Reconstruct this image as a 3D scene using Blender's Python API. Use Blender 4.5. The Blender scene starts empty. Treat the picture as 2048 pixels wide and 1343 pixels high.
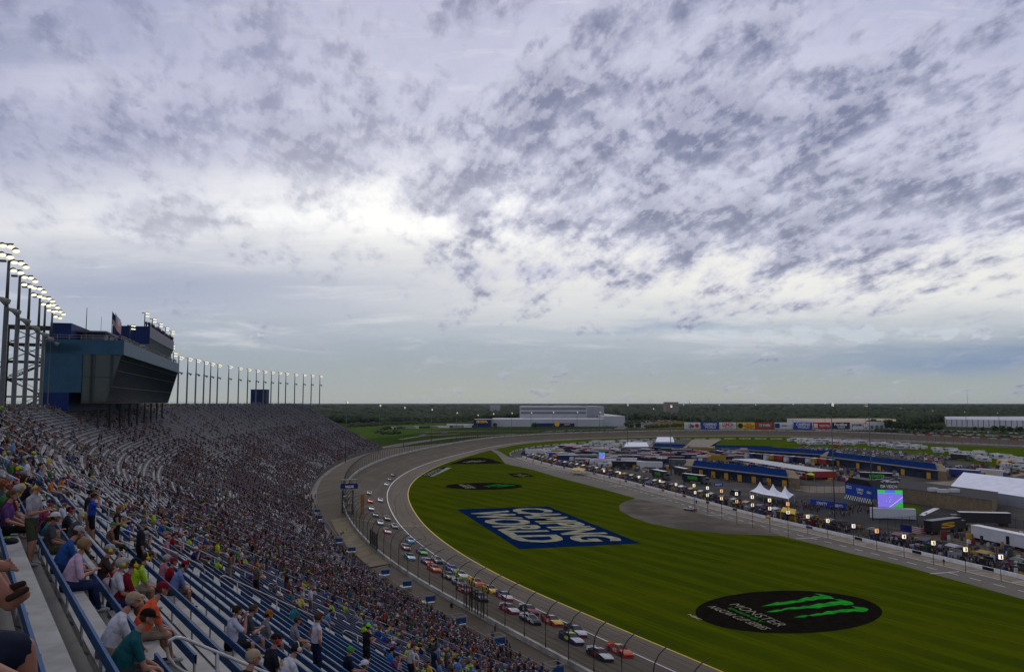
import bpy, bmesh, math, random, time
import numpy as np
from mathutils import Vector, Matrix
from mathutils.geometry import delaunay_2d_cdt
T0 = time.time()
random.seed(7); np.random.seed(7)
C = bpy.context.scene.collection
# ------------------------------------------------------------------ camera
CAMZ = 38.0; FL = 1593.0
PITCH = math.atan((805 - 671.5) / FL)
cam_d = bpy.data.cameras.new('camera'); cam = bpy.data.objects.new('camera', cam_d); C.objects.link(cam)
cam.location = (0, 0, CAMZ); cam.rotation_euler = (math.pi / 2 + PITCH, 0, 0)
cam_d.sensor_width = 36; cam_d.lens = 36 * FL / 2048; cam_d.clip_end = 60000; cam_d.clip_start = .05
bpy.context.scene.camera = cam
sc = bpy.context.scene
sc.view_settings.view_transform = 'Standard'; sc.view_settings.look = 'None'
sc.view_settings.exposure = 0; sc.view_settings.gamma = 1
sc.cycles.max_bounces = 4; sc.cycles.diffuse_bounces = 2; sc.cycles.glossy_bounces = 2
sc.cycles.transparent_max_bounces = 12; sc.cycles.volume_bounces = 0
sc.cycles.use_adaptive_sampling = True; sc.cycles.sample_clamp_indirect = 4

def lin(c):
    return tuple(((v / 255) / 12.92 if v / 255 <= .04045 else ((v / 255 + .055) / 1.055) ** 2.4) for v in c)

# ------------------------------------------------------------------ world: overcast sky with broken cloud deck
world = bpy.data.worlds.new('World'); sc.world = world; world.use_nodes = True
wt = world.node_tree; wt.nodes.clear()
class NG:
    """tiny expression helper over a node tree"""
    def __init__(s, t): s.t = t
    def n(s, ty, **k):
        nd = s.t.nodes.new(ty)
        for a, b in k.items(): setattr(nd, a, b)
        return nd
    def put(s, sock, v):
        if isinstance(v, bpy.types.NodeSocket): s.t.links.new(v, sock)
        else: sock.default_value = v
    def m(s, op, a, b=0.0, c=0.0, clamp=False):
        nd = s.n('ShaderNodeMath', operation=op, use_clamp=clamp)
        s.put(nd.inputs[0], a); s.put(nd.inputs[1], b); s.put(nd.inputs[2], c)
        return nd.outputs[0]
    def ss(s, v, a, b, lo=0.0, hi=1.0):
        nd = s.n('ShaderNodeMapRange', interpolation_type='SMOOTHSTEP')
        for i, q in enumerate((v, a, b, lo, hi)): s.put(nd.inputs[i], q)
        return nd.outputs[0]
    def noise(s, vec, scale, detail=4, rough=.55, dist=0.0, lac=2.0):
        nd = s.n('ShaderNodeTexNoise'); s.put(nd.inputs['Vector'], vec)
        nd.inputs['Scale'].default_value = scale; nd.inputs['Detail'].default_value = detail
        nd.inputs['Roughness'].default_value = rough; nd.inputs['Distortion'].default_value = dist
        nd.inputs['Lacunarity'].default_value = lac
        return nd.outputs['Fac']
    def mix(s, f, a, b, mode='MIX'):
        nd = s.n('ShaderNodeMix', data_type='RGBA', blend_type=mode)
        s.put(nd.inputs[0], f)
        for i, v in ((6, a), (7, b)):
            if isinstance(v, tuple) and len(v) == 3: v = v + (1.0,)
            s.put(nd.inputs[i], v)
        return nd.outputs[2]
    def comb(s, x, y, z=0.0):
        nd = s.n('ShaderNodeCombineXYZ')
        for i, v in enumerate((x, y, z)): s.put(nd.inputs[i], v)
        return nd.outputs[0]
    def blob(s, a, e, ca, ce, ra, re_):
        """soft elliptical region in the sky, 1 in the middle"""
        u = s.m('DIVIDE', s.m('SUBTRACT', a, ca), ra); v = s.m('DIVIDE', s.m('SUBTRACT', e, ce), re_)
        q = s.m('ADD', s.m('MULTIPLY', u, u), s.m('MULTIPLY', v, v))
        return s.m('POWER', 2.718, s.m('MULTIPLY', q, -1.0))
g = NG(wt)
tc = g.n('ShaderNodeTexCoord'); sep = g.n('ShaderNodeSeparateXYZ'); wt.links.new(tc.outputs['Generated'], sep.inputs[0])
X, Y, Z = sep.outputs
yy = g.m('MAXIMUM', g.m('ABSOLUTE', Y), .12)
az = g.m('DIVIDE', X, yy); el = g.m('DIVIDE', g.m('MAXIMUM', Z, 0.0), yy)
zc = g.m('ADD', g.m('MAXIMUM', Z, 0.0), .05)
pv = g.comb(g.m('DIVIDE', X, zc), g.m('DIVIDE', Y, zc))            # where the view ray meets a flat cloud layer
def PA(px): return (px - 1024) / FL
def PE(py): return (805 - py) / FL
zq = g.m('ADD', g.m('MAXIMUM', Z, 0.0), .35); qx = g.m('DIVIDE', X, zq); qy = g.m('MULTIPLY', g.m('DIVIDE', Y, zq), .62)
skew = g.comb(g.m('ADD', qx, qy), g.m('MULTIPLY', g.m('SUBTRACT', qx, qy), .80))       # puffs drawn out along one diagonal
band = g.comb(g.m('MULTIPLY', az, .9), g.m('MULTIPLY', el, 7.0), g.m('MULTIPLY', az, .15))
nb = g.noise(band, 2.2, 6, .6)
e2 = g.m('ADD', el, g.m('MULTIPLY', g.m('SUBTRACT', nb, .5), .09))
e2 = g.m('SUBTRACT', e2, g.m('MULTIPLY', g.ss(az, -.1, -.62), .0))
rp = g.n('ShaderNodeValToRGB'); rp.color_ramp.interpolation = 'B_SPLINE'
g.put(rp.inputs[0], g.m('MULTIPLY', e2, 1.6))
def ramp(cr, st):
    while len(cr.elements) < len(st): cr.elements.new(.5)
    for el_, (p, c) in zip(cr.elements, st): el_.position = p; el_.color = lin(c) + (1,)
ramp(rp.color_ramp, [(0.0, (160, 166, 162)), (.045, (150, 161, 166)), (.10, (148, 161, 175)), (.16, (172, 181, 193)),
    (.22, (206, 209, 213)), (.30, (226, 226, 225)), (.38, (238, 238, 238)), (.47, (214, 215, 228)), (.60, (188, 190, 213)), (.85, (178, 181, 208)), (1.0, (172, 176, 204))])
col = rp.outputs[0]
# bright gap in the deck
br = g.blob(az, e2, PA(640), PE(425), .42, .048)
br2 = g.blob(az, e2, PA(900), PE(425), .18, .055)
br3 = g.blob(az, e2, PA(1500), PE(550), .50, .055)
col = g.mix(g.m('MULTIPLY', br, .95), col, lin((255, 255, 253)))
col = g.mix(g.m('MULTIPLY', br2, .85), col, lin((255, 255, 250)))
col = g.mix(g.m('MULTIPLY', br3, .9), col, lin((240, 238, 231)))
# left low grey band, blue strip near horizon right
lb = g.blob(az, e2, PA(250), PE(570), .42, .05)
col = g.mix(g.m('MULTIPLY', lb, .75), col, lin((140, 152, 182)))
rb = g.blob(az, e2, PA(1980), PE(716), .20, .014)
col = g.mix(g.m('MULTIPLY', rb, .7), col, lin((112, 136, 172)))
rb = g.blob(az, e2, PA(1350), PE(655), .16, .006)
col = g.mix(g.m('MULTIPLY', rb, .5), col, lin((128, 156, 182)))
# streaky veils
vs = g.noise(band, 5.5, 7, .62, .4)
col = g.mix(g.m('MULTIPLY', g.ss(vs, .50, .72), g.ss(el, .02, .09, 0.0, .5)), col, lin((222, 222, 226)))
tl = g.blob(az, el, PA(-60), PE(150), .34, .17)
col = g.mix(g.m('MULTIPLY', tl, .7), col, lin((112, 122, 160)))
tl = g.blob(az, e2, PA(110), PE(165), .15, .028)
col = g.mix(g.m('MULTIPLY', tl, .7), col, lin((206, 206, 224)))
# mottled lower clouds in patches
def mx(*a):
    r = a[0]
    for b in a[1:]: r = g.m('MAXIMUM', r, b)
    return r
big = g.noise(pv, .9, 4, .6, .3)
region = mx(g.blob(az, el, PA(1480), PE(235), .42, .20), g.blob(az, el, PA(1640), PE(435), .30, .045),
            g.m('MULTIPLY', g.blob(az, el, PA(400), PE(160), .42, .17), .72), g.m('MULTIPLY', g.blob(az, el, PA(620), PE(300), .10, .05), .85),
            g.m('MULTIPLY', g.blob(az, el, PA(310), PE(430), .10, .035), .70), g.m('MULTIPLY', g.blob(az, el, PA(900), PE(375), .10, .045), .82),
            g.m('MULTIPLY', g.blob(az, el, PA(1080), PE(540), .14, .018), .62), g.m('MULTIPLY', g.blob(az, el, PA(1850), PE(400), .22, .06), .8),
            g.m('MULTIPLY', g.ss(el, .42, .8), .75))
n1 = g.noise(skew, 6.4, 10, .60, .12)
n2 = g.noise(skew, 21.0, 8, .6, .1)
nn = g.m('ADD', g.m('MULTIPLY', n1, .70), g.m('MULTIPLY', n2, .30))
dens = g.m('ADD', nn, g.m('ADD', g.m('MULTIPLY', region, .43), g.m('MULTIPLY', g.m('SUBTRACT', big, .5), .16)))
cover = g.m('MULTIPLY', g.ss(dens, .53, .76), g.ss(az, -.34, .02, .62, 1.0))
# puffs: lit tops, grey undersides from an offset lookup of the same noise
off = g.n('ShaderNodeVectorMath', operation='ADD'); g.put(off.inputs[0], skew); off.inputs[1].default_value = (.016, -.012, 0)
n1b = g.noise(off.outputs[0], 6.4, 10, .60, .12)
shade = g.ss(g.m('SUBTRACT', n1b, n1), -.045, .045)
thick = g.ss(g.m('ADD', nn, g.m('MULTIPLY', region, .12)), .44, .72)
cc = g.mix(thick, lin((194, 196, 217)), lin((110, 116, 147)))
cc = g.mix(g.m('MULTIPLY', shade, .36), cc, lin((214, 215, 232)))
col = g.mix(g.m('MULTIPLY', cover, .9), col, cc)
# small cumulus tops low over the horizon
cu = g.noise(g.comb(az, g.m('MULTIPLY', el, 2.0)), 26, 6, .6)
cm = g.m('MULTIPLY', g.ss(g.m('ADD', cu, g.m('MULTIPLY', g.blob(az, el, PA(1640), PE(668), .20, .012), .3)), .66, .76), .6)
col = g.mix(cm, col, lin((196, 204, 214)))
sky = g.n('ShaderNodeTexSky', sky_type='NISHITA', sun_disc=False)
sky.sun_elevation = math.radians(32); sky.sun_rotation = math.radians(-8)
bg1 = g.n('ShaderNodeBackground'); wt.links.new(sky.outputs[0], bg1.inputs[0]); bg1.inputs[1].default_value = .05
bg2 = g.n('ShaderNodeBackground'); g.put(bg2.inputs[0], col); bg2.inputs[1].default_value = 1.09
ms = g.n('ShaderNodeMixShader'); ms.inputs[0].default_value = .94
wt.links.new(bg1.outputs[0], ms.inputs[1]); wt.links.new(bg2.outputs[0], ms.inputs[2])
wo = g.n('ShaderNodeOutputWorld'); wt.links.new(ms.outputs[0], wo.inputs[0])
world.cycles.sampling_method = 'MANUAL'; world.cycles.sample_map_resolution = 512
sun_d = bpy.data.lights.new('sun', 'SUN'); sun = bpy.data.objects.new('sun', sun_d); C.objects.link(sun)
sun_d.energy = .5; sun_d.angle = math.radians(14); sun_d.color = (1, .95, .86)
_sd = Vector((math.sin(math.radians(-8)) * math.cos(math.radians(32)), math.cos(math.radians(-8)) * math.cos(math.radians(32)), math.sin(math.radians(32))))
sun.rotation_euler = (-_sd).to_track_quat('-Z', 'Y').to_euler()

# ------------------------------------------------------------------ pixel -> place helpers
def ray(px, py):
    x = (px - 1024) / FL; z = -(py - 671.5) / FL
    return (x, math.cos(PITCH) - math.sin(PITCH) * z, math.sin(PITCH) + math.cos(PITCH) * z)
def at(px, py, z=0.0):
    r = ray(px, py); t = (z - CAMZ) / r[2]
    return (r[0] * t, r[1] * t)
def aty(px, py, y):
    """point seen at a pixel at forward distance y"""
    r = ray(px, py); t = y / r[1]
    return (r[0] * t, y, CAMZ + r[2] * t)
def spline(pts, step=3.0):
    P = np.array(pts, float); out = []
    Q = np.vstack([2 * P[0] - P[1], P, 2 * P[-1] - P[-2]])
    for i in range(1, len(Q) - 2):
        p0, p1, p2, p3 = Q[i - 1], Q[i], Q[i + 1], Q[i + 2]
        n = max(2, int(np.linalg.norm(p2[:2] - p1[:2]) / 1.0))
        t = np.linspace(0, 1, n, endpoint=False)[:, None]
        out.append(.5 * ((2 * p1) + (-p0 + p2) * t + (2 * p0 - 5 * p1 + 4 * p2 - p3) * t ** 2 + (-p0 + 3 * p1 - 3 * p2 + p3) * t ** 3))
    out.append(P[-1:]); R = np.vstack(out)
    d = np.r_[0, np.cumsum(np.linalg.norm(np.diff(R[:, :2], axis=0), axis=1))]
    s = np.arange(0, d[-1], step)
    return np.stack([np.interp(s, d, R[:, k]) for k in range(R.shape[1])], 1)
def smooth(a, k):
    pad = np.pad(a, [(k, k)] + [(0, 0)] * (a.ndim - 1), mode='reflect', reflect_type='odd')
    w = np.ones(2 * k + 1) / (2 * k + 1)
    return np.stack([np.convolve(pad[:, i], w, 'valid') for i in range(a.shape[1])], 1)
def normals(c):
    t = np.gradient(c[:, :2], axis=0); t /= np.linalg.norm(t, axis=1)[:, None]
    return np.stack([-t[:, 1], t[:, 0]], 1)        # left of travel
def inpoly(x, y, poly):
    r = False; j = len(poly) - 1
    for i in range(len(poly)):
        xi, yi = poly[i][:2]; xj, yj = poly[j][:2]
        if (yi > y) != (yj > y) and x < (xj - xi) * (y - yi) / (yj - yi) + xi: r = not r
        j = i
    return r

# ------------------------------------------------------------------ materials
MATS = {}
def mat(name, c, rough=.8, metal=0.0, var=.12, scale=3.0, bump=0.0, emit=0.0, spec=.12, c2=None, tex='Object'):
    if name in MATS: return MATS[name]
    m = bpy.data.materials.new(name); m.use_nodes = True; t = m.node_tree; h = NG(t)
    b = t.nodes['Principled BSDF']; b.inputs['Roughness'].default_value = rough; b.inputs['Metallic'].default_value = metal
    b.inputs['Specular IOR Level'].default_value = spec
    c = tuple(c)
    if var > 0:
        tcn = h.n('ShaderNodeTexCoord')
        nz = h.noise(tcn.outputs[tex], scale, 5, .6)
        f = h.ss(nz, .3, .7)
        cb = c2 if c2 else tuple(v * (1 - var * 1.6) for v in c)
        ca = c if c2 else tuple(min(1, v * (1 + var)) for v in c)
        h.put(b.inputs['Base Color'], h.mix(f, cb, ca))
        if bump:
            bp = h.n('ShaderNodeBump'); bp.inputs['Strength'].default_value = bump; h.put(bp.inputs['Height'], nz)
            t.links.new(bp.outputs[0], b.inputs['Normal'])
    else: b.inputs['Base Color'].default_value = c + (1,)
    if emit:
        b.inputs['Emission Color'].default_value = c + (1,); b.inputs['Emission Strength'].default_value = emit
    MATS[name] = m
    return m

# ------------------------------------------------------------------ mesh builder
class MB:
    def __init__(s): s.v = []; s.f = []; s.m = []
    def add(s, vs, fs, mi=0):
        o = len(s.v); s.v.extend([tuple(p) for p in vs]); s.f.extend([tuple(i + o for i in f) for f in fs]); s.m.extend([mi] * len(fs)); return s
    def box(s, c, d, rz=0.0, mi=0, M=None):
        x, y, z = d[0] / 2, d[1] / 2, d[2] / 2; ca, sa = math.cos(rz), math.sin(rz)
        vs = []
        for k in (-z, z):
            for a, b in ((-x, -y), (x, -y), (x, y), (-x, y)):
                vs.append((c[0] + a * ca - b * sa, c[1] + a * sa + b * ca, c[2] + k))
        if M: vs = [tuple(M @ Vector(p)) for p in vs]
        return s.add(vs, [(0, 3, 2, 1), (4, 5, 6, 7), (0, 1, 5, 4), (1, 2, 6, 5), (2, 3, 7, 6), (3, 0, 4, 7)], mi)
    def quad(s, a, b, c, d, mi=0): return s.add([a, b, c, d], [(0, 1, 2, 3)], mi)
    def poly(s, pts, z=None, mi=0):
        p = [(q[0], q[1], q[2] if z is None else z) for q in pts]
        return s.add(p, [tuple(range(len(p)))], mi)
    def tube(s, path, r, n=6, mi=0, cap=True):
        P = [Vector(p) for p in path]; R = r if isinstance(r, (list, tuple)) else [r] * len(P)
        up = Vector((0, 0, 1)); vs = []; fs = []
        for i, p in enumerate(P):
            d = (P[min(i + 1, len(P) - 1)] - P[max(i - 1, 0)]).normalized()
            u = d.cross(up)
            if u.length < .05: u = d.cross(Vector((0, 1, 0)))
            u.normalize(); w = u.cross(d)
            for k in range(n):
                a = 2 * math.pi * k / n; vs.append(p + (u * math.cos(a) + w * math.sin(a)) * R[i])
        for i in range(len(P) - 1):
            for k in range(n): fs.append((i * n + k, i * n + (k + 1) % n, (i + 1) * n + (k + 1) % n, (i + 1) * n + k))
        if cap: fs.append(tuple(range(n))[::-1]); fs.append(tuple((len(P) - 1) * n + k for k in range(n)))
        return s.add(vs, fs, mi)
    def prism(s, outline, z0, z1, mi=0, mt=None):
        n = len(outline); vs = [(x, y, z0) for x, y in outline] + [(x, y, z1) for x, y in outline]
        s.add(vs, [(i, (i + 1) % n, n + (i + 1) % n, n + i) for i in range(n)], mi)
        o = len(s.v) - 2 * n; s.f.append(tuple(o + n + i for i in range(n))); s.m.append(mi if mt is None else mt)
        s.f.append(tuple(o + i for i in range(n))[::-1]); s.m.append(mi); return s
    def sph(s, c, r, n=8, k=6, mi=0):
        r = r if isinstance(r, tuple) else (r, r, r); vs = []; fs = []
        for i in range(k + 1):
            t = math.pi * i / k
            for j in range(n):
                a = 2 * math.pi * j / n; vs.append((c[0] + r[0] * math.sin(t) * math.cos(a), c[1] + r[1] * math.sin(t) * math.sin(a), c[2] + r[2] * math.cos(t)))
        for i in range(k):
            for j in range(n): fs.append((i * n + j, (i + 1) * n + j, (i + 1) * n + (j + 1) % n, i * n + (j + 1) % n))
        return s.add(vs, fs, mi)
    def build(s, name, mats, parent=None, smooth=False):
        me = bpy.data.meshes.new(name); me.from_pydata(s.v, [], s.f)
        for m in (mats if isinstance(mats, (list, tuple)) else [mats]): me.materials.append(m)
        if any(s.m): me.polygons.foreach_set('material_index', s.m)
        if smooth: me.polygons.foreach_set('use_smooth', [True] * len(me.polygons))
        me.update()
        return link(name, me, parent)
def link(name, me, parent=None):
    o = bpy.data.objects.new(name, me); C.objects.link(o)
    if parent is not None: o.parent = parent
    return o
def empty(name, loc=(0, 0, 0), rz=0.0):
    o = bpy.data.objects.new(name, None); C.objects.link(o); o.location = loc; o.rotation_euler = (0, 0, rz); o.empty_display_size = .2
    return o
def tag(o, label=None, cat=None, group=None, kind=None):
    if label: o['label'] = label
    if cat: o['category'] = cat
    if group: o['group'] = group
    if kind: o['kind'] = kind
    return o
def npmesh(name, V, F, mats, parent=None, mi=None, fcol=None, smooth=False):
    """fast mesh from arrays: V (n,3), F (m,k) all faces the same size"""
    me = bpy.data.meshes.new(name); V = np.asarray(V, np.float32); F = np.asarray(F, np.int32); k = F.shape[1]
    me.vertices.add(len(V)); me.vertices.foreach_set('co', V.ravel())
    me.loops.add(F.size); me.loops.foreach_set('vertex_index', F.ravel())
    me.polygons.add(len(F)); me.polygons.foreach_set('loop_start', np.arange(0, F.size, k, dtype=np.int32))
    for m in (mats if isinstance(mats, (list, tuple)) else [mats]): me.materials.append(m)
    if mi is not None: me.polygons.foreach_set('material_index', np.asarray(mi, np.int32))
    if fcol is not None:
        a = me.attributes.new('tint', 'FLOAT_COLOR', 'FACE'); fc = np.ones((len(F), 4), np.float32); fc[:, :3] = fcol
        a.data.foreach_set('color', fc.ravel())
    if smooth: me.polygons.foreach_set('use_smooth', np.ones(len(F), bool))
    me.update(calc_edges=True); me.validate()
    return link(name, me, parent)
def copy_tree(o, parent=None):
    c = o.copy(); C.objects.link(c)
    if parent is not None: c.parent = parent
    for ch in o.children: copy_tree(ch, c)
    return c
def strip(a, b, za, zb):
    """quads between two equal-length polylines"""
    n = len(a); V = np.vstack([np.c_[a[:, :2], np.broadcast_to(za, n)], np.c_[b[:, :2], np.broadcast_to(zb, n)]])
    i = np.arange(n - 1); return V, np.stack([i, i + 1, n + i + 1, n + i], 1)
def join(parts):
    Vs = []; Fs = []; o = 0
    for V, F in parts: Vs.append(V); Fs.append(F + o); o += len(V)
    return np.vstack(Vs), np.vstack(Fs)
_font = {}
def text_mesh(txt, bold=0.0, space=1.0):
    """flat letters as (verts2d, faces, w, h), lower left at 0,0"""
    k = (txt, bold, space)
    if k in _font: return _font[k]
    cu = bpy.data.curves.new('t', 'FONT'); cu.body = txt; cu.offset = bold; cu.space_character = space; cu.resolution_u = 3; cu.size = 1
    ob = bpy.data.objects.new('t', cu); C.objects.link(ob)
    dg = bpy.context.evaluated_depsgraph_get(); dg.update()
    me = bpy.data.meshes.new_from_object(ob.evaluated_get(dg))
    v = np.array([p.co[:2] for p in me.vertices]); f = [tuple(p.vertices) for p in me.polygons]
    bpy.data.objects.remove(ob); bpy.data.curves.remove(cu); bpy.data.meshes.remove(me)
    mn = v.min(0); v = v - mn; w, h = v.max(0)
    _font[k] = (v / (w, h), f, w, h)
    return _font[k]
def text_quad(mb, txt, O, U, V, u0, v0, u1, v1, mi=0, bold=.0, shear=0.0, keep=False):
    """letters stretched over the part u0..u1, v0..v1 of a parallelogram O + u U + v V"""
    v, f, w, h = text_mesh(txt, bold); O, U, V = Vector(O), Vector(U), Vector(V)
    if keep:
        ww = (v1 - v0) * V.length * w / h / U.length
        if ww < u1 - u0: c = (u0 + u1) / 2; u0, u1 = c - ww / 2, c + ww / 2
    vs = [O + U * (u0 + (u1 - u0) * p[0] + shear * (p[1] - .5) * (v1 - v0)) + V * (v0 + (v1 - v0) * p[1]) for p in v]
    mb.add(vs, f, mi)
# ================================================================== GROUND AND TRACK
def ground_mat(name, c1, c2, scale, c3=None, s3=.004, rough=.95, bump=0.0):
    m = bpy.data.materials.new(name); m.use_nodes = True; h = NG(m.node_tree); b = m.node_tree.nodes['Principled BSDF']
    b.inputs['Roughness'].default_value = rough; b.inputs['Specular IOR Level'].default_value = 0.0
    t = h.n('ShaderNodeTexCoord'); p = t.outputs['Object']
    c = h.mix(h.ss(h.noise(p, scale, 6, .65), .35, .65), c1, c2)
    if c3: c = h.mix(h.ss(h.noise(p, s3, 4, .6), .45, .6), c, c3)
    h.put(b.inputs['Base Color'], c)
    return m
terrain_m = ground_mat('field_grass', (.026, .046, .008), (.038, .064, .010), .02, (.048, .056, .016), .0035)
# infield grass: diagonal mowing stripes + streaky wear
def turf():
    m = bpy.data.materials.new('mown_turf'); m.use_nodes = True; h = NG(m.node_tree); b = m.node_tree.nodes['Principled BSDF']
    b.inputs['Roughness'].default_value = .95; b.inputs['Specular IOR Level'].default_value = 0.0
    t = h.n('ShaderNodeTexCoord'); s = h.n('ShaderNodeSeparateXYZ'); m.node_tree.links.new(t.outputs['Object'], s.inputs[0])
    a = math.radians(-30); ca, sa = math.cos(a), math.sin(a)
    al = h.m('ADD', h.m('MULTIPLY', s.outputs[0], sa), h.m('MULTIPLY', s.outputs[1], ca))
    ac = h.m('SUBTRACT', h.m('MULTIPLY', s.outputs[0], ca), h.m('MULTIPLY', s.outputs[1], sa))
    wob = h.noise(t.outputs['Object'], .02, 3, .5)
    acw = h.m('ADD', ac, h.m('MULTIPLY', wob, 5))
    st = h.ss(h.m('SINE', h.m('MULTIPLY', acw, 2 * math.pi / 7.6)), -.5, .5)
    fine = h.noise(h.comb(h.m('MULTIPLY', ac, 1.9), h.m('MULTIPLY', al, .035)), 1.0, 5, .65)
    patch = h.noise(t.outputs['Object'], .035, 5, .6)
    mott = h.noise(t.outputs['Object'], .9, 5, .7)
    c = h.mix(st, (.048, .065, .002), (.074, .096, .002))
    c = h.mix(h.ss(fine, .42, .62), c, (.036, .056, .002)); 
    c = h.mix(h.ss(patch, .42, .72, 0, .6), c, (.088, .092, .003))
    c = h.mix(h.ss(mott, .4, .8, 0, .35), c, (.030, .050, .007))
    h.put(b.inputs['Base Color'], c); return m
turf_m = turf()
def asphalt(name, c, c2, line=0):
    m = bpy.data.materials.new(name); m.use_nodes = True; h = NG(m.node_tree); b = m.node_tree.nodes['Principled BSDF']
    b.inputs['Roughness'].default_value = .9; b.inputs['Specular IOR Level'].default_value = .08
    t = h.n('ShaderNodeTexCoord'); p = t.outputs['Object']
    k = h.mix(h.ss(h.noise(p, .06, 5, .6), .35, .68), c, c2)
    k = h.mix(h.ss(h.noise(p, 1.3, 5, .7), .45, .75, 0, .35), k, tuple(v * .55 for v in c))
    if line:   # seams and oil streaks run along the direction of travel, stored per vertex
        at_ = h.n('ShaderNodeAttribute', attribute_name='lane'); s = h.n('ShaderNodeSeparateXYZ'); m.node_tree.links.new(at_.outputs['Vector'], s.inputs[0])
        u = s.outputs[0]; v = s.outputs[1]
        n = h.noise(h.comb(h.m('MULTIPLY', u, .02), h.m('MULTIPLY', v, 1.1)), 1.0, 5, .65)
        k = h.mix(h.ss(n, .46, .66, 0, .5), k, tuple(q * .60 for q in c))
        gr = h.blob(v, v, 0.0, 0.0, 1, 1)
        ru = h.ss(h.noise(h.comb(h.m('MULTIPLY', u, .012), h.m('MULTIPLY', v, .35)), 1.0, 3, .5), .40, .62, 0, .55)
        k = h.mix(ru, k, tuple(q * .72 for q in c))
        seam = h.m('GREATER_THAN', h.m('FRACT', h.m('MULTIPLY', v, .28)), .955)
        k = h.mix(h.m('MULTIPLY', seam, .6), k, (.05, .05, .05))
        dk = h.m('GREATER_THAN', h.m('FRACT', h.m('MULTIPLY', u, 1 / 61.0)), .992)
        k = h.mix(h.m('MULTIPLY', dk, .4), k, (.06, .06, .06))
    h.put(b.inputs['Base Color'], k); return m
track_m = asphalt('track_asphalt', (.110, .091, .062), (.140, .116, .080), 1)
apron_m = asphalt('apron_asphalt', (.158, .130, .088), (.188, .154, .105), 1)
pit_m = asphalt('pit_asphalt', (.138, .122, .094), (.172, .152, .118))
lot_m = asphalt('paddock_asphalt', (.045, .042, .036), (.085, .075, .060))
dark_lot_m = asphalt('dark_asphalt', (.034, .033, .031), (.048, .046, .043))
conc_m = mat('concrete', (.20, .18, .145), .85, var=.2, scale=.25)
tan_conc_m = mat('pit_concrete', (.24, .20, .14), .85, var=.2, scale=.3)
walk_m = asphalt('walkway_asphalt', (.105, .086, .058), (.14, .115, .082))
white_m = mat('white_paint', (.78, .77, .73), .5, var=.1, scale=.8)
yellow_m = mat('yellow_line_paint', (.62, .44, .05), .6, var=.15, scale=1)
rub_m = mat('tyre_marks', (.055, .052, .05), .8, var=.2, scale=.5)

# terrain sheet to the horizon
mb = MB(); rr = [0, 400, 900, 1500, 2500, 4500, 8000, 14000, 24000, 40000]; na = 48
mb.v.append((0, 500, -.35))
for r in rr[1:]:
    for k in range(na): a = 2 * math.pi * k / na; mb.v.append((r * math.cos(a), 500 + r * math.sin(a), -.35))
for k in range(na): mb.f.append((0, 1 + k, 1 + (k + 1) % na)); mb.m.append(0)
for i in range(len(rr) - 2):
    for k in range(na):
        a, b = 1 + i * na + k, 1 + i * na + (k + 1) % na; mb.f.append((a, a + na, b + na, b)); mb.m.append(0)
tag(mb.build('ground', terrain_m), kind='structure')

INNER = [(110, -24), (75, 36), (52, 76), (30, 116), (21, 134), (6.5, 160), (-8, 192), (-25, 243), (-37.5, 300), (-44.5, 345), (-48, 397), (-47, 450), (-43.5, 495), (-35, 556), (-24, 613),
         (-11, 676), (7, 735), (28, 779), (57, 819), (103, 858), (165, 893), (230, 911), (285, 912), (338, 885), (371, 840), (398, 795), (440, 722), (520, 590), (640, 395)]
inn = smooth(spline(INNER, 4.0), 7)
nrm = normals(inn)
arc = np.r_[0, np.cumsum(np.linalg.norm(np.diff(inn, axis=0), axis=1))]
def near_i(x, y): return int(np.argmin((inn[:, 0] - x) ** 2 + (inn[:, 1] - y) ** 2))
sA = arc[near_i(7, 160)]; sB = arc[near_i(-47, 450)]; sC = arc[near_i(400, 795)]
W = np.interp(arc, [sA, sB, sC, sC + 120], [22.0, 27.5, 27.5, 24])
WL = np.interp(arc, [arc[near_i(30, 116)], sA, sB, sC, sC + 120], [6.5, 6.6, 10, 10, 8])
ZW = np.interp(arc, [sA, sB, sC, sC + 120], [2.3, 5.5, 5.5, 3.0])
WL = smooth(WL[:, None], 20)[:, 0]; W = smooth(W[:, None], 20)[:, 0]; ZW = smooth(ZW[:, None], 20)[:, 0]
def bank(i, w):
    """surface height w metres out from the inner edge at station i"""
    a = WL[i]; zl = .05 + a * .035
    return .05 + w * .035 if w < a else zl + (w - a) / (W[i] - a) * (ZW[i] - zl)
def tpt(i, w, dz=0.0): return (inn[i, 0] + nrm[i, 0] * w, inn[i, 1] + nrm[i, 1] * w, bank(i, w) + dz)
NI = len(inn)
def lane_strip(name, w0f, w1f, k, m, dz=0.0, i0=0, i1=None, kind='structure'):
    i1 = NI if i1 is None else i1; V = []; L = []
    for i in range(i0, i1):
        a, b = w0f(i), w1f(i)
        for q in range(k + 1):
            w = a + (b - a) * q / k; V.append(tpt(i, w, dz)); L.append((arc[i], w, 0))
    F = [((i * (k + 1) + q), (i * (k + 1) + q + 1), ((i + 1) * (k + 1) + q + 1), ((i + 1) * (k + 1) + q)) for i in range(i1 - i0 - 1) for q in range(k)]
    o = npmesh(name, V, [f[::-1] for f in F], m, smooth=True)
    at_ = o.data.attributes.new('lane', 'FLOAT_VECTOR', 'POINT'); at_.data.foreach_set('vector', np.array(L, np.float32).ravel())
    if kind: tag(o, kind=kind)
    return o
lane_strip('race_track', lambda i: WL[i], lambda i: W[i] - .15, 6, track_m)
lane_strip('track_apron', lambda i: 0.0, lambda i: WL[i], 3, apron_m)
lane_strip('white_lane_line', lambda i: WL[i] - .13, lambda i: WL[i] + .13, 1, white_m, .02)
lane_strip('yellow_edge_line', lambda i: .0, lambda i: .35, 1, yellow_m, .02, 0, near_i(-24, 613))
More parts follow.
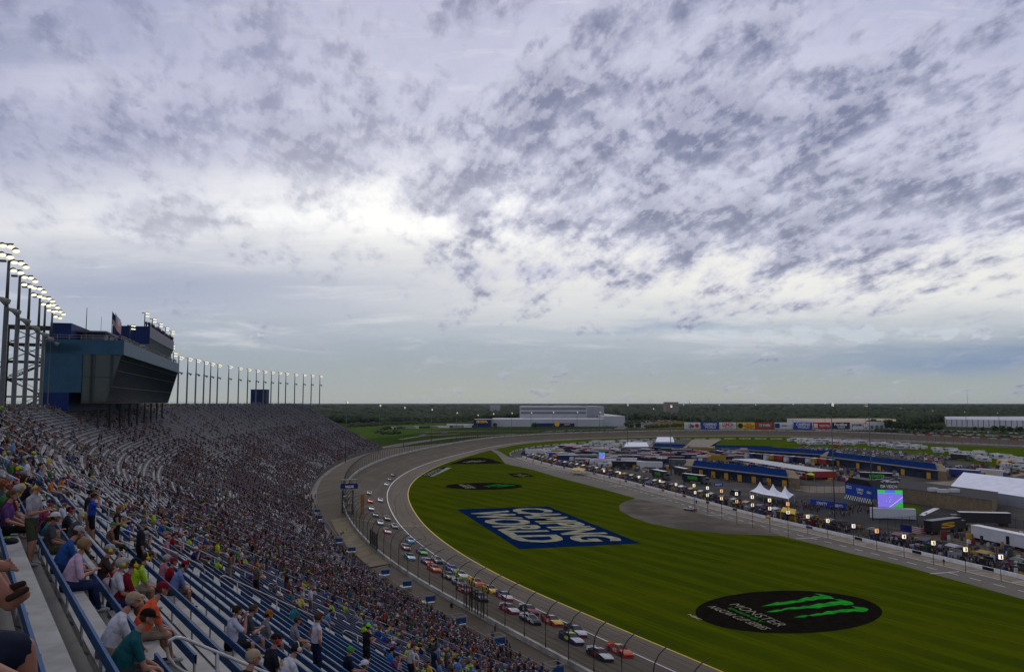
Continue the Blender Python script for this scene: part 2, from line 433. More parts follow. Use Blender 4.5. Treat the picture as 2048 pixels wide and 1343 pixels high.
# start/finish style cross line and skid marks
def track_pt(px, py):
    """where the view ray of a pixel meets the banked track: station, offset, point, heading"""
    best = None; z = 1.0
    for _ in range(6):
        x, y = at(px, py, z); i = near_i(x, y); w = (x - inn[i, 0]) * nrm[i, 0] + (y - inn[i, 1]) * nrm[i, 1]
        z = bank(i, max(0, min(W[i], w)))
    t = (inn[min(i + 1, NI - 1)] - inn[i - 1]); hd = math.atan2(t[0], t[1])
    return i, w, (x, y, z), hd
i, w, p, hd = track_pt(800, 1051)
mb = MB()
for q in range(12):
    a, b = W[i] * q / 12, W[i] * (q + .8) / 12
    P0, P1, P2, P3 = tpt(i, a, .025), tpt(i, b, .025), tpt(i, b, .025), tpt(i, a, .025)
    dx, dy = math.sin(hd) * .45, math.cos(hd) * .45
    mb.quad(P0, P1, (P2[0] + dx, P2[1] + dy, P2[2]), (P3[0] + dx, P3[1] + dy, P3[2]))
tag(mb.build('yellow_cross_line', yellow_m), kind='structure')
mb = MB()
def skid(pts, wd=.28):
    c = spline(pts, 1.0)
    if len(c) < 3: return
    n = normals(c); V, F = [], []
    for k in range(len(c)):
        x, y = c[k, :2]; ii = near_i(x, y); w_ = (x - inn[ii, 0]) * nrm[ii, 0] + (y - inn[ii, 1]) * nrm[ii, 1]; z = bank(ii, min(max(w_, 0), W[ii])) + .018
        V += [(x - n[k, 0] * wd / 2, y - n[k, 1] * wd / 2, z), (x + n[k, 0] * wd / 2, y + n[k, 1] * wd / 2, z)]
    mb.add(V, [(2 * k, 2 * k + 1, 2 * k + 3, 2 * k + 2) for k in range(len(c) - 1)])
for pts in ([(782, 1022), (770, 1040), (795, 1060), (825, 1062)], [(786, 1045), (815, 1040), (832, 1050), (815, 1064)], [(822, 1072), (845, 1068), (850, 1082), (826, 1086)], [(818, 1080), (850, 1078), (880, 1090), (900, 1102)],
            [(838, 1090), (862, 1096), (835, 1102), (842, 1086)], [(870, 1100), (905, 1108), (930, 1118), (918, 1124), (890, 1118)], [(900, 1118), (935, 1112), (958, 1124), (945, 1130)],
            [(800, 985), (790, 1000), (793, 1030)], [(905, 1125), (960, 1140), (1040, 1180)], [(860, 1112), (930, 1135), (1010, 1175)], [(800, 1045), (840, 1085), (900, 1110), (950, 1128)]):
    skid([track_pt(*q)[2] for q in pts])
tag(mb.build('skid_marks', rub_m), kind='structure')

# outer wall, white, red-striped beyond the turn
wall_out = np.array([tpt(i, W[i])[:2] for i in range(NI)]); wall_in = np.array([tpt(i, W[i] - .15)[:2] for i in range(NI)])
wo2 = np.array([tpt(i, W[i] + .35)[:2] for i in range(NI)])
red_m = mat('red_paint', (.42, .035, .03), .6, var=.15, scale=.5)
wallw_m = mat('white_wall_concrete', (.40, .38, .32), .7, var=.25, scale=.35)
kred = near_i(386, 815)
parts = [strip(wall_in, wall_in, ZW - .1, ZW + 1.05), strip(wall_in, wo2, ZW + 1.05, ZW + 1.05), strip(wo2, wo2, ZW + 1.05, ZW - .4)]
V, F = join(parts); mi = []
for q in range(3):
    for i in range(NI - 1):
        mi.append(1 if (i > kred and q < 2 and (i % 7 in (0, 1, 4))) else 0)
o = npmesh('track_wall', V, F, [wallw_m, red_m], mi=mi); tag(o, 'low white concrete wall round the outside of the race track, red blocks on its far end', 'wall')
# embankment outside the wall in the turn
k0 = near_i(-43.5, 495); 
bo = np.array([tpt(i, W[i] + .35)[:2] for i in range(NI)]); b1 = np.array([(inn[i, 0] + nrm[i, 0] * (W[i] + 3), inn[i, 1] + nrm[i, 1] * (W[i] + 3)) for i in range(NI)])
b2 = np.array([(inn[i, 0] + nrm[i, 0] * (W[i] + 17), inn[i, 1] + nrm[i, 1] * (W[i] + 17)) for i in range(NI)])
sl = slice(k0, NI)
V, F = join([strip(bo[sl], b1[sl], ZW[sl] - .1, ZW[sl] - .4), strip(b1[sl], b2[sl], ZW[sl] - .4, -.33)])
o = npmesh('embankment', V, F, terrain_m, smooth=True); tag(o, kind='structure')

# paddock base: everything inside the inner edge
def sheet(name, pts, z, m, holes=None, kind='structure', parent=None):
    mb = MB(); v = [Vector((p[0], p[1])) for p in pts]; n = len(v)
    r = delaunay_2d_cdt(v, [], [list(range(n))], 1, 1e-4)
    vs = [(p.x, p.y, z) for p in r[0]]; fs = [tuple(f) for f in r[2]]
    mb.add(vs, fs)
    o = mb.build(name, m, parent)
    me = o.data
    if len(me.polygons) and me.polygons[0].normal.z < 0: me.flip_normals()
    if kind: tag(o, kind=kind)
    return o
base = [tuple(p) for p in inn[::3]] + [(640, 0), (110, -60)]
sheet('paddock_asphalt', base, .0, lot_m)
def px(*pts): return [at(a, b) for a, b in pts]
yel_end = near_i(-24, 613)
tri = [tuple(p) for p in inn[near_i(52, 76):yel_end:2]]
tri_pts = tri + px((980, 898.5), (995, 908)) + px((1011, 927), (1066, 939), (1120, 955), (1200, 976), (1272, 996), (1250, 1002), (1238, 1010), (1240, 1020), (1262, 1033), (1300, 1046), (1350, 1056), (1400, 1062), (1455, 1067), (1510, 1069), (1562, 1071), (1640, 1090), (1700, 1106), (1800, 1129), (1900, 1157), (2048, 1198), (2400, 1300)) + [(150, 30)]
# pit road concrete under everything
pitroad = px((985, 898), (1000, 903), (1020, 914), (1045, 917), (1100, 934), (1200, 955), (1340, 990), (1500, 1033), (1700, 1080), (2048, 1160), (2300, 1220)) + [(190, 20), (140, 20)] + [tuple(p) for p in inn[near_i(60, 62):yel_end + 8:4]]
sheet('pit_road', pitroad, .02, pit_m)
grass_o = sheet('infield_grass', tri_pts, .05, turf_m)
patch = px((1272, 996), (1250, 1002), (1238, 1010), (1240, 1020), (1262, 1033), (1300, 1046), (1350, 1056), (1400, 1062), (1455, 1067), (1510, 1069), (1562, 1071), (1520, 1052), (1440, 1037), (1340, 1010))
sheet('worn_asphalt_patch', patch, .035, asphalt('worn_brown_asphalt', (.065, .053, .040), (.15, .122, .085)))
# light concrete pit box strip beside the wall, and lines
pw = [(1045, 914), (1100, 930), (1200, 951), (1340, 986), (1500, 1029), (1700, 1076), (2048, 1158), (2300, 1218)]
PW = smooth(spline([at(*p) for p in pw], 3.0), 5); PN = normals(PW)
sgn = 1.0 if (PW[0] + PN[0] * 5)[0] < PW[0][0] else -1.0
def poff(d): return PW[:, :2] + PN * d * sgn       # metres out from the pit wall towards the pit road
V, F = strip(poff(.1), poff(5.2), .04, .04); tag(npmesh('pit_box_concrete', V, F, tan_conc_m), kind='structure')
parts = [strip(poff(5.3), poff(5.5), .06, .06)]
pa = np.r_[0, np.cumsum(np.linalg.norm(np.diff(PW, axis=0), axis=1))]
dz = poff(10.0); dz2 = poff(10.22)
for k in range(0, len(PW) - 2, 2): parts.append(strip(dz[k:k + 2], dz2[k:k + 2], .06, .06))
for k in range(2, len(PW) - 2, 4):
    a = np.array([PW[k] + PN[k] * sgn * .2, PW[k] + PN[k] * sgn * 5.2]); t = (PW[k + 1] - PW[k]); t = t / np.linalg.norm(t) * .15
    parts.append(strip(a, a + t, .07, .07))
    if k % 16 == 2:
        a = np.array([PW[k] + PN[k] * sgn * 7, PW[k] + PN[k] * sgn * 15]); parts.append(strip(a, a + t * 2, .07, .07))
V, F = join(parts); tag(npmesh('pit_road_lines', V, F, white_m), kind='structure')
# turn grass ring between the track and the white barrier
ring_in = px((1018, 913.5), (1022, 906), (1040, 900), (1066, 895), (1120, 889), (1180, 884), (1240, 880.5), (1320, 878), (1445, 877), (1570, 877.5))
ring = [tuple(p) for p in inn[near_i(-11, 676) - 3:near_i(338, 885):2]] + ring_in[::-1]
grass2_m = ground_mat('turn_grass', (.052, .080, .003), (.072, .102, .004), .04)
sheet('turn_grass', ring, .06, grass2_m)
sheet('camping_grass', px((1445, 877.5), (1570, 878), (1690, 881), (1806, 885), (1931, 891), (2060, 897), (2160, 905), (2160, 990), (2048, 945), (1960, 930), (1900, 915), (1760, 899), (1600, 893), (1560, 900), (1450, 893), (1420, 892)), .05, grass2_m)
sheet('paddock_grass', px((1120, 889), (1200, 885), (1280, 882), (1310, 890), (1290, 900), (1200, 903), (1130, 903), (1100, 898)), .05, grass2_m)
sheet('screen_lawn', px((1800, 1008), (1838, 1010), (1842, 1022), (1825, 1034), (1812, 1026)), .05, grass2_m)
sheet('entrance_lawn', px((1738, 975), (1760, 972), (1775, 980), (1745, 986)), .05, grass2_m)
sheet('dark_service_area', px((1490, 1005), (1620, 990), (1750, 1000), (1842, 1006), (1990, 1030), (2048, 1040), (2100, 1060), (2048, 1058), (1900, 1046), (1720, 1046), (1600, 1040)), .02, dark_lot_m)
sheet('gravel_lot', px((1385, 878), (1445, 878), (1425, 894), (1370, 893)), .05, tan_conc_m)
sheet('tan_service_road', px((1540, 968), (1640, 972), (1800, 968), (1905, 960), (1925, 950), (2048, 938), (2160, 960), (2048, 950), (1930, 966), (1800, 985), (1620, 985)), .03, tan_conc_m)
sheet('tan_yard', px((1840, 1052), (1940, 1046), (2100, 1064), (2160, 1120), (2048, 1118), (1930, 1094), (1830, 1070)), .03, ground_mat('yard_concrete', (.11, .092, .062), (.16, .132, .09), .1))
mb = MB()
arrow = px((1842, 1026), (1868, 1015), (1880, 1016), (1854, 1028)); mb.poly([(x, y, .05) for x, y in arrow])
mb.poly([(x, y, .05) for x, y in px((1838, 1029), (1856, 1024), (1850, 1031))])
tag(mb.build('pavement_arrow', white_m), kind='structure')

# pit wall with sponsor panels
pitw = empty('pit_wall', (0, 0, 0)); tag(pitw, 'long low white wall with black panels between pit road and the pit crews', 'wall')
V, F = join([strip(poff(.12), poff(.12), 0, .95), strip(poff(.12), poff(-.12), .95, .95), strip(poff(-.12), poff(-.12), .95, 0)])
wmask = [0] * len(F); o = npmesh('wall', V, F, white_m, pitw)
cols = [(.02, .02, .02), (.02, .02, .02), (.5, .25, .02), (.02, .02, .02), (.35, .02, .02), (.02, .03, .2)]
for c_i, c in enumerate([(.02, .02, .02), (.5, .28, .03), (.4, .02, .02), (.03, .05, .25)]):
    ps = []
    for k in range(4, len(PW) - 3, 7):
        if (k * 7919) % 9 < (6 if c_i == 0 else 0) or (k * 7919) % 9 == 6 + c_i - 1 and c_i:
            ps.append(strip(poff(.14)[k:k + 2], poff(.14)[k:k + 2], .15, .9))
    if ps:
        V, F = join(ps); npmesh('sponsor_panel', V, F, mat('panel_%d' % c_i, c, .5, var=.2), pitw)
# white barrier along the turn grass
bw = smooth(spline([at(*p) for p in [(1025, 914), (1019, 911), (1024, 905), (1040, 900), (1066, 895), (1120, 889), (1180, 884.5), (1240, 881), (1320, 878.5), (1445, 877.5), (1570, 878), (1690, 881)]], 4), 3)
bn = normals(bw)
V, F = join([strip(bw + bn * .2, bw + bn * .2, 0, 1.1), strip(bw + bn * .2, bw - bn * .2, 1.1, 1.1), strip(bw - bn * .2, bw - bn * .2, 0, 1.1)])
o = npmesh('barrier_wall', V, F, [wallw_m, mat('barrier_gap', (.08, .08, .075), .8)], mi=[1 if (i % (len(bw) - 1)) % 4 == 3 and i < len(bw) * 99 else 0 for i in range(len(F))])
tag(o, 'low white block barrier curving along the grass inside the turn', 'barrier')
# roads outside
road_m = mat('road_asphalt', (.15, .135, .11), .9, var=.15, scale=.1)
def road(pts, wd, m=road_m, z=-.3, name='road'):
    c = spline([at(*p, -.3) if p[1] > 810 else p for p in pts], 8); n = normals(c); V, F = strip(c + n * wd / 2, c - n * wd / 2, z, z)
    tag(npmesh(name, V, F, m), kind='structure')
road([(640, 905), (700, 899), (770, 894), (830, 884), (900, 875), (960, 871), (1040, 867)], 14)
road([(700, 869), (800, 866), (900, 862), (980, 861), (1090, 861)], 10, z=-.29)
road([(1090, 863), (1160, 859), (1250, 857), (1320, 857)], 16, z=-.28)
road([(1235, 858), (1262, 848), (1300, 838), (1340, 830)], 16, z=-.27)
road([(800, 878), (850, 871), (920, 867)], 6, z=-.28)
gold = ground_mat('golden_field', (.15, .105, .022), (.11, .095, .022), .03)
sheet('golden_field', px((1300, 846), (1330, 837), (1385, 836), (1420, 846), (1400, 857), (1290, 857)), -.25, gold)
lg = ground_mat('light_field', (.05, .09, .012), (.065, .105, .016), .02)
sheet('bright_field', px((650, 862), (760, 848), (930, 846), (940, 853), (860, 862), (800, 870), (700, 880)), -.28, lg)
sheet('dark_field', px((700, 850), (940, 833), (1340, 826), (1340, 834), (940, 843), (700, 858)), -.29, ground_mat('scrub', (.040, .062, .016), (.058, .072, .022), .03))
sheet('car_park', px((1240, 852), (1270, 843), (1400, 832), (1420, 834), (1330, 845), (1290, 855)), -.26, road_m)
sheet('dirt_verge', px((700, 905), (800, 893), (860, 888), (930, 884), (920, 888), (850, 896), (780, 905)), -.27, ground_mat('brown_verge', (.07, .062, .035), (.055, .066, .024), .05))

# ---------------------------------------------------------------- painted logos on the grass
def painted(name, label, outline, m, z=.07):
    mb = MB(); mb.poly([(x, y, z) for x, y in outline]); o = mb.build(name, m)
    if o.data.polygons[0].normal.z < 0: o.data.flip_normals()
    tag(o, label, 'painted logo'); return o
def pmat(n, c, mott=.6): return mat(n, c, .95, var=.25, scale=.35, c2=tuple(v * mott for v in c), spec=0.0)
pblue = pmat('painted_blue_grass', (.004, .020, .070)); pwhite = pmat('painted_white_grass', (.38, .37, .24), .5)
pblack = mat('painted_black_grass', (.011, .009, .006), .95, var=.2, scale=.6, spec=0.0); pgreen = mat('painted_green_grass', (.02, .30, .025), .95, var=.2, scale=.6, spec=0.0)
tl, tr, br_, bl = [Vector((*at(*p), 0)) for p in ((1100, 1012), (1277, 1086), (1044, 1098), (910, 1018))]
# make a parallelogram that keeps the corners of the photo as close as a rectangle painted on the ground can
O = bl; U = ((br_ - bl) + (tr - tl)) / 2; Vv = ((tl - bl) + (tr - br_)) / 2; O = (bl + br_ + tl + tr) / 4 - U / 2 - Vv / 2
sq = painted('painted_logo', 'large blue rectangle reading CAMPING WORLD painted on the infield grass', [(O + U * a + Vv * b)[:2] for a, b in ((0, 0), (1, 0), (1, 1), (0, 1))], pblue)
mb = MB(); Oz = O + Vector((0, 0, .095))
text_quad(mb, 'CAMPING', Oz, U, Vv, .045, .53, .93, .93, 0, .035, .05); text_quad(mb, 'WORLD', Oz, U, Vv, .09, .07, .90, .49, 0, .035, .05)
mb.build('lettering', pwhite, sq)
def ellipse(cx, cy, rx, ry, n=48):
    return [at(cx + rx * math.cos(2 * math.pi * k / n), cy + ry * math.sin(2 * math.pi * k / n)) for k in range(n)]
CLAW_PX = [[(755, 245), (870, 215), (900, 204), (930, 208), (1050, 190), (1090, 192), (1130, 172), (1180, 158), (1215, 162), (1250, 148), (1315, 150), (1290, 136), (1245, 124), (1330, 135), (1400, 150), (1440, 175), (1380, 172), (1340, 177), (1290, 176), (1240, 190), (1180, 190), (1130, 206), (1090, 208), (1000, 224), (900, 233)],
        [(800, 297), (900, 275), (940, 276), (980, 260), (1060, 250), (1110, 252), (1150, 240), (1200, 240), (1290, 216), (1340, 219), (1400, 203), (1490, 195), (1440, 177), (1500, 180), (1560, 195), (1600, 205), (1620, 225), (1540, 235), (1490, 228), (1440, 236), (1330, 250), (1290, 262), (1200, 260), (1060, 272), (1010, 270), (950, 285), (880, 297)],
        [(1060, 347), (1150, 325), (1200, 328), (1280, 308), (1320, 309), (1370, 288), (1420, 288), (1500, 273), (1610, 268), (1640, 262), (1590, 238), (1650, 250), (1720, 255), (1755, 272), (1740, 290), (1700, 297), (1620, 288), (1560, 300), (1480, 298), (1430, 316), (1370, 318), (1240, 335), (1200, 330), (1160, 347)]]
def claw(mb, P=None):
    """three torn, tapering stripes; P(u, v) places them in a unit square, or on their own spot"""
    for st in CLAW_PX:
        pts = [at(1360 + a / 4.6545, 1160 + b / 4.6545) if P is None else P((a - 755) / 1000, (b - 124) / 223)[:2] for a, b in st]
        v = [Vector((p[0], p[1])) for p in pts]; r = delaunay_2d_cdt(v, [], [list(range(len(v)))], 1, 1e-5)
        mb.add([(p.x, p.y, .095) for p in r[0]], [tuple(f) for f in r[2]])
# big circle
big = painted('painted_logo', 'big black ellipse with a green three-stripe claw mark painted on the near infield grass', ellipse(1577.5, 1223.5, 187, 43), pblack)
def quadmap(c):      # c: four pixel corners (u0v0, u1v0, u1v1, u0v1) -> ground
    g4 = [Vector((*at(*p), 0)) for p in c]
    def P(u, v): return ((g4[0] * (1 - u) + g4[1] * u) * (1 - v) + (g4[3] * (1 - u) + g4[2] * u) * v)[:]
    return P, g4
mb = MB(); claw(mb); mb.build('claw_mark', pgreen, big)
def ground_text(parent, txt, bl_, br2_, tl_, m, z=.1, bold=.02, name='lettering', shear=0.0):
    O_ = Vector((*at(*bl_), z)); U_ = Vector((*at(*br2_), z)) - O_; V_ = Vector((*at(*tl_), z)) - O_
    mb = MB(); text_quad(mb, txt, O_, U_, V_, 0, 0, 1, 1, 0, bold, shear); return mb.build(name, m, parent)
ground_text(big, 'MONSTER', (1458, 1209), (1556, 1253), (1478, 1207), pwhite, bold=-.012)
ground_text(big, 'ENERGY', (1455, 1216), (1524, 1245), (1462, 1215.4), pgreen, bold=.01)
ground_text(big, 'NASCAR CUP SERIES', (1414, 1213), (1524, 1259), (1432, 1212), pwhite, bold=.0)
ground_text(big, 'NBC', (1374, 1229), (1398, 1240), (1381, 1228), pwhite, bold=.04)
# ellipse far, top wedge, diamond, corner sign
e2_ = painted('painted_logo', 'smaller black ellipse with a green claw mark painted on the far infield grass', ellipse(968, 972, 77, 7.2), pblack)
P_, _ = quadmap([(955, 969.5), (1022, 967), (1034, 971.5), (975, 975)]); mb = MB(); claw(mb, P_); mb.build('claw_mark', pgreen, e2_)
ground_text(e2_, 'MONSTER', (915, 968.5), (933, 976.5), (926, 968), pwhite); ground_text(e2_, 'CUP SERIES', (931, 968.8), (946, 976), (937, 968.5), pwhite)
wd_ = painted('painted_logo', 'black wedge with a white claw mark painted where the grass meets the track exit', px((898, 928), (934, 916), (962, 914.5), (980, 917), (1008, 926.5)), pblack)
P_, _ = quadmap([(914, 923), (965, 919), (975, 922), (935, 926)]); mb = MB(); claw(mb, P_); mb.build('claw_mark', pwhite, wd_)
dm = painted('painted_logo', 'black diamond with pale lettering painted on the grass near pit road', px((1014, 946.5), (1049, 945.5), (1071, 952.5), (1030, 954)), pblack)
ground_text(dm, 'CHICAGOLAND', (1026, 949.5), (1046, 952.6), (1040, 947.5), pwhite, bold=.0)
cs_ = painted('painted_logo', 'blue and white strip with lettering painted on the grass edge beside the apron', px((843, 951), (864, 942), (886, 933.5), (903, 935), (884, 944), (866, 952)), pblue)
mb = MB(); mb.poly([(x, y, .09) for x, y in px((859, 952), (880, 942.5), (893, 934.5), (903, 935), (884, 944), (866, 952))]); mb.build('white_band', pwhite, cs_)
ground_text(cs_, 'CAMPING', (851, 950.5), (884, 937), (846.5, 949.5), pwhite); ground_text(cs_, 'WORLD', (857, 951), (887, 938.5), (853, 950.6), pwhite)

# ================================================================== GRANDSTAND
HS = [(-60, -37), (0, -35), (70, -33), (142, -27), (214, -20), (300, -15), (405, -9), (501, -4), (560, 0), (680, 4)]
SS = np.arange(-60, 680.5, .5)
_h = np.radians(np.interp(SS, [a for a, b in HS], [b for a, b in HS])); SH = np.convolve(np.pad(_h, 30, mode='edge'), np.ones(61) / 61, 'valid')
SX = np.cumsum(np.sin(SH)) * .5; SY = np.cumsum(np.cos(SH)) * .5; _i0 = int(np.argmin(abs(SS))); SX += -2.5 - SX[_i0]; SY += -1.7 - SY[_i0]
ROW = .84; NR = 74; ZT = 36.08; D0 = 1.27
RISE = [.5 - .0017 * j for j in range(NR + 1)]; ZR = [ZT - sum(RISE[:j]) for j in range(NR + 1)]
SEND = 664.0; S0 = -42.0
def sp(s, d):
    i = (s + 60) * 2; k = np.arange(len(SX)); h = float(np.interp(i, k, SH))
    return float(np.interp(i, k, SX)) + d * math.cos(h), float(np.interp(i, k, SY)) - d * math.sin(h), h
def spv(s, d):
    s = np.asarray(s, float); i = (s + 60) * 2; k = np.arange(len(SX)); h = np.interp(i, k, SH)
    return np.interp(i, k, SX) + d * np.cos(h), np.interp(i, k, SY) - d * np.sin(h), h
def inv(x, y):
    k = int(np.argmin((SX - x) ** 2 + (SY - y) ** 2)); h = SH[k]
    return SS[k] + (x - SX[k]) * math.sin(h) + (y - SY[k]) * math.cos(h), (x - SX[k]) * math.cos(h) - (y - SY[k]) * math.sin(h)
def row_d(j): return D0 + j * ROW
def stand_hit(px_, py_, h=0.0, row=None):
    """stand place seen at a pixel, h metres above the slope: s, row"""
    r = ray(px_, py_); t = 1.0
    while t < 900:
        x, y, z = r[0] * t, r[1] * t, CAMZ + r[2] * t; s, d = inv(x, y); j = (d - D0) / ROW
        if -2 <= j < NR and z <= float(np.interp(j, np.arange(NR + 1), ZR)) + h: return s, j
        t += .03 + t * .0015
    return None
AISLES = [13.0, 35.5, 48.0] + [60.0 + 12.2 * k for k in range(50)]
AISLES = [a for a in AISLES if a < SEND - 4]
deck_m = asphalt('stand_concrete', (.115, .108, .09), (.155, .147, .125))
alu_m = mat('bench_aluminium', (.28, .275, .25), .6, .05, var=.16, scale=1.2)
blue_m = mat('blue_backrest', (.024, .075, .175), .6, var=.12, scale=2)
steel_m = mat('galvanised_steel', (.30, .30, .29), .5, .3, var=.15, scale=3)
rail_m = mat('handrail_steel', (.42, .41, .39), .42, .35, var=.1, scale=3)
stand = empty('grandstand', (*sp(100, 30)[:2], 0)); tag(stand, 'huge curved concrete grandstand full of benches and spectators beside the track', 'grandstand')
def reparent(o): o.parent = stand; o.matrix_parent_inverse = Matrix.Translation(stand.location).inverted(); return o
ss_ = np.r_[np.arange(S0, 120, 2.0), np.arange(120, SEND + .1, 4.0)]
parts = []
def ring_pts(d): x, y, h = spv(ss_, d); return np.stack([x, y], 1)
for j in range(NR):
    a, b = ring_pts(row_d(j)), ring_pts(row_d(j + 1))
    parts.append(strip(a, b, ZR[j], ZR[j])); parts.append(strip(b, b, ZR[j], ZR[j + 1] if j < NR - 1 else 1.0))
V, F = join(parts); deck = reparent(npmesh('seating_deck', V, F, deck_m))
# concourse behind the top row, end wall, back wall
parts = [strip(ring_pts(-7.0), ring_pts(D0), ZT + .02, ZT + .02), strip(ring_pts(-7.0), ring_pts(-7.0), 0, ZT)]
V, F = join(parts); reparent(npmesh('concourse', V, F, conc_m))
mb = MB(); x0, y0, _ = sp(SEND, -7); mb.v = []; pr = []
for j in range(-1, NR + 1):
    d = -7 if j < 0 else row_d(j); z = ZT if j < 0 else ZR[min(j, NR - 1)]; x, y, _ = sp(SEND, d); pr.append((x, y, z))
for a, b in zip(pr, pr[1:]): mb.quad((a[0], a[1], 0), (b[0], b[1], 0), b, a)
reparent(mb.build('end_wall', conc_m))
# aisle steps
mb = MB()
for a in AISLES:
    if a > 260: continue
    for j in range(5 if a == 13.0 else 0, NR - 1):
        x, y, h = sp(a, row_d(j + 1) - .2); mb.box((x, y, ZR[j] - RISE[j] * .5 + .01 - .0), (.42, 1.15, RISE[j] * .5), -h, 0) if False else None
        x, y, h = sp(a, row_d(j + 1) + .19); mb.box((x, y, ZR[j + 1] + RISE[j] * .25), (.36, 1.15, RISE[j] * .5), -h)
reparent(mb.build('aisle_steps', mat('step_concrete', (.22, .21, .185), .9, var=.2, scale=1.5)))

# benches: one object per bench for the nearest hundred, the rest as one
def bench_geo(s0, s1, j, full=True):
    """seat plank, backrest and brackets in world space"""
    n = max(2, int((s1 - s0) / 3) + 1); s = np.linspace(s0, s1, n); d = row_d(j); z = ZR[j]
    def ring(dd): x, y, h = spv(s, dd); return np.stack([x, y], 1)
    st = join([strip(ring(d + .10), ring(d + .48), z + .44, z + .44), strip(ring(d + .48), ring(d + .48), z + .44, z + .38), strip(ring(d + .48), ring(d + .10), z + .38, z + .38)])
    bk = join([strip(ring(d + .02), ring(d + .02), z + .73, z + .89), strip(ring(d + .02), ring(d + .06), z + .89, z + .89), strip(ring(d + .06), ring(d + .06), z + .89, z + .73)])
    return st, bk
secs = [(-8.0, AISLES[0] - .62)] + [(a + .62, b - .62) for a, b in zip(AISLES, AISLES[1:])] + [(AISLES[-1] + .62, SEND - .5)]
cand = []
for (a, b) in secs:
    for j in range(NR):
        if b < 30 and j < 5: continue
        if b > 30 and a < 14: a = -8.0 if j < 5 else 13.62      # the first rows run on past the top of the nearest aisle
        sm = (a + b) / 2; x, y, _ = sp(min(max(10, a), b), row_d(j)); x2, y2, _ = sp(b, row_d(j))
        dd = min(math.hypot(x, y), math.hypot(x2, y2)); vis = b > 4 and not (j < 3 and b < 12)
        cand.append((dd if vis else 9e3, a, b, j))
cand.sort()
seatp, backp, brk = [], [], MB()
for idx, (dd, a, b, j) in enumerate(cand):
    if dd > 8e3 and b < 2: continue
    if idx < 98:
        st, bk = bench_geo(a, b, j); be = empty('bench', (0, 0, 0)); reparent(be)
        npmesh('seat', *st, alu_m, be); npmesh('backrest', *bk, blue_m, be)
        n = max(2, int((b - a) / 1.9)); mb = MB()
        for k in range(n + 1):
            if idx < 24: mb = MB()
            s = a + .15 + (b - a - .3) * k / n; h = sp(s, 0)[2]
            q = [sp(s, row_d(j) + o_)[:2] for o_ in (.06, .06, .16, .42)]
            mb.tube([(*q[0], ZR[j] + .88), (*q[1], ZR[j] + .30), (*q[2], ZR[j] + .24), (*q[3], ZR[j] + .24), (*q[3], ZR[j] + .40)], .022, 5)
            mb.box((*sp(s, row_d(j) - .02 + .03)[:2], ZR[j] + .2), (.05, .05, .2), -h)
            if idx < 24: mb.build('bracket', steel_m, be)
        if idx >= 24: tag(mb.build('brackets', steel_m, be), kind='stuff')
    else:
        st, bk = bench_geo(a, b, j); seatp.append(st); backp.append(bk)
V1, F1 = join(seatp); V2, F2 = join(backp)
V = np.vstack([V1, V2]); F = np.vstack([F1, F2 + len(V1)])
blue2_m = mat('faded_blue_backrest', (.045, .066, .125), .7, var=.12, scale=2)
tag(reparent(npmesh('benches', V, F, [alu_m, blue2_m], mi=[0] * len(F1) + [1] * len(F2))), kind='stuff')

# aisle handrails: two parallel pipes with rounded ends, in lengths of about six rows
def rail_path(a, j0, j1):
    def P(j, h): x, y, _ = sp(a, D0 + j * ROW + .3); return (x, y, float(np.interp(j, np.arange(NR + 1), ZR)) + h)
    top, low = 1.0, .52; L = []
    for t in (90, 60, 30, 0, -30, -60, -90):
        c = (top + low) / 2; r_ = (top - low) / 2; L.append(P(j1 + math.cos(math.radians(t)) * r_ / ROW, c + math.sin(math.radians(t)) * r_))
    R_ = []
    for t in (-90, -120, -150, 180, 150, 120, 90):
        c = (top + low) / 2; r_ = (top - low) / 2; R_.append(P(j0 + math.cos(math.radians(t)) * r_ / ROW, c + math.sin(math.radians(t)) * r_))
    path = L + R_ + [L[0]]
    return path, [[P(j, top), P(j, 0)] for j in (j0 + .6, (j0 + j1) / 2, j1 - .6)]
rails = []
for a in AISLES:
    off = (int(a * 7) % 3) * .5
    j = .3 + off
    if a == 35.5: j = 5.9 - 6.6 + .6
    if a == 13.0: j = 5.3
    while j + 5.2 < NR - 1:
        jj = max(j, .2)
        x, y, _ = sp(a, row_d(jj + 2)); rails.append((math.hypot(x, y), a, jj, j + 5.3)); j += 6.6
rails.sort(); far = MB()
for i, (dd, a, j0, j1) in enumerate(rails):
    path, posts = rail_path(a, j0, j1)
    if i < 98:
        mb = MB(); mb.tube(path, .026, 7, cap=False)
        for p in posts: mb.tube(p, .026, 7)
        reparent(mb.build('handrail', rail_m, None, True))
    else:
        rr_ = .026 if dd < 120 else .03
        far.tube(path, rr_, 4, cap=False)
        for p in posts: far.tube(p, rr_, 4)
tag(reparent(far.build('handrails', rail_m)), kind='stuff')
# yellow/steel guard rail along the concourse and a mesh rail at the back
mb = MB()
cr = [sp(s, D0 - .4) for s in np.arange(60, SEND, 3.0)]
for k, (x, y, h) in enumerate(cr):
    mb.tube([(x, y, ZT), (x, y, ZT + 1.1)], .03, 4)
for hh in (.4, .75, 1.1): mb.tube([(x, y, ZT + hh) for x, y, h in cr], .03, 4)
reparent(mb.build('guard_rail', mat('yellow_rail_paint', (.34, .30, .10), .6, var=.1)))
mb = MB(); cr = [sp(s, -6.9) for s in np.arange(60, SEND, 2.0)]
for x, y, h in cr: mb.tube([(x, y, ZT), (x, y, ZT + 2.2)], .035, 4)
for hh in (.5, 1.2, 2.2): mb.tube([(x, y, ZT + hh) for x, y, h in cr], .03, 4)
reparent(mb.build('back_rail', steel_m))
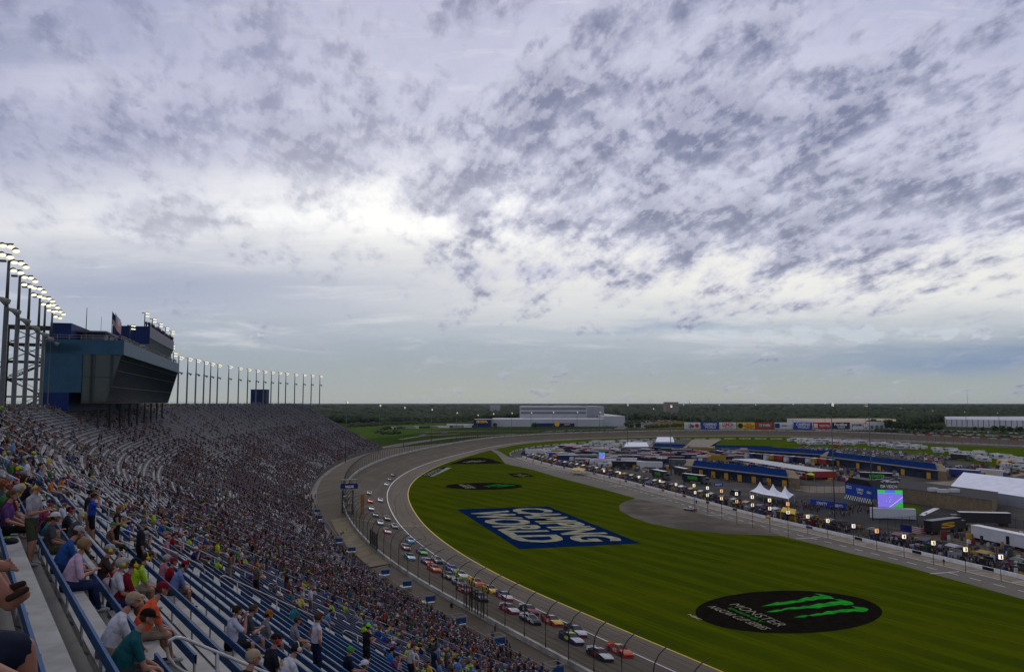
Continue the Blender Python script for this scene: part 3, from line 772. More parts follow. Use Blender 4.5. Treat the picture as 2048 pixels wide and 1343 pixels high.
# front walkway
FD = row_d(NR)
wk = []; wkz = 1.9
V = []; idx = [i for i in range(0, near_i(-11, 676)) if inn[i, 1] > -20]
for i in idx:
    x, y = wo2[i]; s, d = inv(x, y); a = sp(min(s, 679), FD); V += [(a[0], a[1], wkz), (x, y, max(wkz, ZW[i] + .3))]
n = len(idx); tag(npmesh('walkway', V, [(2 * k, 2 * k + 1, 2 * k + 3, 2 * k + 2) for k in range(n - 1)], walk_m), kind='structure')
xs = np.arange(-20, SEND, 4.0)
a = np.stack(spv(xs, FD + .05)[:2], 1); b = np.stack(spv(xs, FD + 2.3)[:2], 1)
V, F = join([strip(a, b, wkz + .45, wkz + .45), strip(b, b, wkz + .45, wkz)])
reparent(npmesh('front_path', V, F, conc_m))
# tan run-off slab by the wall
i1, i2 = near_i(*at(690, 1052)), near_i(*at(840, 1150)); i1, i2 = max(i1, i2), min(i1, i2)
a = np.array([tpt(i, W[i] + .4)[:2] for i in range(i2, i1)]); b = np.array([(inn[i, 0] + nrm[i, 0] * (W[i] + 5), inn[i, 1] + nrm[i, 1] * (W[i] + 5)) for i in range(i2, i1)])
V, F = strip(a, b, ZW[i2:i1] + .38, ZW[i2:i1] * .5 + wkz * .5 + .35); tag(npmesh('sand_slab', V, F, mat('sandy_concrete', (.18, .148, .085), .9, var=.15, scale=.3)), kind='structure')
mb = MB()
for k in range(14):
    i = i2 + 3 + k * 9
    if i < NI - 2 and inn[i, 1] < 480:
        s_, d_ = inv(*wo2[i]); q = sp(s_, FD + 2.6); zz = max(wkz, ZW[i] + .3) + .04; mb.quad((wo2[i][0], wo2[i][1], zz), (q[0], q[1], wkz + .04), (q[0] + .1, q[1] + .35, wkz + .04), (wo2[i][0] + .1, wo2[i][1] + .35, zz))
tag(mb.build('walkway_joints', mat('pale_joint', (.3, .26, .2), .9)), kind='structure')
# ================================================================== CATCH FENCE
dark_m = mat('dark_fence_steel', (.045, .042, .04), .6, .2, var=.1)
def fence_mesh_mat(name, c, alpha):
    m = bpy.data.materials.new(name); m.use_nodes = True; b = m.node_tree.nodes['Principled BSDF']
    b.inputs['Base Color'].default_value = (*c, 1); b.inputs['Alpha'].default_value = alpha; b.inputs['Roughness'].default_value = .7
    return m
mesh_m = fence_mesh_mat('chain_link', (.05, .047, .043), .20)
fence = empty('catch_fence', (*tpt(near_i(-8, 192), 22)[:2], 3)); tag(fence, 'tall steel catch fence on the track wall, its posts curving over the race cars', 'fence')
def fpar(o): o.parent = fence; o.matrix_parent_inverse = Matrix.Translation(fence.location).inverted(); return o
fi = [i for i in range(NI) if inn[i, 1] > 40 and i < near_i(385, 815)]
PROF = [(0.0, 0.0), (0.0, 3.6), (-.25, 4.6), (-.9, 5.5), (-1.8, 6.1), (-2.9, 6.4)]    # offset towards the track, height
far_posts = MB(); cnt = 0
sp_arc = np.arange(arc[fi[0]], arc[fi[-1]], 6.1)
def fpt(a, o_, z_):
    w = np.interp(a, arc, W) + .12 + o_; x = np.interp(a, arc, inn[:, 0]) + np.interp(a, arc, nrm[:, 0]) * w; y = np.interp(a, arc, inn[:, 1]) + np.interp(a, arc, nrm[:, 1]) * w
    return (float(x), float(y), float(np.interp(a, arc, ZW)) + 1.05 + z_)
for a in sp_arc:
    path = [fpt(a, o_, z_) for o_, z_ in PROF]; d = math.hypot(path[0][0], path[0][1]); vis = path[0][1] > 75
    if vis and cnt < 96:
        mb = MB(); mb.tube(path, [.085, .08, .075, .07, .065, .06], 6); fpar(mb.build('post', dark_m, None, True)); cnt += 1
    else: far_posts.tube(path, .08, 4)
tag(fpar(far_posts.build('posts', dark_m)), kind='stuff')
fa = np.arange(arc[fi[0]], arc[fi[-1]], 3.05); rows_ = [np.array([fpt(a, o_, z_) for a in fa]) for o_, z_ in PROF[:5]]
V = np.vstack(rows_); n = len(fa); F = np.array([(q * n + i, q * n + i + 1, (q + 1) * n + i + 1, (q + 1) * n + i) for q in range(4) for i in range(n - 1)])
fpar(npmesh('mesh_panel', V, F, mesh_m))
mb = MB()
for o_, z_ in [(0, .5), (0, 1.1), (0, 1.8), (0, 2.5), (0, 3.2), (-.12, 4.0), (-.5, 5.0), (-1.3, 5.8)]:
    mb.tube([fpt(a, o_, z_) for a in fa if fpt(a, 0, 0)[1] > 70 and fpt(a, 0, 0)[1] < 420], .018, 3, cap=False)
fpar(mb.build('cables', dark_m))
# crossover gates in the fence
for px_, py_, n_ in ((982, 1236, 3), (777, 1106, 3)):
    i, w, p, hd = track_pt(px_, py_); a0 = arc[i]
    gt = empty('fence_gate', fpt(a0, 0, -1.05)); tag(gt, 'dark doubled gate frame set in the catch fence nearer the start line' if py_ > 1200 else 'dark doubled gate frame set in the catch fence farther up the track', 'gate', 'gates in the catch fence')
    for q in range(-n_, n_ + 1, 2):
        mb = MB(); P0 = fpt(a0 + q * 1.1, .25, -.4); P1 = fpt(a0 + q * 1.1, .25, 3.6); mb.tube([P0, P1], .11, 4)
        P2 = fpt(a0 + (q + .9) * 1.1, .25, -.4); P3 = fpt(a0 + (q + .9) * 1.1, .25, 3.4); mb.tube([P2, P3], .09, 4); mb.tube([P1, P3], .07, 4); mb.tube([P0, P3], .05, 4)
        o = mb.build('gate_leaf', dark_m, gt); o.matrix_parent_inverse = Matrix.Translation(gt.location).inverted()
# inner catch fence and white wall on the far right
iw = smooth(spline([at(*p) for p in [(1690, 880), (1737, 880.5), (1806, 883), (1931, 888), (2048, 893), (2200, 901)]], 4), 2); wn = normals(iw)
V, F = join([strip(iw, iw, 0, 1.0), strip(iw, iw + wn * .4, 1.0, 1.0)])
inf_ = empty('inner_fence', (*iw[0], 0)); tag(inf_, 'straight post fence on a low white wall at the far inner edge of the track', 'fence')
o = npmesh('wall', V, F, wallw_m, inf_); o.matrix_parent_inverse = Matrix.Translation(inf_.location).inverted()
for k in range(0, len(iw), 2):
    mb = MB(); mb.tube([(iw[k][0], iw[k][1], 1), (iw[k][0], iw[k][1], 6.6)], .12, 4); o = mb.build('post', dark_m, inf_); o.matrix_parent_inverse = Matrix.Translation(inf_.location).inverted()
V, F = strip(iw, iw, 1, 6.5); o = npmesh('mesh_panel', V, F, mesh_m, inf_); o.matrix_parent_inverse = Matrix.Translation(inf_.location).inverted()

# front spectator fence with gates and blue spotter platforms
ff = empty('walkway_fence', (*sp(120, FD + 2.4)[:2], wkz)); tag(ff, 'waist-high grey mesh fence between the front path and the walkway', 'fence')
def ffp(o): o.parent = ff; o.matrix_parent_inverse = Matrix.Translation(ff.location).inverted(); return o
fs = np.arange(60, 420, 2.4); c2 = np.array([sp(s, FD + 2.4)[:2] for s in fs])
V, F = strip(c2, c2, wkz, wkz + 1.9); ffp(npmesh('mesh_panel', V, F, fence_mesh_mat('grey_link', (.05, .048, .042), .22)))
mb = MB(); mb.tube([(x, y, wkz + 1.9) for x, y in c2], .035, 4)
mb.tube([(x, y, wkz + 1.0) for x, y in c2], .025, 4); ffp(mb.build('top_rail', steel_m))
for k, (x, y) in enumerate(c2[:100]):
    mb = MB(); mb.tube([(x, y, wkz - .05), (x, y, wkz + 1.95)], .04, 4); ffp(mb.build('post', steel_m))
navy_m = mat('blue_panel', (.010, .05, .17), .5, var=.15)
def platform(px_, py_, k):
    x, y = at(px_, py_, wkz + 2.0); s, d = inv(x, y); h = sp(s, 0)[2]
    t = empty('spotter_platform', (x, y, wkz), -h)
    tag(t, 'small steel platform with a blue panel on the walkway, number %s from the camera' % ['one', 'two', 'three', 'four', 'five', 'six', 'seven', 'eight', 'nine', 'ten', 'eleven'][k], 'platform', 'blue platforms along the walkway')
    t['label'] = ('small steel viewing platform with blue front panel, %s along the walkway fence' % ['nearest of all', 'second nearest', 'third nearest', 'fourth nearest', 'fifth nearest', 'sixth nearest', 'seventh nearest', 'fourth farthest', 'third farthest', 'second farthest', 'farthest of all'][k])
    mb = MB()
    for a in (-1, 1):
        for b in (-.9, .9): mb.tube([(a, b, 0), (a, b, 2.6)], .05, 4)
        mb.tube([(a, -.9, .1), (a, .9, 1.2)], .03, 4)
        mb.tube([(a, -.9, 2.6), (a, .9, 2.6)], .04, 4)
    for b in (-.9, .9):
        for z in (1.25, 2.6): mb.tube([(-1, b, z), (1, b, z)], .04, 4)
    mb.build('frame', steel_m, t)
    mb = MB(); mb.box((0, -.95, 1.95), (1.7, .04, .9)); mb.build('panel', navy_m, t)
    mb = MB(); mb.box((0, 0, 1.3), (2, 1.8, .08)); mb.build('deck', steel_m, t)
for k, (a, b) in enumerate([(1108, 1335), (993, 1277), (917, 1237), (856, 1194), (811, 1164), (768, 1141), (702, 1096), (677, 1078), (642, 1046), (638, 1033), (634, 1020)]): platform(a, b, k)

# flag stand tower by the start line
x, y = at(682, 1034, wkz); i = near_i(x, y); hd = math.atan2(*(inn[i + 1] - inn[i - 1])); s_, d_ = inv(x, y)
t = empty('flag_stand', (x + 2, y, wkz), -hd); tag(t, 'dark steel flag stand with blue lettered box rising over the track fence', 'tower')
mb = MB()
for a in (-1.6, 1.6):
    for b in (-1.6, 1.6): mb.box((a, b, 4.2), (.35, .35, 8.4))
for z in (2.2, 4.4, 6.6):
    for a in (-1.6, 1.6): mb.tube([(a, -1.6, z - 2), (a, 1.6, z)], .07, 4); mb.tube([(-1.6, a, z - 2), (1.6, a, z)], .07, 4)
    mb.box((0, 0, z), (3.4, 3.4, .1))
mb.build('frame', dark_m, t)
mb = MB(); mb.box((.4, 0, 9.2), (5.4, 3.4, .2)); mb.box((.4, -1.7, 9.8), (5.4, .1, 1.3)); mb.box((.4, 1.7, 9.8), (5.4, .1, 1.3)); mb.box((3.05, 0, 9.8), (.1, 3.3, 1.3)); mb.box((-2.25, 0, 9.8), (.1, 3.3, 1.3)); pb_ = mb.build('box', mat('navy_sign', (.012, .03, .16), .5), t)
mb = MB(); text_quad(mb, 'NASCAR', (-.8, -1.77, 9.4), (2.6, 0, 0), (0, 0, .8), 0, 0, 1, 1, 0, .03); mb.build('lettering', white_m, pb_)
mb = MB()
for a in (-2, .5, 2.8): mb.tube([(a, 1.2, 9.3), (a, 1.2, 11.6)], .06, 4)
mb.box((.4, .6, 11.7), (5.2, 2.6, .12)); mb.build('canopy_frame', dark_m, t)
mb = MB(); mb.box((4.6, -1.2, 4.0), (1.2, .2, 6.5)); mb.build('orange_mesh', mat('orange_screen', (.32, .12, .02), .8), t)

# ================================================================== LIGHT POLES
lamp_on = mat('lit_floodlight', (1.0, .90, .62), .4, var=0, emit=1.15)
pole_m = mat('pole_steel', (.085, .095, .09), .5, .3, var=.1)
hous_m = mat('lamp_housing', (.10, .10, .09), .5, .3, var=.1)
def light_pole(x, y, ztop, zb, rz, label, horn=True, big=True, group='floodlight poles behind the grandstand', k=1.0, arms='right', rk=1.0, hk=1.0):
    t = empty('light_pole', (x, y, zb), rz); tag(t, label, 'light pole', group)
    Hh = ztop - zb
    mb = MB(); z1 = Hh - 7 * k
    mb.tube([(0, 0, 0), (0, 0, z1)], [.48 * k * rk, .36 * k * rk], 8); mb.tube([(0, 0, z1), (0, 0, Hh)], [.26 * k * rk, .2 * k * rk], 8); mb.build('pole', pole_m, t, True)
    lv = [(0, -.2), (1.1, -.3), (1.9, -.9), (0, -1.6), (1.1, -1.9)] if big else [(0, -.2), (1, -.3), (0, -1.6), (1, -1.7)]
    kp = k; k = k * hk
    for a, dz in lv:
        xx = (.7 + a * .95) * k; zz = Hh + dz * k
        hb = MB(); hb.tube([(xx, .35 * k, zz + .35 * k), (xx, .0, zz + .05 * k)], [.2 * k, .5 * k], 8); f = hb.build('floodlight', hous_m, t, True)
        lb = MB(); lb.sph((xx + .1 * k, -.1 * k, zz - .12 * k), (.52 * k, .28 * k, .30 * k), 8, 5); lb.build('lamp', lamp_on, f)
    mb = MB(); mb.tube([(0, 0, Hh), (2.2 * k, 0, Hh + .1 * k)], .09 * k, 4); mb.tube([(0, 0, Hh - 1.5 * k), (1.6 * k, 0, Hh - 1.5 * k)], .09 * k, 4)
    for s_ in (1,):
        pass
    mb.box((-.9 * k, 0, Hh - .1 * k), (1.0 * k, .7 * k, .35 * k)); mb.build('crossarm', hous_m, t); k = kp
    if horn:
        mb = MB(); mb.tube([(.3 * k, 0, Hh - 7.4 * k), (.9 * k, -.1 * k, Hh - 7.6 * k), (1.7 * k, -.3 * k, Hh - 8.1 * k)], [.2 * k, .34 * k, .6 * k], 8); mb.build('speaker_horn', mat('horn_grey', (.22, .22, .19), .6), t, True)
    return t
ordn = ['first', 'second', 'third', 'fourth', 'fifth', 'sixth', 'seventh', 'eighth', 'ninth', 'tenth', 'eleventh', 'twelfth', 'thirteenth', 'fourteenth', 'fifteenth', 'sixteenth', 'seventeenth', 'eighteenth', 'nineteenth', 'twentieth', 'twenty-first', 'twenty-second', 'twenty-third', 'twenty-fourth', 'twenty-fifth', 'twenty-sixth', 'twenty-seventh', 'twenty-eighth', 'twenty-ninth', 'thirtieth']
near = [(-6, 487), (18, 521), (40, 551), (60, 573), (80, 593), (91, 606), (105, 620)]
for k, (a, b) in enumerate(near):
    x, y = at(a, b, 59.6); light_pole(x, y, 59.6, 0, math.radians(20), 'tall lit floodlight pole, %s from the left frame edge, beside the stair tower' % ordn[k], hk=.9)
farp = [(358, 712), (376, 715), (393, 718), (409, 722), (422, 725), (436, 728), (458, 731), (478, 734), (496, 737), (513, 739), (528, 741), (543, 742.5), (558, 743.5), (572, 745), (590, 747), (607, 748), (623, 749), (640, 750.5)]
for k, (a, b) in enumerate(farp):
    x, y = at(a, b, 59.6); light_pole(x, y, 59.6, 0, math.radians(20), 'slender lit floodlight pole, %s to the right of the glass suite building' % ordn[k], True, True, hk=.72)
# poles round the turn and the backstretch, seen against the trees
tp = [(693, 802), (759, 809), (808, 813.5), (863, 817.6), (913, 824), (955, 828.5), (986, 826), (1023, 824.5), (1062, 824), (1106, 823), (1154, 823), (1199, 823), (1254, 808), (1306, 816), (1340, 810), (1366, 808), (1380, 801), (1437, 808), (1510, 808), (1585, 807), (1649, 805.6), (1662, 805.8), (1730, 810), (1737, 806.5), (1803, 814.5), (1867, 820), (1931, 822), (1997, 824)]
for k, (a, b) in enumerate(tp):
    # stand them just outside the wall at this bearing
    best = min(range(near_i(-44, 495), NI), key=lambda i: abs((wo2[i][0] + nrm[i, 0] * 12) / (wo2[i][1] + nrm[i, 1] * 12) - (a - 1024) / FL * 1.0))
    yb = wo2[best][1] + nrm[best][1] * 12
    if a < 960: yb = {693: 480, 759: 560, 808: 620, 863: 680, 913: 730, 955: 780}[a]
    kk = .62
    if a in (1254, 1340, 1662, 1737): yb = at(a, {1254: 898, 1340: 950, 1662: 1036, 1737: 1040}[a])[1]
    X_, Y_, Z_ = aty(a, b, yb); kk = .62 if yb > 400 else .5
    light_pole(X_, Y_, Z_, 0, math.radians(180 if a > 1700 else 0), 'thin floodlight pole %s from the left among those round the turn' % ordn[k], False, False, 'floodlight poles round the turn', kk * 1.15, rk=.7, hk=.75)

# ================================================================== SUITE BUILDING
teal_m = mat('teal_cladding', (.030, .082, .135), .45, .1, var=.08, scale=.4)
navyc_m = mat('navy_cladding', (.007, .022, .095), .5, var=.1, scale=.3)
greyc_m = mat('grey_cladding', (.12, .125, .15), .5, var=.08, scale=.4)
def glass_mat(name, c, rough=.06):
    m = bpy.data.materials.new(name); m.use_nodes = True; h = NG(m.node_tree); b = m.node_tree.nodes['Principled BSDF']
    b.inputs['Roughness'].default_value = rough; b.inputs['Specular IOR Level'].default_value = .6
    t = h.n('ShaderNodeTexCoord'); nz = h.noise(t.outputs['Object'], .6, 3, .5)
    h.put(b.inputs['Base Color'], h.mix(nz, c, tuple(v * 2.2 for v in c))); return m
glass_m = glass_mat('dark_glass', (.010, .016, .018))
su = empty('suite_building', (*sp(215, 0)[:2], ZT)); tag(su, 'teal and navy suite building with a tilted dark glass front on columns over the grandstand', 'building')
def sup(o): o.parent = su; o.matrix_parent_inverse = Matrix.Translation(su.location).inverted(); return o
A_ = np.array(sp(214, -2.5)[:2]); B_ = np.array(sp(214, 14.2)[:2]); Cc = np.array(sp(335, 13.6)[:2])
uL = (Cc - B_) / np.linalg.norm(Cc - B_); LL = float(np.linalg.norm(Cc - B_)); vL = np.array([uL[1], -uL[0]])   # vL points to the track
def sb(u, v, z): p = B_ + uL * u + vL * v; return (float(p[0]), float(p[1]), float(z))
def hexa(mb, b4, t4, mi=0): mb.add(list(b4) + list(t4), [(0, 3, 2, 1), (4, 5, 6, 7), (0, 1, 5, 4), (1, 2, 6, 5), (2, 3, 7, 6), (3, 0, 4, 7)], mi)
def sbox(mb, u0, u1, v0, v1, z0, z1, mi=0): hexa(mb, [sb(u0, v0, z0), sb(u1, v0, z0), sb(u1, v1, z0), sb(u0, v1, z0)], [sb(u0, v0, z1), sb(u1, v0, z1), sb(u1, v1, z1), sb(u0, v1, z1)], mi)
mb = MB(); sbox(mb, 0, LL, -16.8, -8.5, 40.4, 52.0); sbox(mb, 0, LL, -16.8, .3, 49.4, 52.8); sup(mb.build('wall', teal_m))
mb = MB(); hexa(mb, [sb(.25, -8.5, 38.2), sb(LL - .25, -8.5, 38.2), sb(LL - .25, -3.2, 38.0), sb(.25, -3.2, 38.0)], [sb(.25, -8.5, 49.4), sb(LL - .25, -8.5, 49.4), sb(LL - .25, -.2, 49.4), sb(.25, -.2, 49.4)]); gl = sup(mb.build('glass_front', glass_m))
mb = MB()
for k in range(61):
    u = .3 + (LL - .6) * k / 60; mb.tube([sb(u, -3.15, 38.1), sb(u, -.12, 49.4)], .07, 4)
for z in (41.8, 45.6, 48.2):
    v = -3.15 + (z - 38.1) / 11.3 * 3.03; mb.tube([sb(.3, v, z), sb(LL - .3, v, z)], .06, 4)
for v, z0 in ((-8.4, 38.2), (-5.8, 38.1), (-3.1, 38.0)): mb.tube([sb(.18, v, z0), sb(.18, v if v < -5 else -.2, 49.3)], .07, 4)
mb.tube([sb(.16, -8.4, 44), sb(.16, -1.8, 44)], .06, 4); o = mb.build('mullions', mat('mullion_dark', (.03, .045, .05), .4, .3), None); sup(o)
mb = MB(); sbox(mb, 4, LL, -16.5, -12.0, 52.8, 57.0); sup(mb.build('rear_block', navyc_m))
mb = MB(); sbox(mb, 12, 60, -11.5, -6.0, 52.8, 55.4); sbox(mb, 10, 62, -12, -5.4, 55.4, 55.8); sup(mb.build('roof_plant', greyc_m))
# upper press level
u0, u1 = 52, LL - 6
mb = MB(); sbox(mb, u0, u1, -11.5, -1.2, 57.5, 60.9); sbox(mb, u0, u1, -11.5, -4.6, 52.8, 57.5); sup(mb.build('press_level', greyc_m))
mb = MB(); sbox(mb, u0 - .2, u0, -11.5, -1.2, 55.6, 60.9); sup(mb.build('end_panel', navyc_m))
mb = MB(); hexa(mb, [sb(u0 + .2, -4.6, 52.8), sb(u1 - .2, -4.6, 52.8), sb(u1 - .2, -3.4, 52.8), sb(u0 + .2, -3.4, 52.8)], [sb(u0 + .2, -4.6, 57.5), sb(u1 - .2, -4.6, 57.5), sb(u1 - .2, -1.4, 57.5), sb(u0 + .2, -1.4, 57.5)])
m_pg = glass_mat('press_glass', (.16, .20, .19), .5); sup(mb.build('press_window', m_pg))  # pale grey-green base colour stands in for sky reflected in these windows
mb = MB()
for k in range(37):
    u = u0 + .3 + (u1 - u0 - .6) * k / 36; mb.tube([sb(u, -3.36, 52.9), sb(u, -1.34, 57.5)], .07, 4)
mb.tube([sb(u0, -2.4, 55.2), sb(u1, -2.4, 55.2)], .06, 4); sup(mb.build('press_mullions', MATS['mullion_dark']))
for k in range(5):
    mb = MB(); u = u0 + 40 + k * 6; mb.box((0, 0, 0), (1.4, .05, .5), 0, 0, Matrix.Translation(sb(u, -2.9, 55.9)) @ Matrix.Rotation(math.atan2(uL[1], uL[0]), 4, 'Z')); sup(mb.build('lit_ceiling_lamp', mat('warm_lamp', (1, .85, .4), .5, var=0, emit=1.2)))
mb = MB()
for (u, v) in [(u, -.3) for u in np.arange(0, LL, 2.5)]: mb.tube([sb(u, v, 52.8), sb(u, v, 53.9)], .04, 4)
for v in np.arange(-16.5, 0, 2.5): mb.tube([sb(.2, v, 52.8), sb(.2, v, 53.9)], .04, 4)
for z in (53.35, 53.9): mb.tube([sb(.2, -16.5, z), sb(.2, -.3, z), sb(LL, -.3, z)], .04, 4)
sup(mb.build('roof_railing', steel_m))
for u in np.linspace(2, LL - 1, 9):
    for v in ((-14.5, -5.0) if u < 5 else (-5.0,)):
        x, y, z = sb(u, v, 0); s_, d_ = inv(x, y); zf = float(np.interp((d_ - D0) / ROW, np.arange(NR + 1), ZR)) if d_ > D0 else ZT
        mb = MB(); mb.tube([(x, y, zf), (x, y, 40.6)], .32, 6); sup(mb.build('column', dark_m))
for u in np.linspace(6, LL - 2, 10):
    x, y, z = sb(u, 9.0, 0); s_, d_ = inv(x, y); zf = float(np.interp((d_ - D0) / ROW, np.arange(NR + 1), ZR))
mb = MB(); sbox(mb, 0, 60, -16.5, -11, ZT, 40.4); sbox(mb, 70, LL, -16.5, -12, ZT, 40.4); sup(mb.build('lower_room', navyc_m))
mb = MB(); sbox(mb, 0, LL, -8.5, -3.4, 37.8, 38.15); sup(mb.build('soffit', dark_m))
# roof lights, aerials, flags
for k, (a, b, yy_) in enumerate([(293, 625, 252), (308, 637, 268), (321, 646, 282), (334, 654, 295), (345, 661, 308), (264, 650, 222)]):
    X_, Y_, Z_ = aty(a - 3, b, yy_); light_pole(X_, Y_, Z_, 60.0 if k < 5 else 52.8, math.radians(12), 'short pole with lit floodlights on the suite roof, %s of the row' % (ordn[k] if k < 5 else 'standing alone in front'), False, False, 'floodlights on the suite roof', .62)
for k, (a, b, yy_) in enumerate([(345, 690, 312), (350, 705, 312)]):
    X_, Y_, Z_ = aty(a - 3, b, yy_); light_pole(X_, Y_, Z_, 50.0, math.radians(12), 'lit floodlight cluster clamped to the far corner of the suite building, %s' % ('upper' if k == 0 else 'lower'), False, False, 'floodlights on the suite corner', .7)
def mast(a, b, y_, zb, name, label, r_=.09):
    X_, Y_, Z_ = aty(a, b, y_); mb = MB(); mb.tube([(X_, Y_, zb), (X_, Y_, Z_)], [r_, r_ * .5], 5); tag(mb.build(name, pole_m), label, 'aerial')
mast(174, 615, 195, 52.8, 'aerial', 'tall thin aerial on the left of the suite roof', .14); mast(203, 633, 215, 52.8, 'aerial', 'short thin aerial on the middle of the suite roof', .08)
def flag(a, b, y_, zb, w_, h_, label, us=True, rz=0.0, pr=.12, fold=False, zoff=0.0):
    X_, Y_, Z_ = aty(a, b, y_); t = empty('flag', (X_, Y_, zb), rz); tag(t, label, 'flag')
    Hh = Z_ - zb; mb = MB(); mb.tube([(0, 0, 0), (0, 0, Hh)], [pr, pr * .6], 6); mb.build('pole', pole_m, t)
    N = 26; M_ = 14; mb = MB()
    for i in range(N + 1):
        for j in range(M_ + 1):
            u, v = i / N, j / M_; dr = (u * h_ * .35 if not fold else u * h_ * .9)
            mb.v.append((u * w_ * (1 if not fold else .45), .18 * w_ * math.sin(u * 7 + v) * u ** .5 * .4, Hh - .2 - zoff - (1 - v) * h_ - dr))
    for i in range(N):
        for j in range(M_):
            if us: mi = 2 if (i < N * .42 and j >= 6) else (0 if j % 2 == 0 else 1)
            else: mi = 1
            mb.f.append((i * (M_ + 1) + j, (i + 1) * (M_ + 1) + j, (i + 1) * (M_ + 1) + j + 1, i * (M_ + 1) + j + 1)); mb.m.append(mi)
    mb.build('cloth', [mat('flag_red', (.38, .02, .03), .8, var=.1), mat('flag_white', (.6, .6, .58), .8, var=.1), mat('flag_blue', (.015, .025, .13), .8, var=.1)], t)
flag(225, 622, 222, 52.8, 5.5, 3.4, 'limp American flag on the roof of the suite building', True, 0, .12, True); flag(231, 625, 222, 52.8, 3.2, 2.0, 'small pale flag on the suite roof beside the American flag', False, 0, .09, True)

# stair tower left of the suites
xx, yy2 = aty(52, 800, 196)[:2]; st = empty('stair_tower', (xx, yy2, 0), math.radians(28)); tag(st, 'open dark steel stair tower between the floodlight poles and the suite building', 'tower')
mb = MB(); w1, w2, HT = 4.6, 3.2, 56.5
for a in (-w1, w1):
    for b in (-w2, w2): mb.box((a, b, HT / 2), (.5, .5, HT))
for z in np.arange(31, HT + .1, 4.25):
    for b in (-w2, w2): mb.box((0, b, z), (2 * w1, .35, .4))
    for a in (-w1, w1): mb.box((a, 0, z), (.35, 2 * w2, .4))
for b in (-w2, w2): mb.box((0, b, HT), (2 * w1, .5, .6))
for q, z in enumerate(np.arange(31, HT - 2, 4.25)):
    s_ = 1 if q % 2 else -1; mb.tube([(-w1 * s_, -w2, z), (w1 * s_, -w2, z + 4.25)], .12, 4); mb.tube([(w1 * s_, -w2, z), (-w1 * s_, -w2, z + 4.25)], .12, 4) if q > 3 else None
mb.build('frame', dark_m, st)
for q, z in enumerate(np.arange(31, 50, 4.25)):
    mb = MB(); s_ = 1 if q % 2 else -1
    for k in range(14):
        f = k / 13; mb.box(((-w1 + .8 + f * (2 * w1 - 1.6)) * s_, 1.4 if q % 2 else -1.4, z + f * 4.25), (.7, 1.7, .12))
    for yy3 in (-2.2, -.5) if q % 2 == 0 else (.5, 2.2): mb.tube([((-w1 + .8) * s_, yy3, z + 1), ((w1 - .8) * s_, yy3, z + 5.25)], .05, 4); mb.tube([((-w1 + .8) * s_, yy3, z - .1), ((w1 - .8) * s_, yy3, z + 4.1)], .12, 4)
    mb.build('stair_flight', dark_m, st)
for z in (43.5, 49.2):
    mb = MB(); mb.box((w1 + 5.5, 0, z), (13.0, 2.6, .35)); mb.box((-w1 - 3.5, 0, z - 2.5), (7, 2.6, .3))
    for yb in (-1.3, 1.3):
        mb.tube([(w1, yb, z + 1.2), (w1 + 12, yb, z + 1.2)], .05, 4); mb.tube([(-w1, yb, z - 1.3), (-w1 - 7, yb, z - 1.3)], .05, 4)
        for k in range(10): mb.tube([(w1 + k * 1.3, yb, z), (w1 + k * 1.3, yb, z + 1.2)], .035, 4)
    mb.build('bridge', dark_m, st)
# small blue tower far along the back of the stand
xx, yy2, zz = aty(526, 779, 560); mb = MB(); mb.box((xx - 3, yy2 + 3, zz / 2), (10.5, 8, zz)); mb.box((xx + 1, yy2 - 1.2, zz - 5), (2.2, .5, 6), 0, 1); mb.box((xx - 3, yy2 + 3, zz + .15), (10.9, 8.4, .3), 0, 1)
tag(mb.build('lift_tower', [navyc_m, dark_m]), 'square blue lift tower behind the far top of the grandstand', 'tower')
# ================================================================== BEYOND THE TRACK
def bldg(mb, c4, z0, z1, mi=0, mt=None): mb.prism(c4, z0, z1, mi, mt)
gw = mat('warehouse_grey', (.40, .41, .42), .6, var=.06, scale=.02); gd = mat('warehouse_dark_band', (.15, .155, .165), .6, var=.05, scale=.02); roofw = mat('pale_roof', (.50, .50, .50), .7, var=.12, scale=.02)
ikb = mat('deep_blue_cladding', (.006, .018, .11), .5, var=.05); iky = mat('sign_yellow', (.75, .45, .02), .6, var=0)
wh = empty('warehouse', (*aty(1110, 850, 1330)[:2], -.3)); tag(wh, 'huge grey warehouse with a striped tall block and blue corner reading IKEA', 'building')
def whp(o): o.parent = wh; o.matrix_parent_inverse = Matrix.Translation(wh.location).inverted(); return o
def boxpx(mb, x0, x1, y_, depth, ytop, zb=-.3, skew=0.0, mi=0, mt=None):
    a = aty(x0, ytop, y_); b = aty(x1, ytop, y_ + skew); mb.prism([(a[0], a[1]), (b[0], b[1]), (b[0] * 1.0, b[1] + depth), (a[0], a[1] + depth)], zb, a[2], mi, mt); return a, b
mb = MB(); boxpx(mb, 983, 1207, 1290, 90, 837.5, mi=0, mt=1); boxpx(mb, 1207, 1250, 1298, 420, 823.5 + 8, mi=0, mt=1); whp(mb.build('low_hall', [gw, roofw]))
mb = MB(); a, b = boxpx(mb, 1041, 1172, 1385, 150, 811.5, mi=0, mt=1); a, b = boxpx(mb, 1172, 1208, 1385, 150, 812.0, mi=0, mt=1)
whp(mb.build('tall_hall', [gw, roofw]))
for q, (y0, y1) in enumerate(((815, 819), (823, 827))):
    mb = MB(); p0 = aty(1041, y0, 1384.6); p1 = aty(1172, y0, 1384.6); z2 = aty(1041, y1, 1384.6)[2]; mb.quad((p0[0], p0[1], p0[2]), (p1[0], p1[1], p0[2]), (p1[0], p1[1], z2), (p0[0], p0[1], z2)); whp(mb.build('band', gd))
mb = MB()
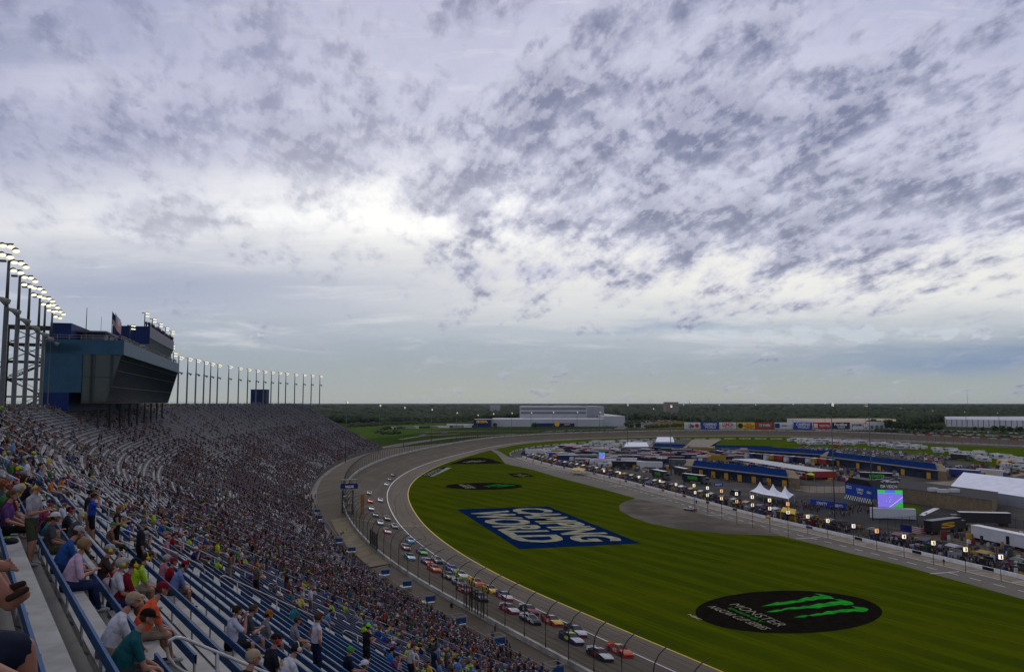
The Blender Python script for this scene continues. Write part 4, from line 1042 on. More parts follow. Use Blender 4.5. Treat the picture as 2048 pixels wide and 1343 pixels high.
for k in range(14):
    x_ = 1175 + k * 2.4; p0 = aty(x_, 813.5, 1384.5); p1 = aty(x_ + .9, 813.5, 1384.5); mb.quad(p0, p1, (p1[0], p1[1], p1[2] - 24), (p0[0], p0[1], p0[2] - 24))
whp(mb.build('ribs', gd))
mb = MB(); boxpx(mb, 947, 981, 1265, 60, 838.5); blk = whp(mb.build('blue_block', ikb))
def sign_y(parent, txt, x0, y0, x1, y1, y_, m, bold=.05, name='lettering'):
    p0 = Vector(aty(x0, y1, y_)); p1 = Vector(aty(x1, y1, y_)); p2 = Vector(aty(x0, y0, y_)); p1.z = p0.z; p2.x = p0.x
    mb = MB(); text_quad(mb, txt, p0, p1 - p0, Vector((0, 0, p2.z - p0.z)), 0, 0, 1, 1, 0, bold); o = mb.build(name, m, parent)
    if parent is not None: o.matrix_parent_inverse = Matrix.Translation(parent.location).inverted() if parent.type == 'EMPTY' else Matrix.Identity(4)
    return o
sign_y(blk, 'IKEA', 953, 840.3, 976, 845.2, 1264.5, iky, .07)
mb = MB(); p0 = aty(1068, 845.5, 1288); p1 = aty(1149, 845.5, 1288); mb.box(((p0[0] + p1[0]) / 2, 1288, p0[2] / 2 - .2), (p1[0] - p0[0], 1.2, p0[2])); b2o = whp(mb.build('blue_fascia', ikb))
sign_y(b2o, 'IKEA', 1129, 847, 1141, 849.6, 1287, iky, .05)
mb = MB(); p0 = aty(1114, 847, 1286.8); mb.tube([(p0[0], 1286.8, p0[2] - .2), (p0[0], 1286.3, p0[2] - .2)], 4.0, 10); whp(mb.build('yellow_emblem', iky))
tanr = mat('tan_roof', (.42, .32, .21), .8, var=.15, scale=.02); ww = mat('white_cladding', (.52, .53, .54), .6, var=.08, scale=.05)
w2 = empty('warehouse', (*aty(1680, 850, 1150)[:2], -.3)); tag(w2, 'low white warehouse with a wide tan roof behind the billboards', 'building')
mb = MB(); P_ = [aty(1574, 841, 1390), aty(1642, 848, 1100), aty(1792, 848, 1140), aty(1792, 840, 1400)]
mb.prism([(p[0], p[1]) for p in P_], -.3, 11, 0, 1); o = mb.build('hall', [ww, tanr], w2); o.matrix_parent_inverse = Matrix.Translation(w2.location).inverted()
mb = MB()
for k in range(16):
    f = k / 15; x_ = P_[1][0] + (P_[2][0] - P_[1][0]) * f; y_ = P_[1][1] + (P_[2][1] - P_[1][1]) * f; mb.box((x_, y_ - .4, 4), (4, .8, 5))
o = mb.build('dock_doors', gd, w2); o.matrix_parent_inverse = Matrix.Translation(w2.location).inverted()
w3 = empty('warehouse', (*aty(1970, 850, 1300)[:2], -.3)); tag(w3, 'long white warehouse with dark vertical joints at the right edge', 'building')
mb = MB(); P_ = [aty(1890, 850, 1560), aty(1893, 850, 1300), aty(2130, 853, 1180), aty(2160, 850, 1560)]; mb.prism([(p[0], p[1]) for p in P_], -.3, 11.5, 0, 1); o = mb.build('hall', [ww, roofw], w3); o.matrix_parent_inverse = Matrix.Translation(w3.location).inverted()
mb = MB()
for k in range(22):
    f = k / 21; x_ = P_[1][0] + (P_[2][0] - P_[1][0]) * f; y_ = P_[1][1] + (P_[2][1] - P_[1][1]) * f; mb.box((x_, y_ - .3, 6), (.8, .6, 11))
o = mb.build('wall_joints', gd, w3); o.matrix_parent_inverse = Matrix.Translation(w3.location).inverted()
def simple_building(x0, x1, ytop, y_, depth, m, label, cat='building', name='building', extra=None, winm=None, zb=-.3):
    t = empty(name, (*aty((x0 + x1) / 2, ytop, y_)[:2], zb)); tag(t, label, cat)
    mb = MB(); a, b = boxpx(mb, x0, x1, y_, depth, ytop, zb); o = mb.build('walls', m, t); o.matrix_parent_inverse = Matrix.Translation(t.location).inverted()
    if winm:
        mb = MB(); n = 8
        for r in range(3):
            for k in range(n):
                f = (k + .5) / n; z = (a[2]) * (.35 + .2 * r); mb.box((a[0] + (b[0] - a[0]) * f, y_ - .2, z), ((b[0] - a[0]) / n * .5, .5, a[2] * .09))
        o = mb.build('windows', winm, t); o.matrix_parent_inverse = Matrix.Translation(t.location).inverted()
    return t
tanb = mat('tan_masonry', (.22, .165, .095), .85, var=.12, scale=.6)
simple_building(1331, 1357, 803.5, 2300, 30, mat('far_tan', (.24, .21, .16), .8, var=.1), 'tan high-rise block above the trees right of the warehouse', winm=gd)
simple_building(980, 1000, 810, 2600, 30, mat('far_pale', (.36, .36, .37), .8, var=.1), 'pale far building with dark windows above the tree line', winm=gd)
simple_building(1600, 1690, 838, 1150, 16, roofw, 'flat pale shed roof left of the tan-roofed warehouse', name='shed') if False else None
simple_building(893, 947, 847.5, 1300, 14, roofw, 'row of pale trailers parked left of the blue warehouse corner', 'trailer', 'parked_trailers')
for k, (a, b, c, d) in enumerate([(1417, 797, 9000, .9), (1404, 800, 9000, .9), (1934, 780, 7000, .7), (1379, 800, 2600, .5), (1300, 796, 7500, .7)]):
    X_, Y_, Z_ = aty(a, b, c); mb = MB(); mb.tube([(X_, Y_, 0), (X_, Y_, Z_)], [d * 2.4, d], 4); tag(mb.build('radio_mast', mat('far_mast', (.16, .16, .17), .7)), 'thin radio mast on the horizon, %s from the left' % ordn[[2, 1, 4, 3, 0][k] if False else k], 'mast', 'masts on the horizon')
# buses in the far field
def simple_bus(x, y, rz, body, label, cat='bus', name='bus', L=12, Wd=2.5, Hh=3.2, grp=None):
    t = empty(name, (x, y, -.3), rz); tag(t, label, cat, grp); mb = MB(); mb.box((0, 0, .45 + Hh / 2), (L, Wd, Hh - .4)); mb.build('body', body, t)
    mb = MB(); mb.box((-.2, 0, 2.35), (L * .9, Wd + .04, .8)); mb.box((L / 2, 0, 2.1), (.06, Wd * .9, 1.3)); mb.build('windows', mat('coach_glass', (.02, .022, .025), .2), t)
    return t
for k in range(15):
    x, y = at(790 + k * 11.2, 857.5 - k * .25 + (k % 2) * .3, -.3)
    simple_bus(x, y, math.radians(4), [white_m, mat('silver_coach', (.3, .3, .32), .4, .3), mat('dark_coach', (.04, .045, .06), .4)][(k * 5 + k // 3) % 3], '%s parked coach, %s from the left in the row on the far field' % (['White', 'Silver', 'Dark'][(k * 5 + k // 3) % 3], ordn[k]), grp='coaches on the far field')
# billboards
bbm = {'white': mat('board_white', (.62, .62, .60), .6, var=.03), 'blue': mat('board_blue', (.015, .05, .42), .6, var=.03), 'yellow': mat('board_yellow', (.70, .55, .04), .6, var=.03), 'red': mat('board_red', (.48, .02, .03), .6, var=.03), 'black': mat('board_black', (.02, .02, .02), .6, var=.03), 'dkblue': mat('board_dkblue', (.01, .04, .2), .6, var=.03), 'green': mat('board_green', (.03, .25, .08), .6, var=.03)}
boards = [('white', [('Lite', 'black', .28, .2, .6, .8)], 'white'), ('blue', [('CAMPING', 'white', .12, .5, .9, .9), ('WORLD', 'white', .2, .1, .85, .48)], ''), ('white', [('LUNCH', 'red', .18, .4, .82, .92), ('PORTILLO', 'red', .2, .14, .8, .3)], ''),
          ('yellow', [('2019', 'red', .5, .62, .8, .9), ('CHAMPIONSHIP', 'red', .36, .38, .96, .58), ('WEEKEND', 'red', .42, .1, .92, .32)], ''), ('red', [('O Reilly', 'white', .2, .35, .82, .75)], ''),
          ('white', [('ISM', 'white', .05, .3, .24, .7), ('ISM.EDU', 'dkblue', .38, .4, .7, .6)], ''), ('blue', [('CAMPING', 'white', .12, .5, .9, .9), ('WORLD', 'white', .2, .1, .85, .48)], ''), ('red', [('TOYOTA', 'white', .36, .3, .95, .65)], ''),
          ('black', [('Portillos', 'white', .15, .5, .85, .88), ('TODAY', 'white', .3, .12, .75, .45)], ''), ('white', [('proven', 'black', .06, .3, .62, .75), ('IT', 'red', .72, .25, .88, .75)], '')]
lab = ['white billboard reading Lite with a small red emblem', 'blue CAMPING WORLD billboard between two white boards', 'white billboard with red slanted lettering left of the yellow board', 'yellow billboard with red lines of text', 'red billboard with white lettering right of the yellow board', 'white billboard with a small blue square at its left', 'blue CAMPING WORLD billboard beside the red TOYOTA board', 'red billboard reading TOYOTA', 'black billboard with white script right of the TOYOTA board', 'white billboard reading proven, rightmost of the row']
ex = [1368, 1402, 1438, 1474, 1511, 1549, 1587, 1625.5, 1662.5, 1701, 1740]
for k, (c, tx, _) in enumerate(boards):
    x0, x1 = ex[k] + .7, ex[k + 1] - 1.2; YB = 990 - k * 1.6; p0 = aty(x0, 857.5, YB); p1 = aty(x1, 857.5, YB); zt = aty(x0, 844, YB)[2]
    t = empty('billboard', (p0[0], YB, -.3)); tag(t, lab[k], 'billboard', 'billboards beyond the backstretch')
    wdt = p1[0] - p0[0]; hz = zt - p0[2]; zb = p0[2] + .3
    mb = MB(); mb.box((wdt / 2, 0, zb + hz / 2), (wdt, .4, hz)); pn = mb.build('panel', bbm[c], t)
    for q, (s_, mc, a, b, c2_, d2) in enumerate(tx):
        mb = MB(); text_quad(mb, s_, (0, -.25, zb), (wdt, 0, 0), (0, 0, hz), a, b, c2_, d2, 0, .045); mb.build('lettering', bbm[mc], pn)
    if k == 0: mb = MB(); mb.tube([(wdt * .78, -.22, zb + hz / 2), (wdt * .78, -.3, zb + hz / 2)], hz * .3, 12); mb.build('emblem', bbm['red'], pn)
    if k == 3: mb = MB(); mb.tube([(wdt * .18, -.22, zb + hz / 2), (wdt * .18, -.3, zb + hz / 2)], hz * .4, 12); mb.build('emblem', bbm['black'], pn)
    if k == 5: mb = MB(); mb.box((wdt * .14, -.23, zb + hz / 2), (wdt * .26, .05, hz * .7)); mb.build('emblem', bbm['dkblue'], pn); text_obj = pn.children[0]; text_obj.location.y -= .1
    if k == 7: mb = MB(); mb.box((wdt * .15, -.23, zb + hz / 2), (wdt * .22, .05, hz * .62)); mb.build('emblem', bbm['white'], pn)
    if k == 4: mb = MB(); mb.box((wdt * .5, -.225, zb + hz * .55), (wdt * .72, .03, hz * .5)); mb.build('emblem', bbm['green'], pn)
    if k == 9: mb = MB(); mb.tube([(wdt * .8, -.22, zb + hz / 2), (wdt * .8, -.24, zb + hz / 2)], hz * .42, 14); mb.build('emblem', bbm['red'], pn); mb = MB(); mb.tube([(wdt * .8, -.23, zb + hz / 2), (wdt * .8, -.25, zb + hz / 2)], hz * .33, 14); mb.build('emblem_disc', bbm['white'], pn); pn.children[1].location.y -= .05
    mb = MB()
    for q in range(5): mb.box((wdt * (q + .5) / 5, .3, zb / 2), (.4, .4, zb))
    mb.build('legs', dark_m, t)

# ================================================================== FOREST
leaf_m = bpy.data.materials.new('foliage'); leaf_m.use_nodes = True; h = NG(leaf_m.node_tree); b = leaf_m.node_tree.nodes['Principled BSDF']
b.inputs['Roughness'].default_value = .85; b.inputs['Specular IOR Level'].default_value = .1
tcx = h.n('ShaderNodeTexCoord'); k1 = h.noise(tcx.outputs['Object'], .05, 5, .7); k2 = h.noise(tcx.outputs['Object'], .008, 3, .5)
c_ = h.mix(h.ss(k1, .35, .65), (.014, .028, .010), (.034, .054, .016)); c_ = h.mix(h.ss(k2, .4, .65, 0, .5), c_, (.045, .056, .022)); h.put(b.inputs['Base Color'], c_)
rng = np.random.RandomState(3)
ico = bmesh.new(); bmesh.ops.create_icosphere(ico, subdivisions=1, radius=1); IV = np.array([v.co[:] for v in ico.verts]); IF = np.array([[v.index for v in f.verts] for f in ico.faces]); ico.free()
def crowns(P, R, jit=.35):
    n = len(P); V = IV[None] * (1 + rng.uniform(-jit, jit, (n, len(IV), 1))); V = V * R[:, None, :]; V = V + P[:, None, :]
    F = IF[None] + (np.arange(n) * len(IV))[:, None, None]; return V.reshape(-1, 3), F.reshape(-1, 3)
pts = []
def front(px_):   # where the wood begins, by bearing
    return float(np.interp(px_, [600, 780, 940, 960, 1230, 1260, 1330, 1400, 1570, 1640, 1800, 1880, 2100], [1450, 1560, 1700, 1950, 1950, 1750, 1800, 1500, 1480, 1600, 1300, 1600, 1650]))
for band_, n_, r0, r1, sz in ((0, 5200, 0, 260, 7.0), (1, 5200, 260, 900, 9.0), (2, 4200, 900, 2600, 16.0), (3, 4200, 2600, 7000, 34.0)):
    pxs = rng.uniform(560, 2120, n_); d = r0 + (r1 - r0) * rng.uniform(0, 1, n_) ** .8
    for a, dd in zip(pxs, d):
        Y_ = front(a) + dd; pts.append(((a - 1024) / FL * Y_, Y_, sz))
pts = np.array(pts); n = len(pts); hgt = rng.uniform(.55, 1.25, n)
P = np.c_[pts[:, :2], np.clip(11 + 3 * np.sin(pts[:, 0] * .01), 8, 15) * hgt - .5]; P[:, 2] = np.where(pts[:, 2] > 12, P[:, 2] * (1.0 + pts[:, 2] * .012), P[:, 2]) - 4
R = np.c_[pts[:, 2] * rng.uniform(.7, 1.3, n), pts[:, 2] * rng.uniform(.7, 1.3, n), np.minimum(8, pts[:, 2]) * rng.uniform(.7, 1.15, n)]
V, F = crowns(P, R); fo = npmesh('woodland', V, F, leaf_m); tag(fo, 'dark green wood stretching to the horizon beyond the racetrack', 'woodland', kind='stuff')
# bushy hedges and scattered scrub in the far fields
pp = []
for (x0, y0, x1, y1, n_) in [(700, 852, 935, 840, 260), (752, 866, 800, 866, 24), (757, 858, 790, 857, 16), (1240, 848, 1330, 838, 60), (1290, 855, 1420, 847, 90), (1420, 843, 1570, 840, 120), (1750, 862, 1900, 866, 60), (1440, 838, 1520, 836, 50)]:
    for _ in range(n_): f = rng.rand(); x_, y_ = at(x0 + (x1 - x0) * f, y0 + (y1 - y0) * f + rng.uniform(-2, 2), 0); pp.append((x_, y_, 1.2))
pp = np.array(pp); V, F = crowns(pp, np.c_[rng.uniform(1.5, 4, len(pp)), rng.uniform(1.5, 4, len(pp)), rng.uniform(1.2, 3.2, len(pp))]); tag(npmesh('hedges', V, F, leaf_m), 'low bushes and hedges scattered over the far fields', 'bushes', kind='stuff')
# single trees nearer the track: trunk, limbs, leaf clumps
bark_m = mat('bark', (.08, .06, .045), .9, var=.2)
treeleaf = mat('tree_leaves', (.030, .060, .014), .8, var=.5, scale=.25, spec=.1)
def tree(x, y, Hh, Rr, label, seed, grp='trees beyond the backstretch'):
    t = empty('tree', (x, y, -.3)); tag(t, label, 'tree', grp); r_ = random.Random(seed)
    mb = MB(); mb.tube([(0, 0, 0), (.1, 0, Hh * .35), (-.1, .1, Hh * .7)], [.35, .25, .12], 6)
    for k in range(5): a = r_.uniform(0, 6.28); mb.tube([(0, 0, Hh * (.3 + .08 * k)), (math.cos(a) * Rr * .6, math.sin(a) * Rr * .6, Hh * (.5 + .08 * k))], [.14, .04], 5)
    mb.build('trunk', bark_m, t)
    n = 60; P = []; R = []
    for _ in range(n):
        a = r_.uniform(0, 6.28); q = r_.random() ** .5 * Rr * .85; zz = r_.uniform(.3, .93); q *= math.sqrt(max(.1, 1 - ((zz - .6) / .42) ** 2)); P.append((math.cos(a) * q, math.sin(a) * q, Hh * zz)); s_ = Rr * r_.uniform(.16, .34); R.append((s_, s_, s_ * .75))
    V, F = crowns(np.array(P), np.array(R), .45); npmesh('crown', V, F, treeleaf, t)
tl_ = [(1738, 858, 13, 6), (1747, 858, 15, 7), (1757, 859, 13, 6), (1768, 859, 14, 7), (1779, 860, 15, 7), (1790, 860, 12, 6), (1800, 861, 13, 6.5), (1812, 861, 11, 6), (1825, 862, 12, 6), (1840, 862, 10, 5), (1853, 863, 11, 6), (1866, 863, 9, 5), (1880, 863, 10, 5), (1990, 863, 8, 4.5), (2005, 865, 9, 5), (2020, 865, 8, 4), (2038, 866, 9, 5), (990, 856, 8, 4), (1068, 857, 9, 5), (1254, 856, 9, 5), (1276, 857, 9, 5), (1263, 857, 7, 3.5), (1950, 862, 6, 3), (1965, 862, 6, 3), (1712, 857, 9, 5)]
for k, (a, b, hh_, rr_) in enumerate(tl_):
    x, y = at(a, b, -.3); tree(x, y, hh_, rr_, '%s tree %s, %s from the left' % ('broad dark' if rr_ > 5.5 else 'small round', 'right of the billboards' if 1700 < a < 1900 else ('by the right warehouse' if a > 1900 else 'near the grey warehouse'), ordn[sum(q[0] < a for q in tl_)]), k)

# ================================================================== PADDOCK BUILDINGS AND TENTS
roofb = mat('blue_roof', (.006, .026, .10), .8, 0, var=.1, scale=.3, spec=0.0)
def garage(c, zr, label, gables=True, name='garage', doors=0, mroof=None, zb=0):
    """long low building from four ground corners (pixels)"""
    g4 = [Vector((*at(*p), 0)) for p in c]; cen = sum(g4, Vector()) / 4
    t = empty(name, cen); tag(t, label, 'building'); loc = [(p - cen) for p in g4]
    U = (loc[1] - loc[0]); V = (loc[3] - loc[0]); L = U.length; U.normalize(); D = V.length; Vn = V.normalized()
    def P(u, v, z): q = loc[0] + U * u + Vn * v; return (q.x, q.y, z)
    mb = MB(); hexa(mb, [P(0, 0, zb), P(L, 0, zb), P(L, D, zb), P(0, D, zb)], [P(0, 0, zr), P(L, 0, zr), P(L, D, zr), P(0, D, zr)]); mb.build('walls', tanb if gables else mat('shade_wall', (.05, .055, .07), .8), t)
    if gables:
        mb = MB(); e = 1.4; cap_ = min(7, L * .1)
        for u0_, u1_ in ((0, 0),): pass
        hexa(mb, [P(cap_, -e, zr - .7), P(L - cap_, -e, zr - .7), P(L - cap_, D * .5, zr + 1.4), P(cap_, D * .5, zr + 1.4)], [P(cap_, -e, zr - .4), P(L - cap_, -e, zr - .4), P(L - cap_, D * .5, zr + 1.7), P(cap_, D * .5, zr + 1.7)])
        hexa(mb, [P(cap_, D * .5, zr + 1.4), P(L - cap_, D * .5, zr + 1.4), P(L - cap_, D + e, zr - .7), P(cap_, D + e, zr - .7)], [P(cap_, D * .5, zr + 1.7), P(L - cap_, D * .5, zr + 1.7), P(L - cap_, D + e, zr - .4), P(cap_, D + e, zr - .4)])
        mb.build('roof', mroof or roofb, t)
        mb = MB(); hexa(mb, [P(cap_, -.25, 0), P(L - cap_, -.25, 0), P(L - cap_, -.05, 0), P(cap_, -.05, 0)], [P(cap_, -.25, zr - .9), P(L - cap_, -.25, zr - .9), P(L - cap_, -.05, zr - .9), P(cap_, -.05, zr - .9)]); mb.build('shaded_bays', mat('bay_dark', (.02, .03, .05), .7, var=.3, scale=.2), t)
    for k in range(doors):
        f = cap_ + (L - 2 * cap_) * (k + .6) / doors; mb = MB(); hexa(mb, [P(f, -.6, .1), P(f + 3, -.6, .1), P(f + 3, -.4, .1), P(f, -.4, .1)], [P(f, -.6, 3.2), P(f + 3, -.6, 3.2), P(f + 3, -.4, 3.2), P(f, -.4, 3.2)]); mb.build('door', mat('gold_door', (.55, .30, .03), .6, var=.1), t)
    return t
garage([(1368, 947), (1600, 978), (1608, 964), (1380, 934)], 4.6, 'long garage with a blue roof, tan ends and yellow doors behind the pit crews', doors=7)
garage([(1640, 926), (1895, 962), (1908, 948), (1655, 915)], 4.6, 'long blue-roofed garage with tan ends, right of the lamp-lit pit lane', doors=5)
garage([(1480, 908), (1700, 923), (1702, 916), (1482, 899)], 3.4, 'long low all-blue garage in front of the infield car park', doors=0)
garage([(1415, 903), (1560, 906), (1560, 902), (1420, 899)], 3.0, 'low blue shed roof at the back of the paddock, left of the parked cars', doors=0)
garage([(1296, 902), (1372, 905), (1378, 898), (1308, 896)], 3.6, 'small blue and tan building beside the white marquee', doors=0)
g5 = garage([(1790, 1000), (1985, 1032), (2006, 1014), (1815, 985)], 5.2, 'tan media building with a flat dark roof and a blue banner', gables=False, name='media_building'); 
[o.data.materials.__setitem__(0, tanb) for o in g5.children]
def on_building(t, c, px4, z, m, name): pass
mb = MB(); ps = [Vector((*at(*p), 5.23)) for p in ((1790, 1000), (1985, 1032), (2006, 1014), (1815, 985))]; ce = sum(ps, Vector()) / 4
ps = [ps[0], ps[1], ps[1] + (ps[3] - ps[0]), ps[3]]; ce = sum(ps, Vector()) / 4; ps = [ce + (p - ce) * 1.02 for p in ps]; ps = [Vector((p.x, p.y, 5.24)) for p in ps]; mb.poly([p[:] for p in ps]); o = mb.build('roof', mat('dark_flat_roof', (.05, .048, .045), .9, var=.2), g5); o.matrix_parent_inverse = Matrix.Translation(g5.location).inverted()
for a, b in ((1866, 978), (1886, 981), (1908, 980)): x, y = at(a, b, 5.8); mb = MB(); mb.box((x, y, 5.8), (3.2, 2.2, 1.2)); o = mb.build('roof_unit', roofw, g5); o.matrix_parent_inverse = Matrix.Translation(g5.location).inverted()
q0, q1 = Vector((*at(1838, 1005), .8)), Vector((*at(1908, 1013), .8)); nrm_ = (q1 - q0).cross(Vector((0, 0, 1))).normalized() * .5
if nrm_.y > 0: nrm_ = -nrm_
ban = empty('banner', (q0 + nrm_)); tag(ban, 'dark blue banner reading THE MAGNIFICENT MILE on the media building wall', 'banner')
mb = MB(); mb.box(((q1 - q0) / 2)[:], ((q1 - q0).length, .1, .1)) if False else mb.quad((0, 0, 0), (q1 - q0)[:], ((q1 - q0) + Vector((0, 0, 4)))[:], (0, 0, 4)); mb.build('cloth', mat('banner_blue', (.03, .06, .18), .7, var=.1), ban)
mb = MB(); Uq = q1 - q0; text_quad(mb, 'THE MAGNIFICENT', nrm_ * .2, Uq, Vector((0, 0, 4)), .05, .55, .6, .85); text_quad(mb, 'MILE DARE & FREE', nrm_ * .2, Uq, Vector((0, 0, 4)), .05, .2, .55, .48); mb.build('lettering', white_m, ban)
# awning dome, tents
tent_m = mat('tent_white', (.78, .79, .82), .7, var=.05, scale=.3)
def tent(c, wall, rise, label, name='tent', closed=True):
    g4 = [Vector((*at(*p), 0)) for p in c]; cen = sum(g4, Vector()) / 4; t = empty(name, cen); tag(t, label, 'tent'); lo = [p - cen for p in g4]
    m1 = (lo[0] + lo[3]) / 2; m2 = (lo[1] + lo[2]) / 2; U = m2 - m1; r1, r2 = m1 + U * .06, m2 - U * .06
    mb = MB(); T = lambda v, z: (v.x, v.y, z)
    a, b, c_, d = [T(p, wall) for p in lo]; e, f = T(r1, wall + rise), T(r2, wall + rise)
    mb.add([a, b, c_, d, e, f], [(0, 1, 5, 4), (2, 3, 4, 5), (1, 2, 5), (3, 0, 4)]); mb.build('roof', tent_m, t)
    mb = MB()
    for i in range(4):
        p, q = lo[i] * .985, lo[(i + 1) % 4] * .985
        if closed: mb.quad(T(p, 0), T(q, 0), T(q, wall), T(p, wall))
        n_ = 6
        for k in range(n_): w_ = p.lerp(q, k / n_); mb.tube([T(w_, 0), T(w_, wall)], .08, 4)
    mb.build('walls' if closed else 'legs', mat('tent_wall', (.30, .32, .35), .7, var=.1), t); return t
tent([(1902, 992), (2080, 1022), (2120, 998), (1935, 975)], 4.2, 4.4, 'huge white marquee at the right edge behind the media building', 'marquee')
tent([(1248, 899.5), (1298, 899.5), (1294, 894), (1254, 894)], 2.8, 2.6, 'white marquee with open sides among the paddock cars', 'marquee')
tent([(1311, 890), (1349, 890), (1347, 885), (1314, 885)], 3.0, 3.4, 'smaller pointed white marquee left of a red truck', 'marquee')
def peak_tent(parent, c, wall, rise):
    g4 = [Vector((*at(*p, wall), wall)) for p in c]; cen = sum(g4, Vector()) / 4; n = 6; mb = MB()
    ring0 = []
    for i in range(4):
        for k in range(n): ring0.append(g4[i].lerp(g4[(i + 1) % 4], k / n))
    L = [ring0]
    for f, z in ((.65, .16), (.38, .38), (.18, .66), (.03, 1.0)): L.append([Vector((cen.x + (p.x - cen.x) * f, cen.y + (p.y - cen.y) * f, wall + rise * z)) for p in ring0])
    m_ = len(ring0); vs = [p[:] for r in L for p in r]; mb.add(vs, [(i * m_ + k, i * m_ + (k + 1) % m_, (i + 1) * m_ + (k + 1) % m_, (i + 1) * m_ + k) for i in range(4) for k in range(m_)])
    for p in g4: mb.tube([(p.x, p.y, 0), (p.x, p.y, wall)], .09, 4)
    return mb
pk = empty('peaked_tent', (*at(1543, 1000), 0)); tag(pk, 'white tent with three pointed peaks standing on dark asphalt behind pit lane', 'tent')
for c in ([(1500, 981), (1527, 988), (1541, 981), (1514, 975.5)], [(1527, 988), (1552, 992), (1565, 985), (1541, 981)], [(1552, 992), (1577, 997), (1588, 988), (1565, 985)]):
    o = peak_tent(None, c, 3.0, 3.6).build('canopy', tent_m, pk); o.matrix_parent_inverse = Matrix.Translation(pk.location).inverted()
# big screens
def screen_img():
    m = bpy.data.materials.new('screen_picture'); m.use_nodes = True; h = NG(m.node_tree); b = m.node_tree.nodes['Principled BSDF']
    t = h.n('ShaderNodeTexCoord'); s = h.n('ShaderNodeSeparateXYZ'); m.node_tree.links.new(t.outputs['UV'], s.inputs[0]); u, v = s.outputs[0], s.outputs[1]
    road = h.ss(h.m('ADD', h.m('MULTIPLY', u, .7), h.m('MULTIPLY', v, -1.0)), -.35, -.30)
    c = h.mix(h.ss(v, .80, .82), (.17, .13, .62), (.02, .42, .05))
    g2 = h.ss(h.m('SUBTRACT', h.m('SUBTRACT', u, .55), h.m('MULTIPLY', v, 1.2)), .0, .02); c = h.mix(g2, c, (.02, .30, .04))
    ln = h.m('LESS_THAN', h.m('ABSOLUTE', h.m('SUBTRACT', h.m('SUBTRACT', u, .45), h.m('MULTIPLY', v, .9))), .012); c = h.mix(ln, c, (.7, .65, .8))
    n_ = h.n('ShaderNodeTexVoronoi'); n_.inputs['Scale'].default_value = 9; m.node_tree.links.new(t.outputs['UV'], n_.inputs['Vector'])
    cars = h.m('MULTIPLY', h.m('LESS_THAN', n_.outputs['Distance'], .16), h.m('MULTIPLY', h.m('LESS_THAN', h.m('ABSOLUTE', h.m('SUBTRACT', v, h.m('ADD', .25, h.m('MULTIPLY', u, .38)))), .16), 1.0)); c = h.mix(cars, c, (.85, .85, .95))
    bn = h.m('MULTIPLY', h.m('GREATER_THAN', v, .83), h.m('MULTIPLY', h.m('GREATER_THAN', u, .3), h.m('LESS_THAN', u, .7))); c = h.mix(bn, c, (.05, .12, .75))
    h.put(b.inputs['Base Color'], (0, 0, 0, 1)); h.put(b.inputs['Emission Color'], c); b.inputs['Emission Strength'].default_value = 1.15; return m
scr_m = screen_img()
def uvquad(mb_name, p, m, parent):
    me = bpy.data.meshes.new(mb_name); me.from_pydata([tuple(q) for q in p], [], [(0, 1, 2, 3)]); me.materials.append(m); uv = me.uv_layers.new(name='UVMap')
    for i, c in enumerate(((0, 0), (1, 0), (1, 1), (0, 1))): uv.data[i].uv = c
    return link(mb_name, me, parent)
X0, Y0 = at(1782, 1036); t = empty('video_screen', (X0, Y0, 0), math.radians(-14)); tag(t, 'large lit video screen headed ISM VISION showing a race, on a white trailer', 'screen')
dsc = math.hypot(X0, Y0); k_ = Y0 / FL
wS = 46 * k_; zs0 = aty(1780, 1014, Y0)[2]; zs1 = aty(1780, 979, Y0)[2]
mb = MB(); mb.box((0, .3, (zs0 + zs1) / 2), (wS + .4, .5, zs1 - zs0 + .4)); cas = mb.build('casing', mat('screen_black', (.015, .015, .015), .5), t)
uvquad('display', [(-wS / 2, 0, zs0), (wS / 2, 0, zs0), (wS / 2, 0, zs1), (-wS / 2, 0, zs1)], scr_m, cas)
mb = MB(); mb.box((-.3, .3, zs1 + 1.1), (wS * .7, .4, 1.5)); hd_ = mb.build('header', mat('screen_black', (0, 0, 0)), t)
mb = MB(); text_quad(mb, 'ISM VISION', (-.3 - wS * .33, .08, zs1 + .55), (wS * .66, 0, 0), (0, 0, 1.1), 0, 0, 1, 1, 0, .03); mb.build('lettering', white_m, hd_)
mb = MB(); mb.box((0, .1, zs0 - .75), (wS * .75, .3, .9)); mb.build('footer', mat('footer_gold', (.4, .2, .03), .6), t)
mb = MB()
for a in (-1, 1): mb.box((a * wS * .2, .4, zs0 / 2), (.35, .35, zs0))
mb.build('mast', dark_m, t)
mb = MB(); mb.box((.3, -1.4, 1.9), (wS * 1.75, 2.4, 3.2)); mb.box((.3, -1.4, .5), (wS * 1.4, 2.2, .5), 0, 1); mb.build('trailer', [mat('trailer_white', (.52, .55, .57), .5, var=.06), dark_m], t)
X0, Y0 = at(1204, 930); t = empty('video_screen', (X0, Y0, 0)); tag(t, 'small lit purple video screen on a pole in the left paddock', 'screen')
z0_, z1_ = aty(1200, 919, Y0)[2], aty(1200, 904, Y0)[2]; wS = 12 * Y0 / FL; mb = MB(); mb.box((0, .3, (z0_ + z1_) / 2), (wS + .4, .5, z1_ - z0_ + .4)); mb.box((0, .4, z0_ / 2), (.5, .5, z0_)); cas = mb.build('casing', MATS['screen_black'], t)
uvquad('display', [(-wS / 2, 0, z0_), (wS / 2, 0, z0_), (wS / 2, 0, z1_), (-wS / 2, 0, z1_)], scr_m, cas)
